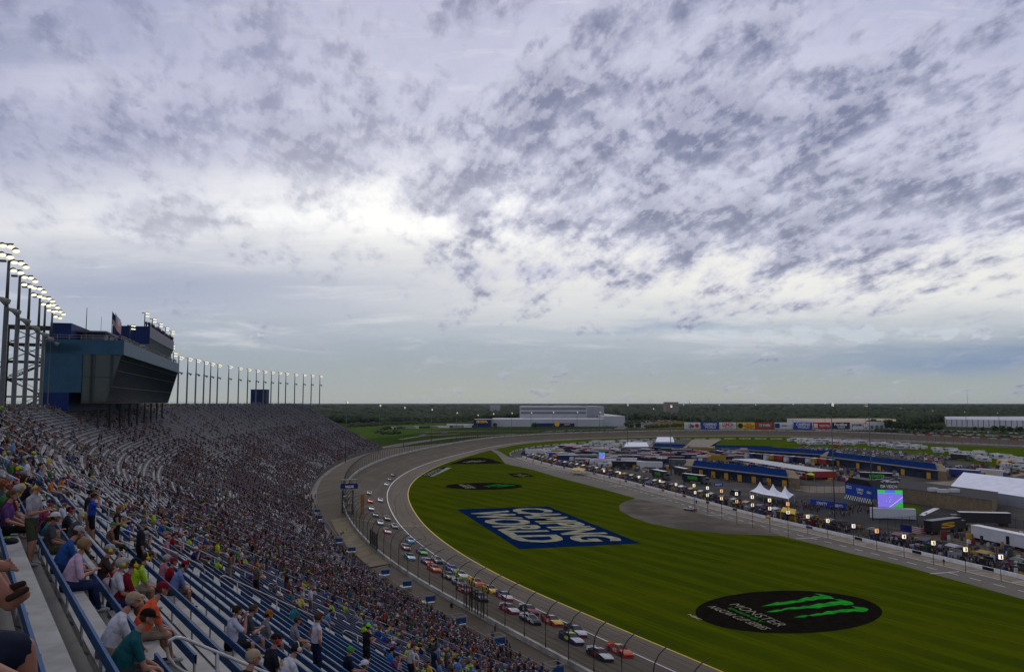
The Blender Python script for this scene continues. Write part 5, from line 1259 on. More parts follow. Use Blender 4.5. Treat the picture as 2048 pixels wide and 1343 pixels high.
# victory stage, chequered strip, blue hoarding
def hoarding(p0, p1, z0, z1, m, label, txts, name='hoarding', cat='hoarding', mt=None, th=.5):
    a, b = Vector((*at(*p0), 0)), Vector((*at(*p1), 0)); U = b - a; n_ = U.normalized().cross(Vector((0, 0, 1)))
    if n_.y > 0: n_ = -n_
    t = empty(name, a); tag(t, label, cat); mb = MB(); q = -n_ * th
    hexa(mb, [(0, 0, z0), (U.x, U.y, z0), (U.x + q.x, U.y + q.y, z0), (q.x, q.y, z0)], [(0, 0, z1), (U.x, U.y, z1), (U.x + q.x, U.y + q.y, z1), (q.x, q.y, z1)]); pn = mb.build('panel', m, t)
    for (s_, u0_, v0_, u1_, v1_) in txts: mb = MB(); text_quad(mb, s_, n_ * .08 + Vector((0, 0, z0)), U, Vector((0, 0, z1 - z0)), u0_, v0_, u1_, v1_, 0, .03); mb.build('lettering', mt or white_m, pn)
    return t
bl_m = mat('hoarding_blue', (.015, .06, .36), .5, var=.1)
hoarding((1621, 1011), (1691, 1020), .0, 2.6, bl_m, 'long low blue hoarding with white lettering in front of the victory stage', [('XFINITY', .18, .3, .5, .75), ('SERIES', .7, .3, .92, .7)])
vs_ = hoarding((1691, 1003), (1748, 1015), 3.0, 7.4, bl_m, 'blue victory stage backdrop with GEICO and CAMPING WORLD lettering beside the video screen', [('GEICO', .05, .55, .25, .8), ('CAMPING', .42, .5, .66, .72), ('WORLD', .44, .25, .64, .45), ('GEICO', .78, .4, .97, .6)], 'victory_stage', 'stage', th=5)
mb = MB(); a, b = Vector((*at(1691, 1003), 0)), Vector((*at(1748, 1015), 0)); U = b - a; n_ = U.normalized().cross(Vector((0, 0, 1))); n_ = -n_ if n_.y > 0 else n_
for k in range(24):
    for r_ in range(2):
        p = U * (k / 24) + n_ * .3; q = U * ((k + 1) / 24) + n_ * .3; z = 1.3 + r_ * .8
        mb.quad((p.x, p.y, z), (q.x, q.y, z), (q.x, q.y, z + .8), (p.x, p.y, z + .8), (k + r_) % 2)
mb.build('chequered_skirt', [white_m, MATS['screen_black']], vs_)
mb = MB(); hexa(mb, [(0, 0, 7.4), U[:2] + (7.4,) if False else (U.x, U.y, 7.4), (U.x - n_.x * 5, U.y - n_.y * 5, 7.4), (-n_.x * 5, -n_.y * 5, 7.4)], [(U.x * .2, U.y * .2, 9.6), (U.x * .8, U.y * .8, 9.6), (U.x * .8 - n_.x * 5, U.y * .8 - n_.y * 5, 9.6), (U.x * .2 - n_.x * 5, U.y * .2 - n_.y * 5, 9.6)]); mb.build('canopy', MATS['screen_black'], vs_)
hoarding((1428, 977), (1446, 977), 1.2, 2.6, bl_m, 'small blue banner with white lettering beside the garages', [('XFINITY', .1, .2, .9, .8)], 'banner', 'banner')
# steel paddock fence
mb = MB(); pf = smooth(spline([at(*p) for p in [(1500, 972), (1640, 986), (1740, 1000)]], 3), 1)
def wire_fence(pts, h_, label, m=None):
    c = spline([at(*p) for p in pts], 3.0); t = empty('wire_fence', (*c[0], 0)); tag(t, label, 'fence'); V, F = strip(c - c[0], c - c[0], 0, h_); npmesh('mesh_panel', V, F, MATS.get('mm') or mesh_m, t)
    mb = MB()
    for p in c: mb.tube([(p[0] - c[0][0], p[1] - c[0][1], 0), (p[0] - c[0][0], p[1] - c[0][1], h_)], .06, 4)
    mb.tube([(p[0] - c[0][0], p[1] - c[0][1], h_) for p in c], .05, 4); mb.build('frame', dark_m, t)
wire_fence([(1500, 975), (1640, 985), (1800, 985)], 3, 'dark wire fence in front of the garages and dark asphalt'); wire_fence([(1760, 1056), (1860, 1050), (1990, 1052), (2100, 1070)], 3, 'dark wire fence between the screen and the tan yard'); wire_fence([(1560, 1040), (1760, 1072), (1900, 1100), (2048, 1128)], 2.6, 'thin wire fence behind the near pit crews')
# ================================================================== VEHICLES
tyre_m = mat('tyre_rubber', (.018, .018, .018), .8, var=0); win_m = mat('vehicle_glass', (.012, .014, .018), .12, var=0, spec=.5); rim_m = mat('wheel_rim', (.12, .12, .12), .4, .6, var=0)
PAINT = {}
def paint(c, rough=.32):
    k = tuple(round(v, 3) for v in c)
    if k not in PAINT: PAINT[k] = mat('paint_%02d' % len(PAINT), c, rough, 0, var=.06, scale=2, spec=.4)
    return PAINT[k]
def set_slots(o, ms):
    for i, m in enumerate(ms):
        if i < len(o.material_slots): o.material_slots[i].link = 'OBJECT'; o.material_slots[i].material = m
def loft(mb, st, matf):
    n = 8; o = len(mb.v)
    for (y, w, zl, zb, zt) in st:
        for x, z in ((-w, zl), (-w, zl + (zb - zl) * .55), (-w + .05, zb), (-w * .6, zt), (w * .6, zt), (w - .05, zb), (w, zl + (zb - zl) * .55), (w, zl)): mb.v.append((x, y, z))
    for i in range(len(st) - 1):
        for k in range(n): 
            a = o + i * n + k; b = o + i * n + (k + 1) % n; mb.f.append((a, b, b + n, a + n)); mb.m.append(matf(i, k))
    mb.f.append(tuple(o + k for k in range(n))[::-1]); mb.m.append(matf(0, 0)); e = o + (len(st) - 1) * n; mb.f.append(tuple(e + k for k in range(n))); mb.m.append(matf(len(st) - 2, 0))
def wheel_mesh(r=.34, w=.28):
    mb = MB(); mb.tube([(-w / 2, 0, 0), (w / 2, 0, 0)], r, 14, 0); mb.tube([(-w / 2 - .01, 0, 0), (w / 2 + .01, 0, 0)], r * .55, 10, 1); return mb
# ---- stock car prototype
ST = [(-2.46, .84, .16, .78, .84), (-2.2, .96, .14, .92, .96), (-1.75, .98, .12, .95, .97), (-1.1, .98, .12, .90, .93), (.2, .97, .12, .84, .88), (.95, .97, .12, .80, .86), (1.55, .98, .12, .76, .81), (2.15, .95, .10, .63, .68), (2.48, .78, .08, .44, .48)]
def bmat(i, k):
    if k in (2, 3, 4) and i >= 5: return 1          # hood
    if k in (0, 6) : return 3                        # lower sides
    if i < 2: return 2                               # tail
    return 0
mb = MB(); loft(mb, ST, bmat)
R4 = [(-.60, -.80, 1.24), (.60, -.80, 1.24), (.62, .22, 1.27), (-.62, .22, 1.27)]; B4 = [(-.80, -1.72, .93), (.80, -1.72, .93), (.80, .98, .86), (-.80, .98, .86)]
mb.add([(x, y, z + .03) for x, y, z in R4] + [(x * 1.02, y, z - .02) for x, y, z in R4], [(0, 1, 2, 3), (4, 7, 6, 5), (0, 4, 5, 1), (1, 5, 6, 2), (2, 6, 7, 3), (3, 7, 4, 0)], 4)
for i in range(4): mb.tube([B4[i], R4[i]], .05, 4, 0)
mb.tube([(-.81, -.45, .9), (-.62, -.3, 1.26)], .045, 4, 0); mb.tube([(.81, -.45, .9), (.62, -.3, 1.26)], .045, 4, 0)
carbody = mb
mb = MB(); mb.add(B4 + R4, [(0, 1, 5, 4), (1, 2, 6, 5), (2, 3, 7, 6), (3, 0, 4, 7)]); carwin = mb
W0, WT = (.72, .72, .70), (.5, .5, .5)
def stock_car(px_, py_, cols, num, ncol, label, turn=0.0):
    """cols: main, hood, tail, lower, roof"""
    global SC0
    i, w, p, hd = track_pt(px_, py_ + 3)
    if not SC0:
        t = empty('race_car'); b_ = carbody.build('body', [paint(W0), paint((.5, 0, 0)), paint((0, .5, 0)), paint((0, 0, .5)), paint((.1, .1, .1))], t)
        for k in range(5): b_.material_slots[k].link = 'OBJECT'
        carwin.build('windows', win_m, t)
        mb = MB(); mb.box((0, -2.4, 1.02), (1.62, .04, .2)); sp_ = mb.build('spoiler', paint((.03, .03, .03)), t)
        mb = MB(); mb.box((0, 2.44, .30), (1.3, .1, .14)); mb.build('grille', win_m, t)
        for sx in (-1, 1):
            mb = MB(); mb.box((sx * .72, 2.3, .52), (.3, .12, .1), sx * .35); mb.build('headlight', paint((.5, .5, .45)), t)
        wm = None
        for sx in (-.86, .86):
            for sy in (-1.42, 1.42):
                if wm is None: wo_ = wheel_mesh().build('wheel', [tyre_m, rim_m], t); wm = wo_.data
                else: wo_ = link('wheel', wm, t)
                wo_.location = (sx, sy, .34)
        SC0.append(t); first = True
    else:
        t = SC0[0].copy(); C.objects.link(t); first = False
        for ch in SC0[0].children:
            if ch.name.startswith('number'): continue
            c = ch.copy(); C.objects.link(c); c.parent = t
    # sit on the banking, nose along the direction the field travels (towards the camera)
    e = np.array([tpt(i, min(w + .9, W[i] - .3))[2] - tpt(i, max(w - .9, 0))[2]])[0] / 1.8
    # travelling back along the inner line, so the outer wall is on the driver's right
    t.location = (p[0], p[1], bank(i, min(max(w, 0), W[i])) + .01); t.rotation_euler = (0, -math.atan(e), math.pi - hd + turn)
    t.rotation_mode = 'ZYX' if False else 'XYZ'
    for ch in t.children:
        if ch.name.startswith('body'): set_slots(ch, [paint(c) for c in cols])
        if ch.name.startswith('spoiler'): set_slots(ch, [paint(cols[2])])
    tag(t, label, 'race car', 'race cars strung out along the front stretch')
    if num:
        for sx in (-1, 1):
            mb = MB(); text_quad(mb, num, (sx * 1.0, -.6 * sx, .34), (0, 1.15 * sx, 0), (-.02 * sx, 0, .52), 0, 0, 1, 1, 0, .06); mb.build('number', paint(ncol), t)
        mb = MB(); text_quad(mb, num, (.45, -.6, 1.305), (0, .75, .02), (-.95, 0, 0), 0, 0, 1, 1, 0, .05); mb.build('number', paint(ncol), t)
    return t
SC0 = []
K = (.012, .012, .014); Wt = (.62, .62, .60); R_ = (.52, .02, .015); Y_ = (.75, .48, .02); O_ = (.62, .12, .02); N_ = (.60, .80, .03); B_2 = (.015, .05, .42); M_ = (.22, .015, .03); DB = (.02, .025, .09); LB = (.12, .38, .50); GR = (.10, .10, .10)
cars = [
 (1239, 1303, (R_, O_, O_, R_, Y_), '42', Wt, 'Red and yellow race car number 42 leading nearest the white lane line'),
 (1199, 1311, (K, Wt, Wt, K, Wt), '4', R_, 'White and black race car number 4 nearest the catch fence at the front'),
 (1142, 1279, (DB, Wt, (.06, .015, .06), DB, N_), '48', N_, 'Dark race car with neon roof and neon number 48'),
 (1150, 1264, (K, Wt, K, M_, K), '88', Wt, 'Black race car with white hood half hidden behind number 48'),
 (1103, 1243, (R_, Y_, K, R_, R_), '1', Wt, 'Bright red race car number 1 with a yellow nose'),
 (1060, 1240, (Wt, K, Wt, K, Wt), '10', K, 'White race car with black hood between the dark 24 and the fence'),
 (1057, 1221, (K, M_, Wt, K, K), '24', Wt, 'Black race car number 24 with a white tail beside the lane line'),
 (1018, 1219, (M_, Wt, Wt, R_, K), '14', Wt, 'White race car with dark red doors just behind the white and black car'),
 (1008, 1193, (DB, Wt, B_2, R_, Wt), '2', Wt, 'White, red and navy race car right of the yellow pair'),
 (980, 1180, (Y_, Y_, O_, Y_, Wt), '18', K, 'Yellow race car with an orange tail, second of the yellow pair'),
 (952, 1166, (Y_, R_, Y_, Y_, Y_), '22', R_, 'Bright yellow race car with a red nose, first of the yellow pair from the left'),
 (958, 1195, (K, K, K, K, GR), '8', GR, 'All black race car next to the fence gate'),
 (928, 1180, (M_, M_, K, R_, M_), '21', Wt, 'Dark red race car number 21 in front of the all black car'),
 (919, 1167, (Wt, K, Wt, GR, K), '13', K, 'White-tailed black race car behind the dark red 21'),
 (921, 1150, (N_, Wt, N_, N_, N_), '12', DB, 'Neon yellow race car with a white hood'),
 (897, 1153, (GR, (.09, .09, .06), (.3, .22, .04), K, K), '3', Wt, 'Dull dark race car with a gold tail beside the neon yellow car'),
 (904, 1139, (B_2, B_2, B_2, DB, B_2), '17', Wt, 'Bright blue race car just behind the neon yellow car'),
 (868, 1138, (O_, O_, O_, R_, O_), '19', Wt, 'Orange race car with a red lower body'),
 (874, 1121, (Wt, K, Wt, K, K), '95', K, 'White race car with a black hood behind the orange car'),
 (854, 1124, (B_2, R_, Wt, DB, Wt), '9', Wt, 'Red, white and blue race car left of the black-hooded white car'),
 (843, 1104, (DB, (.2, .5, .08), DB, DB, DB), '6', Wt, 'Navy race car with a green nose on the lane line'),
 (819, 1114, (LB, Wt, LB, LB, Wt), '37', K, 'White and light blue race car nearest the fence in mid field'),
 (820, 1081, (LB, LB, K, LB, LB), '43', Wt, 'Light blue race car alone on the inside near the skid marks'),
 (811, 1095, (M_, (.2, .1, .1), Wt, M_, Wt), '11', Wt, 'Maroon race car with a white tail ahead of the light blue car'),
 (789, 1052, (Wt, GR, (.35, .2, .08), K, Wt), '41', K, 'White and grey race car crossing the yellow line on the inside'),
 (774, 1062, (R_, Wt, Wt, R_, Wt), '20', K, 'Red-sided white race car just past the yellow cross line'),
 (760, 1045, (Wt, Wt, Wt, K, Wt), '34', K, 'White race car with black sills at the yellow cross line near the fence'),
 (774, 1036, (K, GR, Wt, K, K), '38', Wt, 'Black race car on the white lane line behind the yellow cross line'),
 (751, 1029, (K, K, M_, K, K), '66', GR, 'Small black race car near the fence above the white one'),
 (742, 1016, (GR, Wt, K, GR, Wt), '15', K, 'Grey race car below the red one in the tail of the field'),
 (740, 1001, (R_, R_, R_, R_, R_), '32', Wt, 'Plain red race car in the tail of the field'),
 (760, 999, (Wt, Wt, Wt, GR, Wt), '36', K, 'White race car right beside the plain red one'),
 (738, 985, (Wt, GR, Wt, GR, Wt), '47', K, 'White race car directly above the plain red one'),
 (773, 967, (Wt, Wt, (.3, .45, .6), LB, Wt), '51', K, 'White race car leading three stragglers near the lane line'),
 (780, 957, (GR, GR, K, GR, GR), '52', K, 'Middle grey one of three stragglers near the lane line'),
 (786, 948, (K, GR, K, K, K), '77', GR, 'Dark last race car of the whole field'),
]
for a, b, c, n_, nc, l in cars: stock_car(a, b, c, n_, nc, l, random.uniform(-.03, .03))
# white pace car on pit road
x, y = at(1380, 1020, .03); t = SC0[0].copy(); C.objects.link(t)
for ch in SC0[0].children:
    if ch.name.startswith('number'): continue
    c = ch.copy(); C.objects.link(c); c.parent = t
    if ch.name.startswith('body'): set_slots(c, [paint(Wt), paint(Wt), paint((.45, .25, .1)), paint(GR), paint(Wt)])
t.location = (x, y, .06); t.rotation_euler = (0, 0, math.radians(-150 + 180 + 10)); t.name = 'pace_car'; tag(t, 'white car alone on pit road beside the worn brown asphalt', 'car')

# ---- everyday vehicles, one mesh each
def everyday(kind):
    mb = MB()
    if kind == 'sedan': st = [(-2.3, .80, .3, .85, .9), (-1.5, .88, .25, .95, .98), (1.0, .88, .25, .92, .95), (2.1, .84, .25, .75, .8), (2.35, .7, .3, .6, .62)]; cab = ((-1.7, 1.2), (-.9, .45), .93, 1.42, .78, .6)
    elif kind == 'suv': st = [(-2.35, .88, .35, 1.05, 1.08), (1.1, .92, .3, 1.02, 1.06), (2.2, .88, .3, .95, 1.0), (2.45, .78, .35, .75, .8)]; cab = ((-2.3, 1.15), (-2.0, .5), 1.04, 1.76, .86, .74)
    elif kind == 'pickup': st = [(-2.8, .92, .4, 1.1, 1.1), (-.6, .95, .35, 1.1, 1.12), (1.5, .95, .35, 1.05, 1.12), (2.7, .9, .4, 1.0, 1.06), (2.85, .8, .45, .8, .85)]; cab = ((-.7, 1.7), (-.5, .9), 1.08, 1.84, .88, .74)
    else: st = [(-2.6, .95, .35, 1.15, 1.15), (1.7, .97, .3, 1.1, 1.12), (2.6, .9, .3, .95, 1.0), (2.8, .8, .4, .8, .85)]; cab = ((-2.6, 2.0), (-2.5, 1.1), 1.12, 2.15, .95, .82)
    loft(mb, st, lambda i, k: 0)
    (b0, b1), (r0, r1), zb, zr, wb, wr = cab
    Bq = [(-wb, b0, zb), (wb, b0, zb), (wb, b1, zb), (-wb, b1, zb)]; Rq = [(-wr, r0, zr), (wr, r0, zr), (wr, r1, zr), (-wr, r1, zr)]
    mb.add(Bq + Rq, [(0, 1, 5, 4), (1, 2, 6, 5), (2, 3, 7, 6), (3, 0, 4, 7)], 1); mb.add([(x, y, z + .03) for x, y, z in Rq], [(0, 1, 2, 3)], 0)
    for i in range(4): mb.tube([Bq[i], (Rq[i][0], Rq[i][1], zr + .02)], .05, 4, 0)
    L = st[-1][0]
    for sx in (-.85, .85):
        for sy in (st[0][0] * .6, L * .58): mb.tube([(sx - .1, sy, .34), (sx + .1, sy, .34)], .34, 8, 2)
    if kind == 'pickup': mb.add([(-.8, -2.7, 1.13), (.8, -2.7, 1.13), (.8, -.8, 1.13), (-.8, -.8, 1.13)], [(0, 1, 2, 3)], 2)
    return mb
VM = {}
CP = [((.55, .55, .54), 'white'), ((.28, .29, .30), 'silver'), ((.10, .105, .11), 'grey'), ((.02, .02, .022), 'black'), ((.02, .04, .12), 'navy'), ((.30, .02, .02), 'red'), ((.55, .55, .54), 'white'), ((.26, .27, .28), 'silver'), ((.02, .02, .022), 'black'), ((.16, .13, .09), 'beige')]
ncar = [0]
def veh(kind, x, y, rz, c, lab=None, name='parked_car', cat='car', group='cars parked in the infield', where='in the infield car park'):
    if kind not in VM:
        o = everyday(kind).build(name, [paint((.5, .5, .5)), win_m, tyre_m]); VM[kind] = o; VM[kind].material_slots[0].link = 'OBJECT'
    else: o = VM[kind].copy(); C.objects.link(o)
    o.name = name; o.location = (x, y, .05); o.rotation_euler = (0, 0, rz); set_slots(o, [paint(c[0])])
    nm = {'sedan': 'saloon car', 'suv': 'SUV', 'pickup': 'pickup truck', 'van': 'van'}[kind]
    tag(o, lab or ('small parked %s %s %s' % (c[1], nm, where)), {'sedan': 'car', 'suv': 'car', 'pickup': 'pickup', 'van': 'van'}[kind], group); ncar[0] += 1
    return o
rg = random.Random(11)
def rows_in(poly_px, dr, dc, ang, prob):
    P = [at(*p) for p in poly_px]; cx = sum(p[0] for p in P) / len(P); cy = sum(p[1] for p in P) / len(P); ca, sa = math.cos(ang), math.sin(ang); out = []
    for i in range(-60, 61):
        for j in range(-80, 81):
            u, v = j * dc, i * dr; x, y = cx + u * ca - v * sa, cy + u * sa + v * ca
            if inpoly(x, y, P) and rg.random() < prob: out.append((x, y))
    return out
lot = rows_in([(1555, 906), (1600, 895), (1745, 900), (1905, 917), (1890, 930), (1745, 914), (1650, 913)], 7.0, 3.1, math.radians(-24), .9)
rg.shuffle(lot)
for x, y in lot[:205]:
    veh(rg.choice(['sedan', 'sedan', 'suv', 'suv', 'pickup']), x + rg.uniform(-.2, .2), y + rg.uniform(-.5, .5), math.radians(-24) + rg.uniform(-.04, .04) + (math.pi if rg.random() < .4 else 0), rg.choice(CP))
mixp = rows_in([(1062, 910), (1110, 899), (1290, 904), (1480, 909), (1480, 924), (1375, 929), (1300, 938), (1200, 933), (1100, 918)], 13, 5.0, math.radians(-20), .8)
# ---- motorhomes, trailers, haulers
def rv_mb(kind):
    mb = MB()
    if kind == 'coach':
        mb.box((0, 0, 1.95), (2.5, 9.5, 2.9)); mb.box((0, 4.77, 2.3), (2.2, .06, 1.1), 0, 1)
        for s in (-1, 1):
            mb.box((s * 1.26, 1, 2.2), (.04, 6.6, .7), 0, 1); mb.box((s * 1.265, 0, 1.2), (.03, 9.3, .35), 0, 2)
        mb.box((0, 2, 3.5), (.8, 1, .25)); mb.box((0, -2, 3.5), (.8, 1, .25)); ys = (-3, 3.3)
    elif kind == 'trailer':
        mb.box((0, -.3, 1.85), (2.4, 7.4, 2.4)); mb.box((0, 3.6, 2.2), (2.3, .9, 1.5)); mb.tube([(0, 3.6, .6), (0, 5, .5)], .07, 4, 3)
        for s in (-1, 1): mb.box((s * 1.21, 1.5, 2.1), (.04, 1.4, .6), 0, 1); mb.box((s * 1.21, -1.8, 2.1), (.04, 1.4, .6), 0, 1); mb.box((s * 1.215, -.3, 1.25), (.03, 7.2, .3), 0, 2)
        mb.box((0, 0, 3.15), (.8, .9, .25)); ys = (-1.2, -.2)
    else:
        mb.box((0, -.6, 1.9), (2.3, 6.2, 2.5)); mb.box((0, 2.6, 2.6), (2.2, 1.6, 1.0)); mb.box((0, 3.0, 1.2), (2.0, 2.0, 1.1)); mb.box((0, 3.5, 1.9), (1.8, .9, .6), 0, 1)
        for s in (-1, 1): mb.box((s * 1.16, -1, 2.2), (.04, 3, .6), 0, 1); mb.box((s * 1.165, -.5, 1.3), (.03, 6, .35), 0, 2)
        ys = (-2, 3)
    for sx in (-1.1, 1.1):
        for sy in ys: mb.tube([(sx - .12, sy, .42), (sx + .12, sy, .42)], .42, 8, 3)
    return mb
RM = {}
rvw = mat('motorhome_white', (.52, .52, .50), .45, var=.08, scale=.5); stripes = [((.25, .22, .18), 'tan'), ((.03, .06, .2), 'blue'), ((.12, .12, .12), 'grey'), ((.25, .03, .03), 'red'), ((.05, .1, .06), 'green')]
def rv(kind, x, y, rz, where, st=None):
    if kind not in RM: RM[kind] = rv_mb(kind).build('motorhome', [rvw, win_m, paint((.1, .1, .1)), tyre_m]); o = RM[kind]; o.material_slots[2].link = 'OBJECT'
    else: o = RM[kind].copy(); C.objects.link(o)
    st = st or rg.choice(stripes); o.location = (x, y, .05); o.rotation_euler = (0, 0, rz); o.material_slots[2].material = paint(st[0])
    tag(o, 'white %s with a %s stripe %s' % ({'coach': 'coach motorhome', 'trailer': 'caravan trailer', 'camper': 'camper van'}[kind], st[1], where), 'motorhome', 'motorhomes camped in the infield'); return o
def hauler_mb():
    mb = MB(); mb.box((0, -2, 2.45), (2.55, 14.5, 3.1)); mb.box((0, -2, 4.03), (2.6, 14.6, .08), 0, 1); mb.box((0, 6.4, 1.9), (2.3, 2.4, 2.5), 0, 2); mb.box((0, 8.1, 1.1), (2.1, 1.4, 1.2), 0, 2); mb.box((0, 7.4, 2.5), (2.0, .5, .8), 0, 3)
    for sx in (-1.05, 1.05):
        for sy in (-8, -6.8, 4.6, 5.8, 8): mb.tube([(sx - .15, sy, .5), (sx + .15, sy, .5)], .5, 8, 4)
    return mb
HM = []
def hauler(x, y, rz, side, cab, label, roof=(.60, .60, .60), name='team_hauler', txt=None, tcol=None, grp='team haulers in the paddock'):
    if not HM: o = hauler_mb().build(name, [paint(side), paint(roof), paint(cab), win_m, tyre_m]); HM.append(o); [setattr(o.material_slots[k], 'link', 'OBJECT') for k in range(3)]
    else: o = HM[0].copy(); C.objects.link(o)
    o.name = name; o.location = (x, y, .05); o.rotation_euler = (0, 0, rz); set_slots(o, [paint(side), paint(roof), paint(cab)]); tag(o, label, 'truck', grp)
    if txt:
        for s in (-1, 1):
            mb = MB(); text_quad(mb, txt, (s * 1.3, -5 * s, 1.6), (0, 7 * s, 0), (0, 0, 1.6), 0, 0, 1, 1, 0, .04); mb.build('lettering', paint(tcol), o)
    return o
HC = [((.02, .02, .022), 'black'), ((.02, .02, .022), 'black'), ((.55, .55, .55), 'white'), ((.02, .03, .10), 'navy'), ((.03, .09, .3), 'blue'), ((.28, .02, .02), 'red'), ((.10, .10, .11), 'grey'), ((.35, .22, .02), 'gold')]
for k, (x, y) in enumerate(mixp):
    r_ = rg.random()
    if r_ < .30: veh(rg.choice(['sedan', 'suv', 'pickup', 'van']), x, y, math.radians(-20) + rg.uniform(-.1, .1) + math.pi * rg.randint(0, 1), rg.choice(CP), group='cars parked in the left paddock', where='among the trucks of the left paddock')
    elif r_ < .62: rv(rg.choice(['coach', 'coach', 'trailer', 'camper']), x, y, math.radians(-20 + 90 * rg.randint(0, 1)), 'among the trucks of the left paddock')
    else: c = rg.choice(HC); c_2 = rg.choice(HC); c_3 = rg.choice([((.60, .60, .60), 'white'), ((.25, .25, .25), 'grey'), ((.04, .04, .04), 'dark')]); hauler(x, y, math.radians(-20 + 90), c[0], c_2[0], '%s trailer with %s roof and %s cab in the left paddock' % (c[1], c_3[1], c_2[1]), c_3[0])
a, b = Vector(at(1487, 932)), Vector(at(1650, 961)); n = int((b - a).length / 3.7); ang = math.atan2((b - a).y, (b - a).x)
for k in range(n):
    p = a.lerp(b, k / n); c = HC[(k * 5 + 2) % 8]; hauler(p.x + rg.uniform(-.1, .1), p.y + 4, ang + math.pi, c[0], HC[(k * 3) % 8][0], '%s hauler trailer, %s from the left in the tight row behind the near garage' % (c[1], ordn[k] if k < 30 else 'last'), (.50, .49, .45) if k % 3 else (.62, .62, .62))
a, b = Vector(at(1440, 912)), Vector(at(1660, 931)); n = 22
for k in range(n):
    p = a.lerp(b, k / n); c = HC[(k * 3 + 1) % 8]
    if k % 4 == 3: rv('coach', p.x, p.y, ang + .2, 'in the row before the blue sheds'); continue
    hauler(p.x, p.y, ang + math.pi / 2 + .1, c[0], HC[(k * 3) % 8][0], '%s trailer in the far hauler row before the blue sheds' % c[1])
for k, (a1, b1, a2, b2, c, txt, l) in enumerate([(1302, 952, 1345, 962, K, 'MONSTER', 'black trailer with a pale roof at the left end of pit lane'), (1345, 946, 1388, 956, K, '', 'black trailer with a white roof parked just behind another black one'), (1365, 962, 1424, 970, K, 'MONSTER', 'black trailer with a green mark and white roof left of the blue banner'),
        (1728, 960, 1796, 963, K, 'MONSTER', 'black trailer with a green mark behind the red and white cars'), (1742, 930, 1812, 938, (.02, .03, .2), 'SUNOCO', 'navy trailer with yellow lettering behind the right garage'), (1912, 953, 1965, 957, (.03, .05, .22), 'FLAMES', 'navy trailer with orange flames right of the right garage'), (1968, 953, 2012, 957, (.5, .5, .55), 'SUNOCO', 'pale blue trailer with yellow lettering near the marquee'),
        (1500, 962, 1540, 970, K, '', 'black transporter tucked behind the tan end of the near garage'), (1905, 918, 1945, 922, K, '', 'black trailer beside the camping field'), (1810, 935, 1850, 939, (.5, .5, .5), '', 'white trailer at the back of the right garage')]):
    p, q = Vector(at(a1, b1)), Vector(at(a2, b2)); d = q - p; m_ = (p + q) / 2; rz = math.atan2(d.y, d.x) - math.pi / 2
    hauler(m_.x, m_.y, rz, c, GR, l, (.62, .62, .62), txt='' if txt == 'FLAMES' else txt, tcol=(.05, .5, .05) if txt == 'MONSTER' else (.7, .5, .03))
# big white enclosed trailer at the right edge
p, q = Vector(at(1943, 1080)), Vector(at(2066, 1108)); d = q - p; rz = math.atan2(d.y, d.x); t = empty('race_trailer', (p.x, p.y, 0), rz); tag(t, 'long plain white enclosed trailer with one black door at the right edge', 'trailer')
L_ = d.length; mb = MB(); mb.box((L_ / 2, 1.3, 2.6), (L_, 2.6, 3.2)); mb.box((L_ / 2, 1.3, 4.23), (L_ + .1, 2.7, .1), 0, 1); mb.build('box', [mat('trailer_box_white', (.56, .57, .58), .4, var=.06, scale=.4), white_m], t)
mb = MB(); mb.box((L_ * .62, -.03, 2.2), (1.1, .06, 2.1)); mb.build('door', MATS['screen_black'], t)
mb = MB()
for k in range(3):
    for f in (.40, .82): mb.tube([(L_ * f + k * 1.1, 0, .5), (L_ * f + k * 1.1, .3, .5)], .5, 10)
mb.box((L_ * .3, 1.3, .8), (L_ * .28, 2.2, .5)); mb.build('wheels', tyre_m, t)
x, y = at(1955, 1080, 0); veh('pickup', x, y, rz - math.pi / 2, ((.02, .025, .022), 'dark green'), 'dark green pickup truck beside the big white trailer', name='pickup_truck', group='single cars by the pit crews')
# named single vehicles
for (a, b, kind, c, rz, l) in [(1755, 965, 'suv', CP[0], 80, 'white SUV in front of the black trailer with the green mark'), (1748, 961, 'suv', CP[5], 80, 'red SUV behind the white one by the black trailer'), (1772, 963, 'van', CP[0], 80, 'white van by the black trailer with the green mark'), (1785, 966, 'pickup', CP[0], 80, 'white pickup with an orange load near the black trailer'),
        (1712, 966, 'sedan', CP[1], 60, 'silver saloon leftmost of the cars by the wire fence'), (1470, 990, 'van', CP[3], 20, 'black van standing behind the pit crews'), (1075, 915, 'pickup', CP[1], 80, 'silver pickup at the far end of the pit wall'), (1060, 912, 'sedan', CP[0], 80, 'white saloon at the far end of the pit wall'),
        (1110, 914, 'van', CP[0], 60, 'white van near the far end of the pit wall'), (1128, 917, 'van', CP[0], 60, 'white panel van right of its twin near the pit wall'), (1890, 1003, 'sedan', CP[1], 70, 'silver car parked under the blue banner'), (1850, 998, 'sedan', CP[0], 70, 'white car parked under the blue banner'), (1864, 1001, 'suv', CP[0], 70, 'white SUV parked under the blue banner')]:
    x, y = at(a, b); veh(kind, x, y, math.radians(rz), c, l, group='single cars by the pit crews', name={'sedan': 'parked_car', 'suv': 'parked_car', 'van': 'parked_van', 'pickup': 'pickup_truck'}[kind])
for (a, b, k_) in [(1196, 930, 'coach'), (1220, 932, 'coach'), (1210, 936, 'trailer')]: x, y = at(a, b); rv(k_, x, y, math.radians(75), 'standing below the small purple screen', stripes[2])
x, y = at(2017, 932); o = simple_bus(x, y, math.radians(-8), mat('school_bus_yellow', (.55, .26, .02), .5, var=.05), 'yellow school bus parked on the far right service road', 'bus', 'school_bus', 12.5, 2.5, 3.2); o.location.z = 0
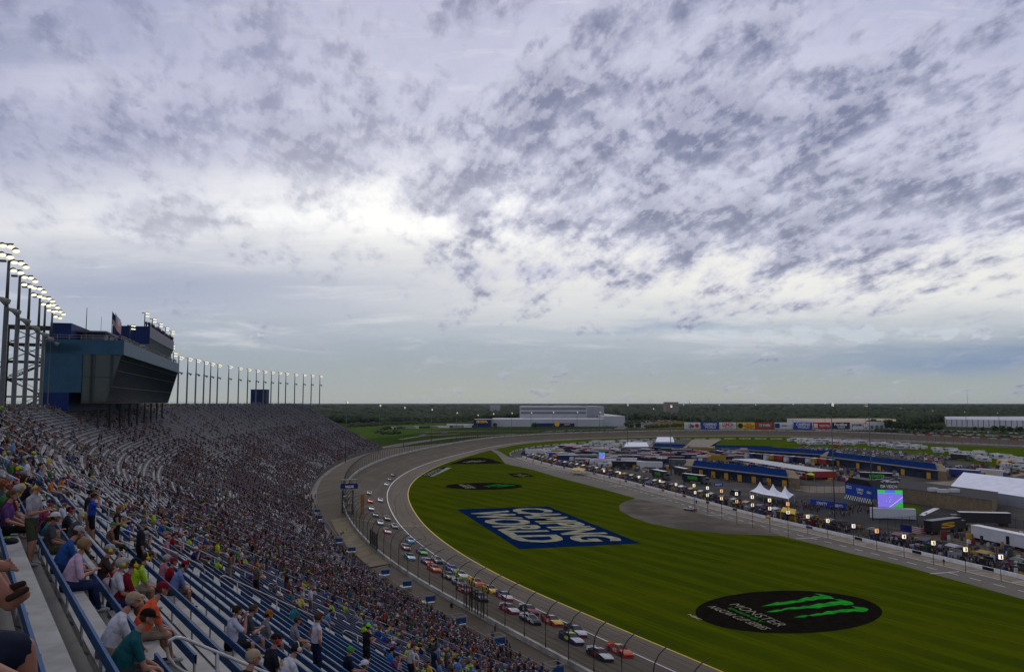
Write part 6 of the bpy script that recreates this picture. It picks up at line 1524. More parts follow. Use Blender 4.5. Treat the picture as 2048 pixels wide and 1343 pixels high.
# camping rows
camp = rows_in([(1575, 880), (1700, 884), (1810, 892), (1930, 905), (2060, 922), (2060, 946), (1990, 934), (1920, 914), (1830, 901), (1700, 891), (1580, 890)], 11, 8.5, math.radians(-28), .62)
rg.shuffle(camp)
for x, y in camp[:120]: rv(rg.choice(['coach', 'trailer', 'trailer', 'camper']), x + rg.uniform(-2, 2), y + rg.uniform(-3, 3), rg.choice([.3, 1.2, -.6, 1.9]) + rg.uniform(-.2, .2), 'on the right camping grass')
for x, y in camp[120:165]: veh(rg.choice(['suv', 'pickup']), x, y, rg.uniform(0, 6), rg.choice(CP), where='between motorhomes on the camping grass')
camp2 = rows_in([(1100, 900), (1180, 888), (1300, 884), (1330, 889), (1290, 896), (1200, 900)], 17, 12, math.radians(-15), .7)
for x, y in camp2[:30]: rv(rg.choice(['coach', 'trailer', 'camper']), x, y, rg.choice([1.4, 1.7]) + rg.uniform(-.2, .2), 'by the white marquees')
# far car parks outside, cars too small to tell apart
VV, FF, CC = [], [], []
src = {}
for kd in ('sedan', 'suv'):
    m = everyday(kd); q = [(f, mi) for f, mi in zip(m.f, m.m) if len(f) == 4]; src[kd] = (np.array(m.v), np.array([f for f, _ in q]), np.array([mi for _, mi in q]))
off = 0
for (x0, y0, x1, y1, n_) in [(1790, 864, 2048, 874, 150), (1800, 858, 2048, 867, 120), (1240, 852, 1320, 844, 90), (1300, 846, 1400, 835, 70), (1100, 862, 1240, 860, 30), (815, 874, 900, 866, 8), (700, 846, 780, 844, 30)]:
    for _ in range(n_):
        f = rng.rand(); x, y = at(x0 + (x1 - x0) * f, y0 + (y1 - y0) * f + rng.uniform(-1, 1), -.3); v, fa, mi = src['suv' if rng.rand() < .5 else 'sedan']
        a = .4 + (math.pi / 2 if rng.rand() < .2 else 0); ca, sa = math.cos(a), math.sin(a); c = CP[rng.randint(10)][0]
        VV.append(np.c_[v[:, 0] * ca - v[:, 1] * sa + x, v[:, 0] * sa + v[:, 1] * ca + y, v[:, 2] - .3]); FF.append(fa + off); off += len(v)
        CC.append(np.where(mi[:, None] == 0, np.array(c)[None], np.array([[.02, .02, .02]])))
def tint_mat(name, rough=.7):
    m = bpy.data.materials.new(name); m.use_nodes = True; b = m.node_tree.nodes['Principled BSDF']; a = m.node_tree.nodes.new('ShaderNodeAttribute'); a.attribute_name = 'tint'
    m.node_tree.links.new(a.outputs['Color'], b.inputs['Base Color']); b.inputs['Roughness'].default_value = rough; b.inputs['Specular IOR Level'].default_value = .2; return m
o = npmesh('distant_cars', np.vstack(VV), np.vstack(FF), tint_mat('distant_paint', .4), fcol=np.vstack(CC)); tag(o, 'hundreds of tiny parked cars in the far car parks outside the track', 'cars', kind='stuff')

# ================================================================== PIT LANE EQUIPMENT
signs = [(1388, 970), (1415, 975), (1443, 981), (1390, 984), (1415, 989.5), (1443, 996), (1473, 986.6), (1473.5, 1002), (1504.6, 993), (1505, 1009), (1539, 999.5), (1539.5, 1016), (1575.5, 1007), (1576, 1023.6), (1615.5, 1032), (1655.6, 1040.6), (1707, 1051), (1753.5, 1061), (1808, 1072), (1866.7, 1084.7), (1931, 1097.6), (2001.6, 1112.6), (1208, 941), (1240, 945), (1278, 953), (1320, 961), (1352, 968)]
sg = {0: mat('lit_number_warm', (1.0, .86, .55), .5, var=0, emit=.85), 1: mat('lit_number_white', (1.0, .95, .78), .5, var=0, emit=.85), 2: mat('lit_number_orange', (1.0, .50, .22), .5, var=0, emit=.75)}
order = sorted(range(len(signs)), key=lambda k: signs[k][0])
for rk, k in enumerate(order):
    a, b = signs[k]; up = k in (0, 1, 2, 6, 8, 10, 12); z = 9.5 if up else 5.2
    x, y = at(a, b, z); t = empty('pit_light', (x, y, 0)); tag(t, '%slit pit number box on a pole, %s from the left' % ('higher ' if up else '', ordn[rk]), 'sign', 'lit pit number boxes')
    s_ = .75; mb = MB(); mb.tube([(0, .3, 0), (0, .3, z + 1)], .07, 5); mb.build('pole', dark_m, t)
    mb = MB(); mb.box((0, 0, z), (s_, .45, s_ * 1.3)); mb.build('lamp_box', sg[[0, 1, 2, 1, 0][k % 5] if a > 1340 else 1], t)
    mb = MB(); mb.box((0, 0, z + s_ * .7), (s_ * 1.1, .5, .08)); mb.box((0, -.24, z), (.3, .03, .7)); mb.build('frame', mat('amber_digit', (.45, .25, .08), .6, var=0), t)
pcs = [((.02, .02, .02), 'black'), ((.12, .012, .015), 'dark red'), ((.012, .02, .09), 'dark blue'), ((.30, .30, .30), 'pale'), ((.30, .19, .015), 'gold'), ((.02, .06, .025), 'dark green'), ((.05, .05, .05), 'grey'), ((.02, .022, .03), 'black')]
PB = []
crewpts = []
for k in range(3, len(PW) - 5, 3):
    gap = 1640 < (1024 + FL * PW[k][0] / PW[k][1]) < 1700
    if PW[k][1] < 120: break
    q = PW[k] - PN[k] * sgn * 4.2; tdir = PW[k + 1] - PW[k]; rz = math.atan2(tdir[1], tdir[0]); c = pcs[(k * 7 + k // 5) % 8]; c2_ = pcs[(k * 3 + 1) % 8]
    if not gap:
        t = empty('pit_cart', (q[0], q[1], 0), rz); tag(t, '%s team cart with %s canopy, %s from the far end of pit lane' % (c[1], c2_[1], ordn[min(29, k // 3)] if k // 3 < 30 else str(k // 3 + 1) + 'th'), 'pit cart', 'team carts along the pit wall')
        mb = MB(); mb.box((0, 0, 1.0), (2.6, 1.7, 1.5)); mb.box((0, .7, 2.0), (2.6, .3, .5)); mb.box((0, 0, .2), (2.7, 1.8, .15), 0, 1)
        for a in (-1.0, 1.0):
            for b in (-.8, .8): mb.tube([(a, b, 0.25), (a, b, 3.3)], .05, 4, 1)
        mb.build('cart', [paint(c[0]), dark_m], t)
        mb = MB(); mb.add([(-1.7, -1.5, 3.1), (1.7, -1.5, 3.1), (1.7, 1.5, 3.1), (-1.7, 1.5, 3.1), (-1.5, -.3, 3.55), (1.5, -.3, 3.55), (1.5, .3, 3.55), (-1.5, .3, 3.55)], [(0, 3, 2, 1), (4, 5, 6, 7), (0, 1, 5, 4), (1, 2, 6, 5), (2, 3, 7, 6), (3, 0, 4, 7)]); mb.build('canopy', paint(c2_[0], .6), t)
        mb = MB()
        for a in range(3): mb.tube([(1.9, -.5 + a * .45, .02), (1.9, -.5 + a * .45, .95)], .34, 8)
        mb.build('tyre_stack', tyre_m, t)
    for _ in range(40 if not gap else 5):
        u = rg.uniform(-5, 5); v = rg.uniform(.6, 14) ** 1.0; crewpts.append((PW[k][0] + tdir[0] / 3 * u - PN[k][0] * sgn * v, PW[k][1] + tdir[1] / 3 * u - PN[k][1] * sgn * v, 0))
# hauler with the gold S, flag, yellow canopy, dark rig, carts
x, y = at(1895, 1064); hauler(x, y, math.radians(-60), (.02, .018, .02), K, 'black trailer end with a gold S by the wire fence', (.05, .05, .05), txt='S', tcol=(.5, .28, .02), grp='rigs in the tan yard'); 
x, y = at(1962, 1052); hauler(x, y + 2, math.radians(80), (.02, .02, .025), K, 'black rig with a white roof in front of the media building', (.5, .5, .5), grp='rigs in the tan yard')
flag(1800, 1046, at(1800, 1066)[1], 0, 7.5, 3.6, 'American flag flying from a pole above the pit crews', True, -.1, .09)
peak = peak_tent(None, [(1561, 1022), (1590, 1028), (1592, 1018), (1566, 1013)], 3.4, 1.2); peak.build('canopy_tent', mat('yellow_canopy', (.62, .40, .01), .6, var=.05)); tag(bpy.data.objects['canopy_tent'], 'bright yellow flat canopy over a yellow team stall in pit lane', 'tent')
for (c, col_, l) in [([(1612, 948), (1628, 950), (1630, 946), (1616, 944)], (.35, .60, .02), 'lime green canopy among the hauler roofs'), ([(1666, 888), (1680, 889), (1680, 886), (1668, 885)], (.40, .01, .03), 'red canopy among the motorhomes'), ([(1575, 938), (1592, 940), (1594, 936), (1579, 934)], (.6, .42, .02), 'yellow canopy among the hauler roofs'), ([(1142, 938), (1168, 941), (1172, 936.5), (1148, 934.5)], (.55, .33, .02), 'yellow canopy near the left end of pit lane')]:
    o = peak_tent(None, c, 2.8, 1.3).build('canopy_tent', mat('cloth_%d' % int(col_[0] * 100 + col_[1] * 1000), col_, .6, var=.05)); tag(o, l, 'tent')

# crates, tool chests, generators, tyres and awnings crammed between the trucks
VV, FF, CC = [], [], []; off = 0
UB = np.array([(-.5, -.5, 0), (.5, -.5, 0), (.5, .5, 0), (-.5, .5, 0), (-.45, -.45, 1), (.45, -.45, 1), (.45, .45, 1), (-.45, .45, 1)]); UF = np.array([(4, 5, 6, 7), (0, 1, 5, 4), (1, 2, 6, 5), (2, 3, 7, 6), (3, 0, 4, 7)])
ccol = np.array([(.02, .02, .02), (.03, .03, .032), (.05, .048, .045), (.015, .02, .05), (.12, .012, .012), (.30, .30, .29), (.10, .10, .10), (.015, .04, .12), (.28, .16, .01), (.40, .40, .39)])
def clutter(poly, n_, smax, pw_=None):
    global off
    P = [at(*p) for p in poly]; xs_ = [p[0] for p in P]; ys_ = [p[1] for p in P]; k = 0
    while k < n_:
        x, y = rng.uniform(min(xs_), max(xs_)), rng.uniform(min(ys_), max(ys_))
        if not inpoly(x, y, P): continue
        k += 1; a = rng.uniform(0, 3.14); sx, sy, sz = rng.uniform(.5, smax), rng.uniform(.4, smax * .6), rng.uniform(.4, 2.0) * (1.5 if rng.rand() < .12 else 1); v = UB * (sx, sy, sz); ca, sa = math.cos(a), math.sin(a)
        VV.append(np.c_[v[:, 0] * ca - v[:, 1] * sa + x, v[:, 0] * sa + v[:, 1] * ca + y, v[:, 2]]); FF.append(UF + off); off += 8; CC.append(np.repeat(ccol[rng.randint(10)][None], 5, 0))
clutter([(1062, 912), (1110, 899), (1290, 904), (1480, 908), (1480, 930), (1375, 934), (1300, 945), (1200, 936), (1100, 924)], 1500, 3.0)
clutter([(1480, 925), (1640, 930), (1800, 950), (1790, 962), (1640, 962), (1500, 940)], 300, 2.5)
clutter([(1850, 930), (2048, 935), (2048, 950), (1900, 948)], 120, 3.0)
clutter([(1860, 1056), (2048, 1080), (2048, 1120), (1900, 1090)], 60, 1.8)
for k in range(3, len(PW) - 5):
    if PW[k][1] < 115: break
    if 1640 < (1024 + FL * PW[k][0] / PW[k][1]) < 1700: continue
    for _ in range(9):
        v_ = rng.uniform(2.0, 15); a = rng.uniform(0, 3.14); q = PW[k] - PN[k] * sgn * v_ + rng.uniform(-1.5, 1.5, 2); sx, sy, sz = rng.uniform(.4, 1.8), rng.uniform(.4, 1.2), rng.uniform(.4, 1.9); v = UB * (sx, sy, sz); ca, sa = math.cos(a), math.sin(a)
        VV.append(np.c_[v[:, 0] * ca - v[:, 1] * sa + q[0], v[:, 0] * sa + v[:, 1] * ca + q[1], v[:, 2]]); FF.append(UF + off); off += 8; CC.append(np.repeat(ccol[rng.randint(9)][None], 5, 0))
o = npmesh('equipment', np.vstack(VV), np.vstack(FF), tint_mat('equipment_paint', .6), fcol=np.vstack(CC)); tag(o, 'countless crates, tool chests and generators crammed between the trucks and pit crews', 'equipment', kind='stuff')
# ================================================================== PEOPLE
def capsule_verts(A, B, ra, rb, n=10, flat=(1, 1), up=None):
    """closed tapered limb with round ends; flat scales the section across / front-back"""
    A, B = Vector(A), Vector(B); d = (B - A); L = d.length or 1e-4; d = d / L
    u = (Vector(up) if up else Vector((1, 0, 0))); u = (u - d * u.dot(d)); u = u.normalized() if u.length > 1e-3 else d.orthogonal().normalized(); w = d.cross(u)
    rings = []
    for t in (-80, -50, -22): a = math.radians(t); rings.append((ra * math.sin(a), ra * math.cos(a)))
    rings += [(0, ra), (L * .5, (ra + rb) / 2), (L, rb)]
    for t in (22, 50, 80): a = math.radians(t); rings.append((L + rb * math.sin(a), rb * math.cos(a)))
    vs = []; 
    for z, r in rings:
        for k in range(n): a = 2 * math.pi * k / n; vs.append(A + d * z + u * (math.cos(a) * r * flat[0]) + w * (math.sin(a) * r * flat[1]))
    fs = [(i * n + k, i * n + (k + 1) % n, (i + 1) * n + (k + 1) % n, (i + 1) * n + k) for i in range(len(rings) - 1) for k in range(n)]
    fs.append(tuple(range(n))[::-1]); fs.append(tuple((len(rings) - 1) * n + k for k in range(n)))
    return vs, fs
SKIN, SHIRT, PANTS, SHOE, DARK = 0, 1, 2, 3, 4
def lerp3(a, b, t): return tuple(a[i] + (b[i] - a[i]) * t for i in range(3))
def prims(pose, fat=1.0, shorts=True, sleeve=.62):
    """tapered pieces of one body: (label, A, B, ra, rb, flat, up)"""
    P = []
    sit = pose.startswith('sit')
    lean = {'sit': .10, 'sit_lean': .42, 'sit_phone': .28, 'sit_photo': .12, 'sit_cross': .05, 'stand': .03, 'stand_phone': .06, 'stand_wave': .02, 'stand_hip': .02}[pose]
    hz = .56 if sit else .94
    pel = Vector((0, 0, hz)); sp_ = Vector((0, math.sin(lean), math.cos(lean)))
    ch = pel + sp_ * .36; sh = pel + sp_ * .50; nk = sh + Vector((0, .02 + lean * .1, .06)); hd = nk + Vector((0, .035 + lean * .12, .155))
    P.append((PANTS, pel + Vector((0, 0, -.03)), pel + sp_ * .06, .155 * fat, .150 * fat, (1.08, .80), None))
    P.append((SHIRT, pel + sp_ * .05, pel + sp_ * .20, .150 * fat, .148 * fat, (1.05, .82), None))
    P.append((SHIRT, pel + sp_ * .20, ch, .148 * fat, .165, (1.08, .78), None)); P.append((SHIRT, ch, sh - sp_ * .03, .165, .110, (1.28, .72), None))
    for s in (-1, 1): P.append((SHIRT, sh + Vector((s * .06, 0, -.01)), sh + Vector((s * .165, -.01, -.045)), .062, .066, (1, 1), None))
    P.append((SKIN, sh, nk + Vector((0, .01, .03)), .062, .054, (1, 1), None))
    # head: skull, jaw, nose, ears, brow
    P.append((SKIN, hd + Vector((0, -.022, .02)), hd + Vector((0, .012, .022)), .087, .085, (.90, 1.06), None)); P.append((SKIN, hd + Vector((0, .018, -.02)), hd + Vector((0, .05, -.075)), .066, .040, (1, 1), None))
    P.append((SKIN, hd + Vector((0, .09, .008)), hd + Vector((0, .106, -.022)), .012, .015, (1, 1), None))
    for s in (-1, 1):
        P.append((SKIN, hd + Vector((s * .082, -.005, .012)), hd + Vector((s * .086, -.01, -.025)), .018, .014, (.6, 1), None))
        P.append((DARK, hd + Vector((s * .031, .092, .014)), hd + Vector((s * .037, .09, .014)), .0095, .0095, (1, 1), None))
    P.append((DARK, hd + Vector((-.018, .093, -.052)), hd + Vector((.018, .093, -.052)), .006, .006, (1, 1), None))
    # legs
    for s in (-1, 1):
        hip = pel + Vector((s * .085, 0, -.03))
        if sit:
            kn = Vector((s * (.13 + (.05 if pose == 'sit_lean' else 0)), .44, .50)); an = Vector((s * .12, .47 + (.04 if s > 0 else -.03), .09))
            if pose == 'sit_cross' and s > 0: kn = Vector((.05, .44, .58)); an = Vector((-.12, .62, .34))
        else: kn = Vector((s * .095, .03 + (.03 if s > 0 else 0), .50)); an = Vector((s * .11, -.02 + (.06 if s > 0 else 0), .09))
        P.append((PANTS, hip, lerp3(hip, kn, .82), .090 * (.9 + .1 * fat), .075, (1, 1), None))
        P.append((SKIN if shorts else PANTS, lerp3(hip, kn, .82), kn, .066 if shorts else .070, .058, (1, 1), None))
        mid = Vector(lerp3(kn, an, .35)) + Vector((0, -.02, 0)); c = SKIN if shorts else PANTS; e = 0 if shorts else .012
        P.append((c, kn, mid, .056 + e, .056 + e, (1, 1), None)); P.append((c, mid, an, .056 + e, .036 + e, (1, 1), None))
        f = Vector((s * .02, 1, 0)).normalized(); low = an + Vector((0, 0, -.045))
        if pose == 'sit_cross' and s > 0: f = Vector((-.4, .8, .2)).normalized()
        P.append((SHOE, low - f * .05, low + f * .15, .042, .040, (1.05, .9), None)); P.append((SHOE, low + f * .06, low + f * .17, .040, .030, (1.2, .7), None))
    # arms and hands
    for s in (-1, 1):
        S = sh + Vector((s * .185, -.01, -.05))
        if pose in ('sit', 'sit_cross'): E = S + Vector((s * .05, .06, -.26)); Wr = Vector((s * .11, .30 + lean, .63)); hf = Vector((-s * .2, .9, -.15))
        elif pose == 'sit_lean': E = Vector((s * .19, .33, .61)); Wr = Vector((s * .05, .50, .54)); hf = Vector((-s * .6, .5, -.35))
        elif pose == 'sit_phone': E = S + Vector((s * .06, .05, -.27)); Wr = Vector((s * .06, S.y + .27, S.z - .24)); hf = Vector((-s * .35, .7, .35))
        elif pose == 'sit_photo': E = S + Vector((s * .08, .16, -.18)); Wr = Vector((s * .07, S.y + .26, S.z + .09)); hf = Vector((-s * .5, .3, .8))
        elif pose == 'stand': E = S + Vector((s * .07, -.02, -.29)); Wr = E + Vector((s * .0, .08, -.25)); hf = Vector((0, .2, -1))
        elif pose == 'stand_phone': E = S + Vector((s * .06, .05, -.28)); Wr = E + Vector((-s * .12, .24, .04)); hf = Vector((-s * .35, .8, .2))
        elif pose == 'stand_hip': E = S + Vector((s * .17, -.06, -.22)); Wr = E + Vector((-s * .12, .08, -.19)); hf = Vector((-s * .7, .5, -.4))
        else:
            if s > 0: E = S + Vector((.10, .18, -.08)); Wr = Vector((.10, hd.y + .12, hd.z + .06)); hf = Vector((-.5, .1, .8))
            else: E = S + Vector((-.07, 0, -.29)); Wr = E + Vector((0, .12, -.23)); hf = Vector((0, .3, -1))
        me_ = lerp3(S, E, sleeve)
        P.append((SHIRT, S, me_, .064 * (.85 + .15 * fat), .060, (1, 1), None)); P.append((SKIN, me_, E, .047, .041, (1, 1), None))
        fm = Vector(lerp3(E, Wr, .3)); P.append((SKIN, E, fm, .041, .042, (1, 1), None)); P.append((SKIN, fm, Wr, .042, .027, (1, 1), None))
        hf.normalize(); side = Vector((s, 0, 0)); side = (side - hf * side.dot(hf)).normalized(); nrm2 = hf.cross(side).normalized(); curl = -nrm2 if (-nrm2).z < 0 else nrm2
        pc = Wr + hf * .045; P.append((SKIN, Wr + hf * .01, Wr + hf * .075, .028, .034, (1.2, .55), side))
        for q, (ln, of) in enumerate(((.068, -.030), (.078, -.010), (.074, .010), (.058, .029))):
            b0 = Wr + hf * .085 + side * of; b1 = b0 + hf * ln * .55 + curl * ln * .12; b2 = b1 + hf * ln * .35 + curl * ln * .35
            P.append((SKIN, b0, b1, .0105, .0098, (1, 1), None)); P.append((SKIN, b1, b2, .0098, .0085, (1, 1), None))
        t0 = Wr + hf * .03 - side * .03; t1 = t0 - side * .028 + hf * .035 + curl * .01; P.append((SKIN, t0, t1, .014, .012, (1, 1), None)); P.append((SKIN, t1, t1 + hf * .03 + curl * .008, .012, .009, (1, 1), None))
    return P, hd
def label_faces(cent, P):
    best = np.full(len(cent), 1e9); lab = np.zeros(len(cent), int)
    for (l, A, B, ra, rb, fl, up) in P:
        A = np.array(A[:]); B = np.array(B[:]); d = B - A; L2 = max(1e-9, d @ d); t = np.clip(((cent - A) @ d) / L2, 0, 1); q = A + t[:, None] * d
        dist = np.linalg.norm(cent - q, axis=1); r = (ra + (rb - ra) * t) * (.5 * (fl[0] + fl[1])); k = dist - r * 1.0
        k = dist / np.maximum(r, .004) * .05 + k * .6
        m = k < best; best[m] = k[m]; lab[m] = l
    return lab
BODY = {}
def body_mesh(key, pose, fat, shorts, sleeve, voxel=.0115, ratio=None):
    P, hd = prims(pose, fat, shorts, sleeve); mb = MB()
    for (l, A, B, ra, rb, fl, up) in P: v, f = capsule_verts(A, B, ra, rb, 10, fl, up); mb.add(v, f)
    me = bpy.data.meshes.new('t'); me.from_pydata(mb.v, [], mb.f); o = link('t', me)
    md = o.modifiers.new('r', 'REMESH'); md.mode = 'VOXEL'; md.voxel_size = voxel
    sm = o.modifiers.new('s', 'SMOOTH'); sm.factor = .5; sm.iterations = 2
    if ratio: dc = o.modifiers.new('d', 'DECIMATE'); dc.ratio = ratio
    dg = bpy.context.evaluated_depsgraph_get(); dg.update(); m2 = bpy.data.meshes.new_from_object(o.evaluated_get(dg)); bpy.data.objects.remove(o)
    n = len(m2.polygons); c = np.empty(n * 3); m2.polygons.foreach_get('center', c); lab = label_faces(c.reshape(-1, 3), P)
    m2.materials.clear()
    c = c.reshape(-1, 3) - np.array(hd[:]); nr = np.linalg.norm(c, axis=1) < .135       # scalp and nape take the hair colour
    lab = np.where(nr & (((c[:, 2] > .055) & (c[:, 1] < .085)) | ((c[:, 1] < -.02) & (c[:, 2] > -.045) & (np.abs(c[:, 0]) < .082))), DARK, lab)
    return m2, lab, hd
skins = [mat('skin_%d' % i, c, .6, var=.05, scale=8, spec=.25) for i, c in enumerate([(.32, .155, .10), (.27, .12, .075), (.36, .18, .12), (.12, .055, .035), (.20, .09, .055)])]
CL = [((.45, .45, .47), 'white'), ((.46, .46, .48), 'white'), ((.015, .015, .018), 'black'), ((.02, .02, .022), 'black'), ((.15, .15, .155), 'grey'), ((.26, .26, .27), 'light grey'), ((.018, .025, .07), 'navy'), ((.02, .06, .28), 'royal blue'), ((.25, .015, .02), 'red'), ((.12, .012, .018), 'maroon'), ((.10, .09, .06), 'olive'), ((.45, .13, .02), 'orange'), ((.50, .38, .03), 'yellow'), ((.30, .50, .02), 'neon yellow'), ((.04, .16, .05), 'green'), ((.02, .14, .16), 'teal'), ((.10, .22, .42), 'light blue'), ((.40, .16, .18), 'pink'), ((.09, .04, .13), 'purple'), ((.14, .08, .05), 'brown'), ((.05, .055, .06), 'charcoal')]
PT = [((.018, .024, .055), 'navy'), ((.20, .16, .11), 'khaki'), ((.015, .015, .017), 'black'), ((.04, .06, .11), 'denim'), ((.09, .09, .09), 'grey'), ((.05, .055, .03), 'olive')]
def cloth(c, pre='cloth'):
    k = '%s_%d_%d_%d' % (pre, c[0] * 999, c[1] * 999, c[2] * 999); return mat(k, c, .9, var=.14, scale=9, bump=.25, spec=.06)
def body(pose, fat, shorts, sleeve):
    key = (pose, fat, shorts, sleeve)
    if key not in BODY:
        m, lab, hd = body_mesh(key, pose, fat, shorts, sleeve)
        for q in (skins[0], cloth(CL[0][0]), cloth(PT[0][0]), cloth((.02, .02, .02)), cloth((.02, .015, .012))): m.materials.append(q)
        m.polygons.foreach_set('material_index', lab.astype(np.int32)); m.polygons.foreach_set('use_smooth', np.ones(len(m.polygons), bool)); m.name = 'person_body'; BODY[key] = (m, hd)
    return BODY[key]
# headwear and hair, centred on the head
def cap_mb(back=False):
    mb = MB(); n = 14; rr3 = []
    for i, (t, r) in enumerate(((0, .100), (.028, .100), (.06, .086), (.085, .058), (.098, .02))):
        for k in range(n): a = 2 * math.pi * k / n; mb.v.append((math.cos(a) * r * .93, math.sin(a) * r * 1.06 - .006, .030 + t))
    for i in range(4):
        for k in range(n): mb.f.append((i * n + k, i * n + (k + 1) % n, (i + 1) * n + (k + 1) % n, (i + 1) * n + k)); mb.m.append(0)
    mb.f.append(tuple(4 * n + k for k in range(n))); mb.m.append(0)
    s = -1 if back else 1; B = [(-.075, .06 * s, .034), (-.06, .13 * s, .026), (0, .165 * s, .022), (.06, .13 * s, .026), (.075, .06 * s, .034)]
    o = len(mb.v); mb.v += B + [(x, y, z - .006) for x, y, z in B]; mb.f += [(o, o + 1, o + 2, o + 3, o + 4), (o + 9, o + 8, o + 7, o + 6, o + 5)] + [(o + i, o + i + 1, o + i + 6, o + i + 5) for i in range(4)]; mb.m += [0] * 6
    return mb
def hair_mb(kind):
    mb = MB(); n = 14; prof = {'short': ((-.035, .094, .35), (0, .100, .55), (.04, .101, 1), (.08, .078, 1), (.108, .03, 1)), 'long': ((-.30, .075, .0), (-.20, .095, .0), (-.08, .108, .15), (0, .108, .5), (.04, .106, 1), (.085, .08, 1), (.114, .03, 1)), 'bushy': ((-.06, .10, .3), (0, .118, .5), (.05, .118, 1), (.095, .09, 1), (.125, .03, 1))}[kind]
    r_ = random.Random(5)
    for (z, r, fr) in prof:
        for k in range(n):
            a = 2 * math.pi * k / n; y = math.sin(a); yf = y if y < 0 else y * (fr if fr < 1 else 1); j = 1 + r_.uniform(-.07, .07)
            mb.v.append((math.cos(a) * r * .93 * j, (yf * r * 1.08 - .016) * j, z + .0))
    m_ = len(prof)
    for i in range(m_ - 1):
        for k in range(n): mb.f.append((i * n + k, i * n + (k + 1) % n, (i + 1) * n + (k + 1) % n, (i + 1) * n + k)); mb.m.append(0)
    mb.f.append(tuple((m_ - 1) * n + k for k in range(n))); mb.m.append(0); mb.f.append(tuple(range(n))[::-1]); mb.m.append(0); return mb
def muff_mb():
    mb = MB()
    for s in (-1, 1): mb.tube([(s * .078, -.005, -.005), (s * .112, -.005, -.005)], [.046, .040], 10)
    mb.tube([(.1 * math.sin(a), -.01, .115 * math.cos(a)) for a in np.linspace(-1.5, 1.5, 9)], .010, 5); return mb
ACC = {}
def acc(kind, m, parent, hd, rx=0.0):
    if kind not in ACC:
        b_ = cap_mb() if kind == 'cap' else cap_mb(True) if kind == 'cap_backwards' else muff_mb() if kind == 'ear_defenders' else hair_mb(kind.split('_')[0])
        o = b_.build('x', m, None, True); ACC[kind] = o.data; o.material_slots[0].link = 'OBJECT'
    else: o = link('x', ACC[kind]); o.material_slots[0].link = 'OBJECT'
    o.name = {'cap': 'cap', 'cap_backwards': 'cap', 'ear_defenders': 'ear_defenders'}.get(kind, 'hair'); o.material_slots[0].material = m; o.parent = parent; o.location = hd; o.rotation_euler = (rx, 0, 0); return o
def fbox(mb, *a, **k): mb.box(*a, **k)
HAIRC = [(.03, .02, .012), (.07, .04, .02), (.20, .13, .06), (.28, .27, .25), (.012, .010, .009), (.16, .06, .02)]
def person(s, j, pose='sit', shirt=None, pants=None, head='hair_short', hc=None, skin=0, muffs=None, label=None, fat=1.0, shorts=True, sleeve=.62, turn=0.0, lat=None, scale=1.0, world=None, name='person'):
    m, hd = body(pose, fat, shorts, sleeve)
    if world is None:
        jj = int(round(j)); d = row_d(jj) + (.24 if pose.startswith('sit') else .62) + (lat or 0); x, y, h = sp(s, d); z = ZR[jj]; rz = -h - math.pi / 2 + turn
    else: x, y, z, rz = world
    o = link(name, m); o.location = (x, y, z); o.rotation_euler = (0, 0, rz); o.scale = (scale,) * 3
    set_slots(o, [skins[skin], cloth(shirt), cloth(pants), cloth((.03, .03, .03) if (int(s * 10) % 2) else (.3, .3, .3)), cloth(HAIRC[int(s * 7) % 6] if head.startswith('cap') else hc, 'hair')])
    lean = {'sit_lean': -.5, 'sit_phone': -.35, 'stand_phone': -.3}.get(pose, -.08)
    if head in ('cap', 'cap_backwards'): acc(head, cloth(hc, 'cap'), o, hd, lean * .5)
    else: acc(head.replace('hair_', '') + '_u', cloth(hc, 'hair'), o, hd)
    if muffs: acc('ear_defenders', mat('muff_%d' % int(muffs[0] * 999), muffs, .5, var=0), o, hd, 0)
    tag(o, label, 'person', 'spectators in the grandstand'); return o
def nm(c): return min(CL + PT, key=lambda q: sum(abs(q[0][i] - c[i]) for i in range(3)))[1]
CW = {c[1]: c[0] for c in CL}; CW.update({'denim': PT[3][0], 'khaki': PT[1][0], 'tan': (.30, .22, .13)})
taken = []
def place(hx, hy, row=None, **k):
    """named spectator: row and seat whose occupant's head appears at this pixel"""
    pose = k.get('pose', 'sit'); hd = body(pose, k.get('fat', 1.0), k.get('shorts', True), k.get('sleeve', .62))[1]; st_ = not pose.startswith('sit'); best = None
    for j in ([row] if row is not None else range(0, 50)):
        d = row_d(j) + (.62 if st_ else .24) + hd.y; zz = ZR[j] + hd.z - CAMZ
        for s in np.arange(0, 90, .15):
            x, y, _ = sp_fast(s, d)
            if y < 1: continue
            yc = math.cos(PITCH) * y + math.sin(PITCH) * zz; zc_ = -math.sin(PITCH) * y + math.cos(PITCH) * zz
            e = (1024 + FL * x / yc - hx) ** 2 + (671.5 - FL * zc_ / yc - hy) ** 2 * (1.6 if row is not None else 1)
            if best is None or e < best[0]: best = (e, s, j)
    e, s, j = best; taken.append((s, j)); return person(s, j, **k)
_tab = [sp(s, 0) for s in np.arange(0, 91, .15)]
def sp_fast(s, d):
    x, y, h = _tab[int(round(s / .15))]; return x + d * math.cos(h), y - d * math.sin(h), h
YM, RM_, WM_ = (.55, .42, .02), (.40, .02, .03), (.5, .5, .5)
place(-8, 905, pose='stand', shirt=CW['white'], pants=CW['denim'], head='hair_short', hc=HAIRC[1], label='standing man in white shirt and jeans cut off by the left edge', shorts=False)
place(72, 975, pose='stand_phone', shirt=CW['light grey'], pants=(.05, .055, .03), head='cap', hc=CW['navy'], muffs=YM, label='standing man in grey T-shirt and olive shorts with yellow ear defenders', turn=-.5)
place(148, 1070, pose='sit_lean', shirt=(.02, .07, .22), pants=CW['navy'], head='cap', hc=CW['light grey'], label='seated man in blue shirt and pale grey cap behind the woman in pink', fat=1.15)
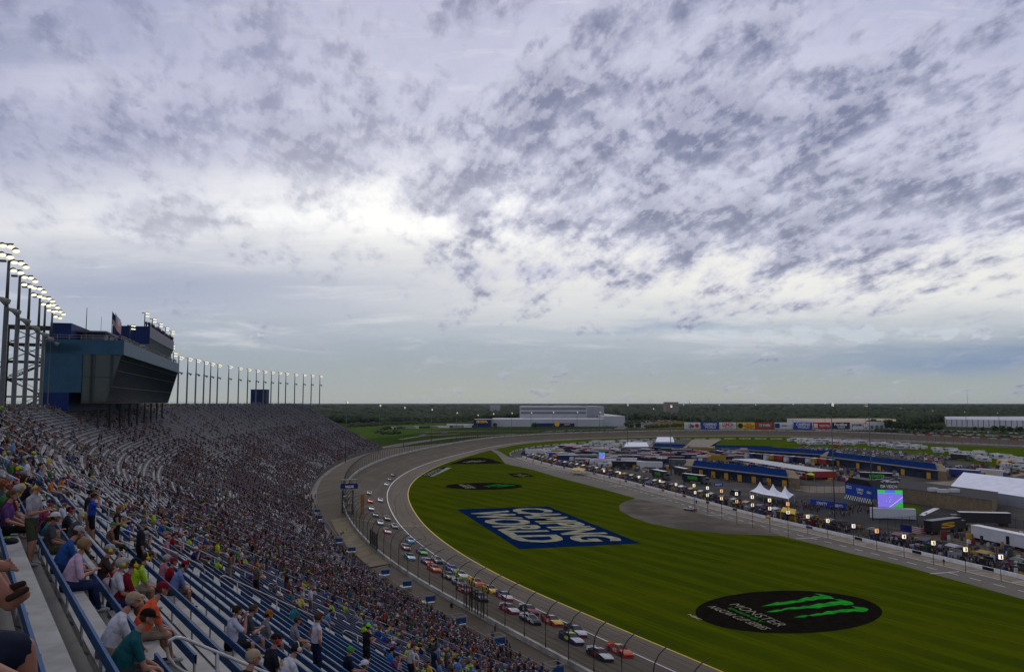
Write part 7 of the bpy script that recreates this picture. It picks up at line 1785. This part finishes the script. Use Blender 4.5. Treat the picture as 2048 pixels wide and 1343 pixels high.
place(167, 1093, pose='sit_phone', shirt=(.48, .33, .42), pants=CW['navy'], head='hair_bushy', hc=HAIRC[2], label='woman in pale pink sweater reading beside a red bag', fat=1.22, sleeve=1.0, shorts=False)
place(208, 1110, pose='sit_photo', shirt=(.05, .03, .025), pants=CW['denim'], head='cap', hc=CW['light grey'], muffs=YM, label='woman in dark brown top and grey cap with yellow ear defenders')
place(252, 1122, pose='sit', shirt=CW['white'], pants=CW['grey'], head='hair_bushy', hc=HAIRC[3], muffs=YM, label='grey-haired person in a white and maroon shirt left of the maroon shirt')
place(268, 1130, pose='sit_lean', shirt=(.16, .01, .02), pants=CW['navy'], head='cap', hc=(.01, .01, .015), muffs=YM, label='man in maroon shirt and black cap with yellow ear defenders', fat=1.2)
place(296, 1115, pose='sit_lean', shirt=CW['neon yellow'], pants=CW['khaki'], head='hair_short', hc=HAIRC[0], label='person in neon yellow T-shirt and khaki shorts behind the handrail', muffs=YM)
place(333, 1165, pose='sit_lean', shirt=(.62, .09, .03), pants=CW['khaki'], head='cap', hc=(.14, .008, .015), label='person in bright orange shirt and dark red cap resting head on hand', fat=1.2)
place(262, 1242, row=4, scale=.93, pose='sit_lean', shirt=(.012, .075, .085), pants=(.04, .04, .042), head='cap', hc=(.012, .008, .008), turn=-.15, label='large man in teal T-shirt and black cap in the lower left foreground', fat=1.32)
place(226, 1214, row=4, scale=.93, pose='sit_lean', shirt=CW['white'], pants=CW['khaki'], head='cap', hc=CW['tan'], label='person in white shirt and tan cap beside the man in teal', fat=1.1)
place(347, 1122, pose='sit', shirt=(.22, .012, .02), pants=CW['navy'], head='cap', hc=(.2, .01, .02), label='person in red shirt and red cap left of the light blue shirt')
place(370, 1130, pose='sit_lean', shirt=(.12, .18, .36), pants=CW['charcoal'], head='cap', hc=(.17, .01, .015), label='man in light blue T-shirt and dark red cap behind the orange shirt', fat=1.1)
place(472, 1222, pose='sit_photo', shirt=(.42, .42, .50), pants=(.012, .012, .014), head='hair_short', hc=HAIRC[0], label='man in white T-shirt holding up a phone right of the empty blue benches', fat=1.1, turn=.1)
place(505, 1222, pose='sit_phone', shirt=CW['charcoal'], pants=CW['denim'], head='hair_short', hc=HAIRC[1], label='person in charcoal top seated just right of the man with the phone')
place(541, 1225, pose='sit', shirt=CW['grey'], pants=CW['navy'], head='cap', hc=(.25, .09, .02), label='person in grey shirt and rusty orange cap')
place(592, 1242, pose='sit', shirt=(.20, .19, .22), pants=CW['khaki'], head='cap', hc=(.05, .04, .03), label='person in grey sleeveless top and dark cap left of the man in the vest')
place(638, 1235, pose='stand_hip', shirt=(.50, .49, .54), pants=(.012, .018, .045), head='hair_bushy', hc=HAIRC[1], label='standing man in white sleeveless vest with shaggy brown hair', sleeve=.08, shorts=False, fat=1.1)
place(548, 1280, pose='sit', shirt=(.02, .022, .026), pants=CW['black'], head='cap', hc=(.012, .012, .014), muffs=RM_, label='man in charcoal T-shirt and black cap with red ear defenders at the bottom edge', fat=1.2)
place(598, 1290, pose='sit_lean', shirt=(.48, .47, .50), pants=CW['denim'], head='hair_short', hc=HAIRC[0], muffs=WM_, label='person in white T-shirt with an orange sun print on the back', fat=1.15)
place(507, 1312, pose='sit', shirt=(.02, .02, .02), pants=CW['black'], head='cap', hc=(.32, .24, .15), label='person in a tan cap at the bottom edge beside the charcoal T-shirt')
place(192, 988, pose='stand_wave', shirt=(.02, .05, .30), pants=(.012, .012, .015), head='hair_short', hc=HAIRC[0], label='standing man in royal blue shirt with yellow number 9 shading his eyes')
place(181, 985, pose='stand', shirt=(.02, .02, .018), pants=CW['khaki'], head='hair_short', hc=HAIRC[4], label='standing person in black shirt left of the royal blue shirt')
place(240, 1015, pose='stand_phone', shirt=(.02, .02, .022), pants=(.012, .012, .014), head='hair_long', hc=HAIRC[2], muffs=RM_, sleeve=.05, label='standing woman with long blonde hair in black vest and red ear defenders', turn=-.3)
place(290, 1045, pose='stand', shirt=(.018, .018, .022), pants=(.014, .014, .018), head='cap_backwards', hc=CW['charcoal'], sleeve=1.0, label='standing man in black long-sleeved top and dark cap', shorts=False)
place(100, 1008, pose='sit_phone', shirt=(.20, .02, .08), pants=CW['charcoal'], head='cap', hc=CW['navy'], muffs=RM_, label='person in dark pink top behind the standing grey T-shirt')
place(135, 1025, pose='sit', shirt=(.02, .02, .022), pants=CW['khaki'], head='hair_short', hc=HAIRC[4], muffs=RM_, label='person in black T-shirt with red ear defenders right of the dark pink top')
place(26, 985, pose='sit_lean', shirt=(.10, .012, .018), pants=CW['denim'], head='hair_bushy', hc=HAIRC[3], label='grey-haired person in dark red at the left edge behind the grey T-shirt')
place(738, 1252, pose='stand_phone', shirt=(.015, .015, .02), pants=CW['black'], head='cap', hc=(.16, .55, .02), sleeve=.05, label='standing man in black vest and neon green cap looking at a phone', turn=.3)
place(704, 1295, pose='sit', shirt=(.012, .015, .03), pants=CW['navy'], head='hair_short', hc=(.04, .25, .03), label='person in black shirt with green-dyed hair below the neon green cap')
place(729, 1325, pose='sit', shirt=(.10, .02, .03), pants=CW['black'], head='cap_backwards', hc=(.50, .50, .55), label='person in a white mesh cap at the bottom edge')
place(787, 1297, pose='sit', shirt=(.02, .16, .42), pants=CW['black'], head='hair_short', hc=HAIRC[4], label='person in bright blue T-shirt with a small white print at the bottom')
place(826, 1292, pose='stand', shirt=(.42, .39, .37), pants=CW['black'], head='cap', hc=(.10, .012, .02), label='standing man in off-white T-shirt and maroon cap at the bottom edge', fat=1.25)
place(872, 1298, pose='stand', shirt=(.012, .018, .04), pants=CW['navy'], head='hair_short', hc=HAIRC[0], label='standing man in a navy shirt right of the off-white T-shirt', fat=1.3)
place(437, 1083, pose='stand', shirt=(.36, .58, .02), pants=CW['khaki'], head='hair_short', hc=HAIRC[1], label='standing man in neon yellow shirt among the blue benches')
place(413, 1073, pose='stand', shirt=(.02, .05, .18), pants=CW['charcoal'], head='cap', hc=CW['white'], label='standing person in blue shirt and white cap left of the neon yellow shirt')
place(349, 1070, pose='sit', shirt=CW['red'], pants=CW['black'], head='hair_short', hc=HAIRC[0], label='person in red T-shirt seated above the curved handrail ends')
place(372, 1066, pose='sit', shirt=CW['white'], pants=CW['khaki'], head='cap', hc=CW['black'], label='person in white shirt and black cap right of the red T-shirt')
# legs of a neighbour stretched over the bench at the left edge
def limbs(name, prs, mats_, label, cat='person'):
    mb = MB()
    for (A, B, ra, rb, mi) in prs: v, f = capsule_verts(A, B, ra, rb, 12); mb.add(v, f, mi)
    o = mb.build(name, mats_, None, True); tag(o, label, cat); return o
# red bag, can, carrier bag, cloth on bench
def sp3(px_, py_, h):
    r = stand_hit(px_, py_, h); s, j = r; x, y, hh = sp(s, D0 + j * ROW); return s, j, x, y, hh
s, j, x, y, hh = sp3(191, 1200, .0); jj = int(j)
mb = MB(); mb.box((0, 0, .22), (.24, .30, .42)); mb.box((.0, -.16, .18), (.18, .05, .25)); mb.tube([(-.05, -.02, .43), (-.03, 0, .5), (.03, 0, .5), (.05, -.02, .43)], .012, 5); o = mb.build('backpack', cloth((.30, .008, .012), 'bag')); o.location = (*sp(s, row_d(jj) + .66)[:2], ZR[jj]); o.rotation_euler = (0, 0, -hh + .2)
bv = o.modifiers.new('b', 'BEVEL'); bv.width = .03; bv.segments = 3; tag(o, 'red backpack standing on the floor below the woman in pale pink', 'backpack')
s, j, x, y, hh = sp3(140, 1160, .44); jj = int(j); mb = MB(); mb.tube([(0, 0, 0), (0, 0, .01), (0, 0, .115), (0, 0, .122)], [.028, .033, .033, .027], 14); o = mb.build('drink_can', mat('can_silver', (.45, .45, .47), .3, .6, var=.1), None, True); o.location = (*sp(s, row_d(jj) + .3)[:2], ZR[jj] + .44); tag(o, 'silver drink can standing on the bench beside the woman in pink', 'can')
s, j, x, y, hh = sp3(20, 1100, .44); jj = int(max(j, 2)); mb = MB(); mb.sph((0, 0, .04), (.34, .17, .07), 14, 6); mb.sph((.12, .03, .09), (.09, .06, .04), 8, 5, 1)
o = mb.build('jacket', [cloth((.008, .01, .02), 'jkt'), cloth((.12, .35, .02), 'jkt')], None, True); o.location = (*sp(s, row_d(jj) + .28)[:2], ZR[jj] + .42); o.rotation_euler = (0, 0, math.pi / 2 - hh); tag(o, 'crumpled dark jacket with a lime patch lying on the nearest bench', 'jacket')
s, j, x, y, hh = sp3(262, 1225, .44); jj = int(j); mb = MB(); mb.sph((0, 0, .16), (.16, .13, .19), 12, 7); mb.tube([(-.05, 0, .33), (0, 0, .42), (.05, 0, .33)], .01, 5); o = mb.build('carrier_bag', mat('plastic_bag', (.42, .40, .41), .4, var=.5, scale=12, c2=(.2, .05, .06)), None, True); o.location = (*sp(s, row_d(jj) + .3)[:2], ZR[jj] + .44); tag(o, 'pale patterned carrier bag on the bench below the maroon shirt', 'bag')
# prints on shirts (a back number and a sun)
def on_back(per, pose, fat, m, txt=None, w_=.16, h_=.16, up_=.34, disc=False):
    lean = {'sit': .10, 'sit_lean': .42, 'sit_phone': .28, 'sit_photo': .12, 'sit_cross': .05, 'stand': .03, 'stand_phone': .06, 'stand_wave': .02, 'stand_hip': .02}[pose]
    U = Vector((0, math.sin(lean), math.cos(lean))); N = Vector((0, -math.cos(lean), math.sin(lean))); P = Vector((0, 0, .56 if pose.startswith('sit') else .94)) + U * up_ + N * (.125 + .035 * (fat - 1)); mb = MB()
    if disc: mb.add([tuple(P + Vector((1, 0, 0)) * math.cos(a) * w_ / 2 + U * math.sin(a) * h_ / 2 + N * .012) for a in np.linspace(0, 6.28, 15)[:-1]], [tuple(range(14))])
    elif txt: text_quad(mb, txt, P - Vector((w_ / 2, 0, 0)) - U * h_ / 2 + N * .012, (w_, 0, 0), U * h_, 0, 0, 1, 1, 0, .06)
    else: mb.add([tuple(P + Vector((a * w_ / 2, 0, 0)) + U * b * h_ / 2 + N * .010) for a, b in ((-1, -1), (1, -1), (.8, 1), (-.8, 1))], [(0, 1, 2, 3)])
    return mb.build('shirt_print', m, per)
for o in list(C.objects):
    l_ = o.get('label', '')
    if l_.startswith('standing man in royal blue'): on_back(o, 'stand_wave', 1.0, mat('print_yellow', (.5, .45, .05), .8, var=0), '9', .15, .2, .32)
    if 'orange sun print' in l_: on_back(o, 'sit_lean', 1.15, mat('print_sun', (.60, .33, .03), .8, var=0), None, .10, .10, .42, True); on_back(o, 'sit_lean', 1.15, mat('print_dark', (.03, .03, .04), .8, var=0), None, .14, .02, .32)
    if 'off-white T-shirt and maroon' in l_: on_back(o, 'stand', 1.25, mat('print_dark', (.03, .03, .04), .8, var=0), None, .07, .03, .44)
    if 'white and maroon shirt' in l_: on_back(o, 'sit', 1.0, mat('print_dark', (.03, .03, .04), .8, var=0), None, .2, .16, .36)
# automatic individuals: nearest free seats in view
pose_w = ['sit', 'sit', 'sit_lean', 'sit_phone', 'sit_cross', 'sit_photo']
used = set(); rp_ = random.Random(23)
def seat_px(s, j, h=.9):
    x, y, _ = sp(s, row_d(j) + .3); z = ZR[j] + h - CAMZ
    yc = math.cos(PITCH) * y + math.sin(PITCH) * z; zc = -math.sin(PITCH) * y + math.cos(PITCH) * z
    return (1024 + FL * x / yc, 671.5 - FL * zc / yc) if yc > 1 else None
def occupancy(s, j):
    q = seat_px(s, j)
    if q is None: return 0
    a, b = q
    k = (math.sin(s * .13 + j * .05) + math.sin(s * .047 + 2) + math.sin(j * .31 + s * .02)) / 3
    if a < 400 and 815 < b < 1010 and j < 26 and s < 215: base_ = .06 if (a > 60 or b < 880) else .3       # half-empty upper rows on the left
    elif j < 30 and s < 62: base_ = .04 if 330 < a < 760 and b > 1130 else .16
    elif s < 110: base_ = .20 if j < 30 else .34
    elif j < 28: base_ = .08 if s < 330 else .05
    else: base_ = .21 if s < 300 else .17
    if j > 42 and s > 35: base_ += .10
    return max(0.0, base_ * (1 + .75 * k))
cands = []
for s in np.arange(3, 75, .56):
    if any(abs(s - a) < .85 for a in AISLES if not (a == 13.0)): continue
    for j in range(0, 60):
        if abs(s - 13) < .85 and j >= 5: continue
        q = seat_px(s, j)
        if q is None or not (-10 < q[0] < 2058 and q[1] < 1350): continue
        x, y, _ = sp(s, row_d(j)); dd = math.hypot(x, y)
        if dd < 17 or dd > 75: continue
        if dd < 32 and q[0] > 330: continue
        if any(abs(s - a) < .75 and abs(j - b) < 1.1 for a, b in taken): continue
        cands.append((dd, s, j))
cands.sort(); labels = set(); seated = set(); count = 0
poolc = [c for c in CL]
for dd, s, j in cands:
    if count >= 262: break
    if rp_.random() > occupancy(s, j) * .95: continue
    for _ in range(60):
        sh_ = rp_.choice(poolc); pt = rp_.choice(PT); po = rp_.choice(pose_w) if rp_.random() < .86 else rp_.choice(['stand', 'stand_phone', 'stand_hip'])
        hw = rp_.choice(['cap', 'cap', 'cap', 'cap_backwards', 'hair_short', 'hair_short', 'hair_long', 'hair_bushy']); hcx = rp_.choice(CL) if hw.startswith('cap') else (rp_.choice(HAIRC), '')
        mf = rp_.random() < .35; mfc = rp_.choice([YM, RM_, WM_, (.05, .1, .4)]); shx = rp_.random() < .6
        hn = {'cap': '%s cap' % hcx[1], 'cap_backwards': 'backwards %s cap' % hcx[1], 'hair_short': 'short hair', 'hair_long': 'long hair', 'hair_bushy': 'thick hair'}[hw]
        l = '%s spectator in %s shirt, %s %s and %s%s' % ('standing' if po.startswith('stand') else {'sit': 'seated', 'sit_lean': 'forward-leaning', 'sit_phone': 'phone-holding', 'sit_cross': 'cross-legged', 'sit_photo': 'photographing'}[po], sh_[1], pt[1], 'shorts' if shx else 'trousers', hn, ', ear defenders' if mf else '')
        if l not in labels: break
    labels.add(l); count += 1; seated.add((round(s, 2), j))
    ft = rp_.choice([1.0, 1.0, 1.15, 1.3]); pr_ = person(s + rp_.uniform(-.06, .06), j, po, sh_[0], pt[0], hw, hcx[0], rp_.choice([0, 0, 1, 2, 2, 3, 4]), mfc if mf else None, l, ft, shx, .62, rp_.uniform(-.35, .35), scale=rp_.uniform(.92, 1.05))
    if rp_.random() < .4: on_back(pr_, po, ft, mat('print_%d' % rp_.randint(0, 5), rp_.choice([(.45, .45, .45), (.03, .03, .03), (.45, .3, .03), (.35, .02, .03), (.03, .08, .35)]), .8, var=.3, scale=20), None, rp_.uniform(.1, .22), rp_.uniform(.06, .2), .36, rp_.random() < .4)
    last_d = dd
print('individuals', count, 'out to', last_d)
# ---------------------------------------------------------------- the rest of the crowd as one mesh
LOW = []
for pose, fat, shx in (('sit', 1.1, True), ('sit_lean', 1.2, False), ('sit_phone', 1.0, True), ('stand', 1.1, False), ('stand_phone', 1.15, True), ('sit_photo', 1.0, False)):
    m, lab, hd = body_mesh(None, pose, fat, shx, .62, .03, .11)
    n = len(m.polygons); m.calc_loop_triangles(); T = np.array([t.vertices[:] for t in m.loop_triangles]); tl = np.array([lab[t.polygon_index] for t in m.loop_triangles]); v = np.empty(len(m.vertices) * 3); m.vertices.foreach_get('co', v)
    v = v.reshape(-1, 3); c = v[T].mean(1); hz = (c - np.array(hd[:])) ; hairm = (np.linalg.norm(hz, axis=1) < .16) & ((hz[:, 2] > .03) | ((hz[:, 1] < -.03) & (hz[:, 2] > -.05))); tl = np.where(hairm, 5, tl)
    LOW.append((v, T, tl, pose.startswith('sit'))); bpy.data.meshes.remove(m)
def tiny(sit):
    mb = MB(); z0 = .5 if sit else .9
    mb.tube([(0, 0, z0 - .08), (0, .06, z0 + .3), (0, .08, z0 + .5)], [.17, .2, .10], 5, 1); mb.sph((0, .1, z0 + .66), (.10, .11, .125), 5, 4, 5)
    for s in (-1, 1):
        if sit: mb.tube([(s * .1, 0, .52), (s * .12, .42, .5)], .08, 4, 2, False); mb.tube([(s * .12, .44, .5), (s * .12, .46, 0)], .06, 4, 0, False)
        else: mb.tube([(s * .09, 0, .9), (s * .1, 0, .0)], [.09, .06], 4, 2, False)
        mb.tube([(s * .2, .05, z0 + .42), (s * .2, .2, z0 + .12), (s * .08, .32, z0 + .12)], .05, 4, 0, False)
    tr, lb = [], []
    for f, m in zip(mb.f, mb.m):
        for k in range(1, len(f) - 1): tr.append((f[0], f[k], f[k + 1])); lb.append(m)
    V = np.array(mb.v); T = np.array(tr); L = np.array(lb); c = V[T].mean(1); L = np.where((L == 5) & (c[:, 2] < z0 + .66), 0, L); return (V, T, L, sit)
TINY = [tiny(True), tiny(False)]
CA = np.array([c[0] for c in CL]); PA_ = np.array([c[0] for c in PT]); SK = np.array([(.20, .095, .06), (.17, .075, .045), (.22, .11, .07), (.08, .04, .025)])
wts = np.array([2, 2, 5, 4.5, 3, 1.4, 3.5, 1.2, 2.2, 2.6, 1.4, .7, .4, .25, .6, .5, .7, .5, .4, 1.6, 3.5]); wts = wts / wts.sum()
people = []
rs = np.random.RandomState(77)
step_s = .56; svals = np.arange(3, SEND - 2, step_s)
ais = np.array(AISLES)
for s in svals:
    if np.abs(ais - s).min() < .8: continue
    x0, y0, h0 = sp(s, 0); ch_, sh_ = math.cos(h0), math.sin(h0)
    pj = rs.rand(NR)
    for j in range(NR):
        oc = occupancy(s, j)
        if s > 300: oc *= .9
        if pj[j] > oc: continue
        if (round(s, 2), j) in seated: continue
        d = row_d(j); x, y = x0 + d * ch_, y0 - d * sh_; dd = math.hypot(x, y)
        if dd < last_d: continue
        q = 1024 + FL * x / max(y, 1)
        if q < -20: continue
        people.append((x, y, ZR[j], h0, dd, d, rs.rand() < .10))
print('crowd', len(people), time.time() - T0)
VV, FF, CC = [], [], []; off = 0
def put(proto, x, y, z, rz, sc_=1.0):
    global off
    V, T, L, sit = proto; ca, sa = math.cos(rz), math.sin(rz)
    VV.append(np.c_[(V[:, 0] * ca - V[:, 1] * sa) * sc_ + x, (V[:, 0] * sa + V[:, 1] * ca) * sc_ + y, V[:, 2] * sc_ + z]); FF.append(T + off); off += len(V)
    hc = CA[rs.choice(len(CA), p=wts)] if rs.rand() < .55 else np.array(HAIRC[rs.randint(6)])
    shc = CA[rs.choice(len(CA), p=wts)] * rs.uniform(.35, .85)
    pal = np.array([SK[rs.randint(4)], shc, PA_[rs.randint(6)], (.04, .04, .04), (.02, .015, .012), hc]); CC.append(pal[L])
for (x, y, z, h, dd, d, stn) in people:
    rz = -h - math.pi / 2 + rs.uniform(-.4, .4); off_d = .62 if stn else .24; x += off_d * math.cos(h); y -= off_d * math.sin(h)
    if dd < 125:
        opts = [q for q in LOW if q[3] != stn]; put(opts[rs.randint(len(opts))], x, y, z, rz, rs.uniform(.9, 1.06))
    else: put(TINY[1 if stn else 0], x, y, z, rz, rs.uniform(.92, 1.08))
# concourse, walkway, suite roofs and pit crews
for s in np.arange(60, SEND, .55):
    if rs.rand() < .75:
        x, y, h = sp(s, rs.uniform(-3.5, D0 - .7)); put(TINY[1], x, y, ZT, rs.uniform(0, 6.3))
for _ in range(90):
    s = rs.uniform(80, 330); x, y, h = sp(s, FD + rs.uniform(.3, 2.0)); put(LOW[3] if s < 130 else TINY[1], x, y, wkz + .45, rs.uniform(0, 6.3))
for (a, b) in [(1010, 1300), (1020, 1302), (1012, 1290), (1000, 1292), (985, 1275), (1116, 1335), (1003, 1258), (990, 1262), (682, 1068), (686, 1066), (870, 1200), (903, 1215), (778, 1135), (693, 1062)]:
    x, y = at(a, b + 8, wkz); put(LOW[3], x, y, wkz, rs.uniform(0, 6.3))
for _ in range(120): u = rs.uniform(52, LL - 6); p = sb(u, rs.uniform(-2.8, -1.4), 60.9); put(TINY[1], *p, rs.uniform(0, 6.3))
for _ in range(110): u = rs.uniform(4, LL); p = sb(u, rs.uniform(-3.2, -.8) if u > 50 else rs.uniform(-5, -.6), 52.8); put(TINY[1], *p, rs.uniform(0, 6.3))
for (x, y, z) in crewpts: put(TINY[1], x, y, 0, rs.uniform(0, 6.3))
for (a, b, n_) in [(1650, 1015, 60), (1600, 1020, 30), (1720, 1020, 40), (1700, 1030, 20), (1880, 1060, 30), (1560, 1010, 20), (1300, 930, 40), (1150, 925, 60), (1430, 960, 30)]:
    for _ in range(n_): x, y = at(a + rs.uniform(-45, 45), b + rs.uniform(-5, 5)); put(TINY[1], x, y, 0, rs.uniform(0, 6.3))
for (a, b) in [(1888, 1131), (1066, 926), (1082, 929), (1192, 952), (1274, 975), (1393, 1008)]: x, y = at(a, b); put(LOW[3], x, y, 0, rs.uniform(0, 6.3))
crowd = npmesh('crowd', np.vstack(VV), np.vstack(FF), tint_mat('crowd_cloth', .9), fcol=np.vstack(CC)); tag(crowd, 'thousands of spectators and pit crew members in mixed clothing', 'crowd', kind='stuff')
print('faces', len(crowd.data.polygons), time.time() - T0)
# lower legs and sandalled feet reaching over the nearest backrest, and a knee below them
s, j = stand_hit(50, 1195, .95); 
def loc3(px_, py_, dist): r = Vector(ray(px_, py_)).normalized() * dist; return Vector((r.x, r.y, CAMZ + r.z))
A, B = loc3(-60, 1080, 5.2), loc3(12, 1185, 5.3); A2, B2 = loc3(-50, 1130, 5.2), loc3(20, 1205, 5.2)
limbs('person', [(A, B, .075, .040, 0), (B, loc3(42, 1172, 5.25), .036, .030, 0), (A2, B2, .075, .042, 0), (B2, loc3(48, 1188, 5.15), .038, .030, 0), (loc3(18, 1196, 5.1), loc3(52, 1178, 5.1), .018, .016, 1), (loc3(10, 1178, 5.2), loc3(46, 1166, 5.2), .018, .016, 1),
       (loc3(-40, 1125, 5.0), loc3(10, 1132, 5.0), .034, .028, 0)] + [(loc3(10, 1132, 5.0), loc3(22 + 4 * q, 1124 + 5 * q, 5.0), .014, .009, 0) for q in range(4)] + [(loc3(8, 1128, 5.0), loc3(18, 1118, 5.0), .014, .010, 0)], [skins[1], cloth((.03, .02, .015))], 'bare legs with sandals and one open hand reaching in from the left edge')
limbs('person', [(loc3(-60, 1310, 4.2), loc3(25, 1302, 4.3), .11, .085, 1), (loc3(8, 1298, 4.3), loc3(35, 1300, 4.3), .075, .07, 0), (loc3(38, 1305, 4.3), loc3(52, 1400, 4.4), .066, .05, 0), (loc3(-20, 1360, 4.1), loc3(25, 1375, 4.1), .07, .06, 0)], [skins[1], cloth((.012, .016, .03))], 'bent knee in dark shorts at the lower left corner')
# ================================================================== HAZE
hz = bpy.data.materials.new('haze_air'); hz.use_nodes = True; t = hz.node_tree; t.nodes.clear(); vo = t.nodes.new('ShaderNodeVolumePrincipled'); oo = t.nodes.new('ShaderNodeOutputMaterial')
vo.inputs['Color'].default_value = (.80, .87, 1, 1); vo.inputs['Density'].default_value = HAZE = .000016; vo.inputs['Anisotropy'].default_value = .2
t.links.new(vo.outputs[0], oo.inputs['Volume'])
mb = MB(); mb.box((0, 7000, 32), (24000, 16000, 68)); o = mb.build('haze', hz); tag(o, 'thin pale haze over the distant land', 'haze', kind='stuff')
print('done', time.time() - T0)
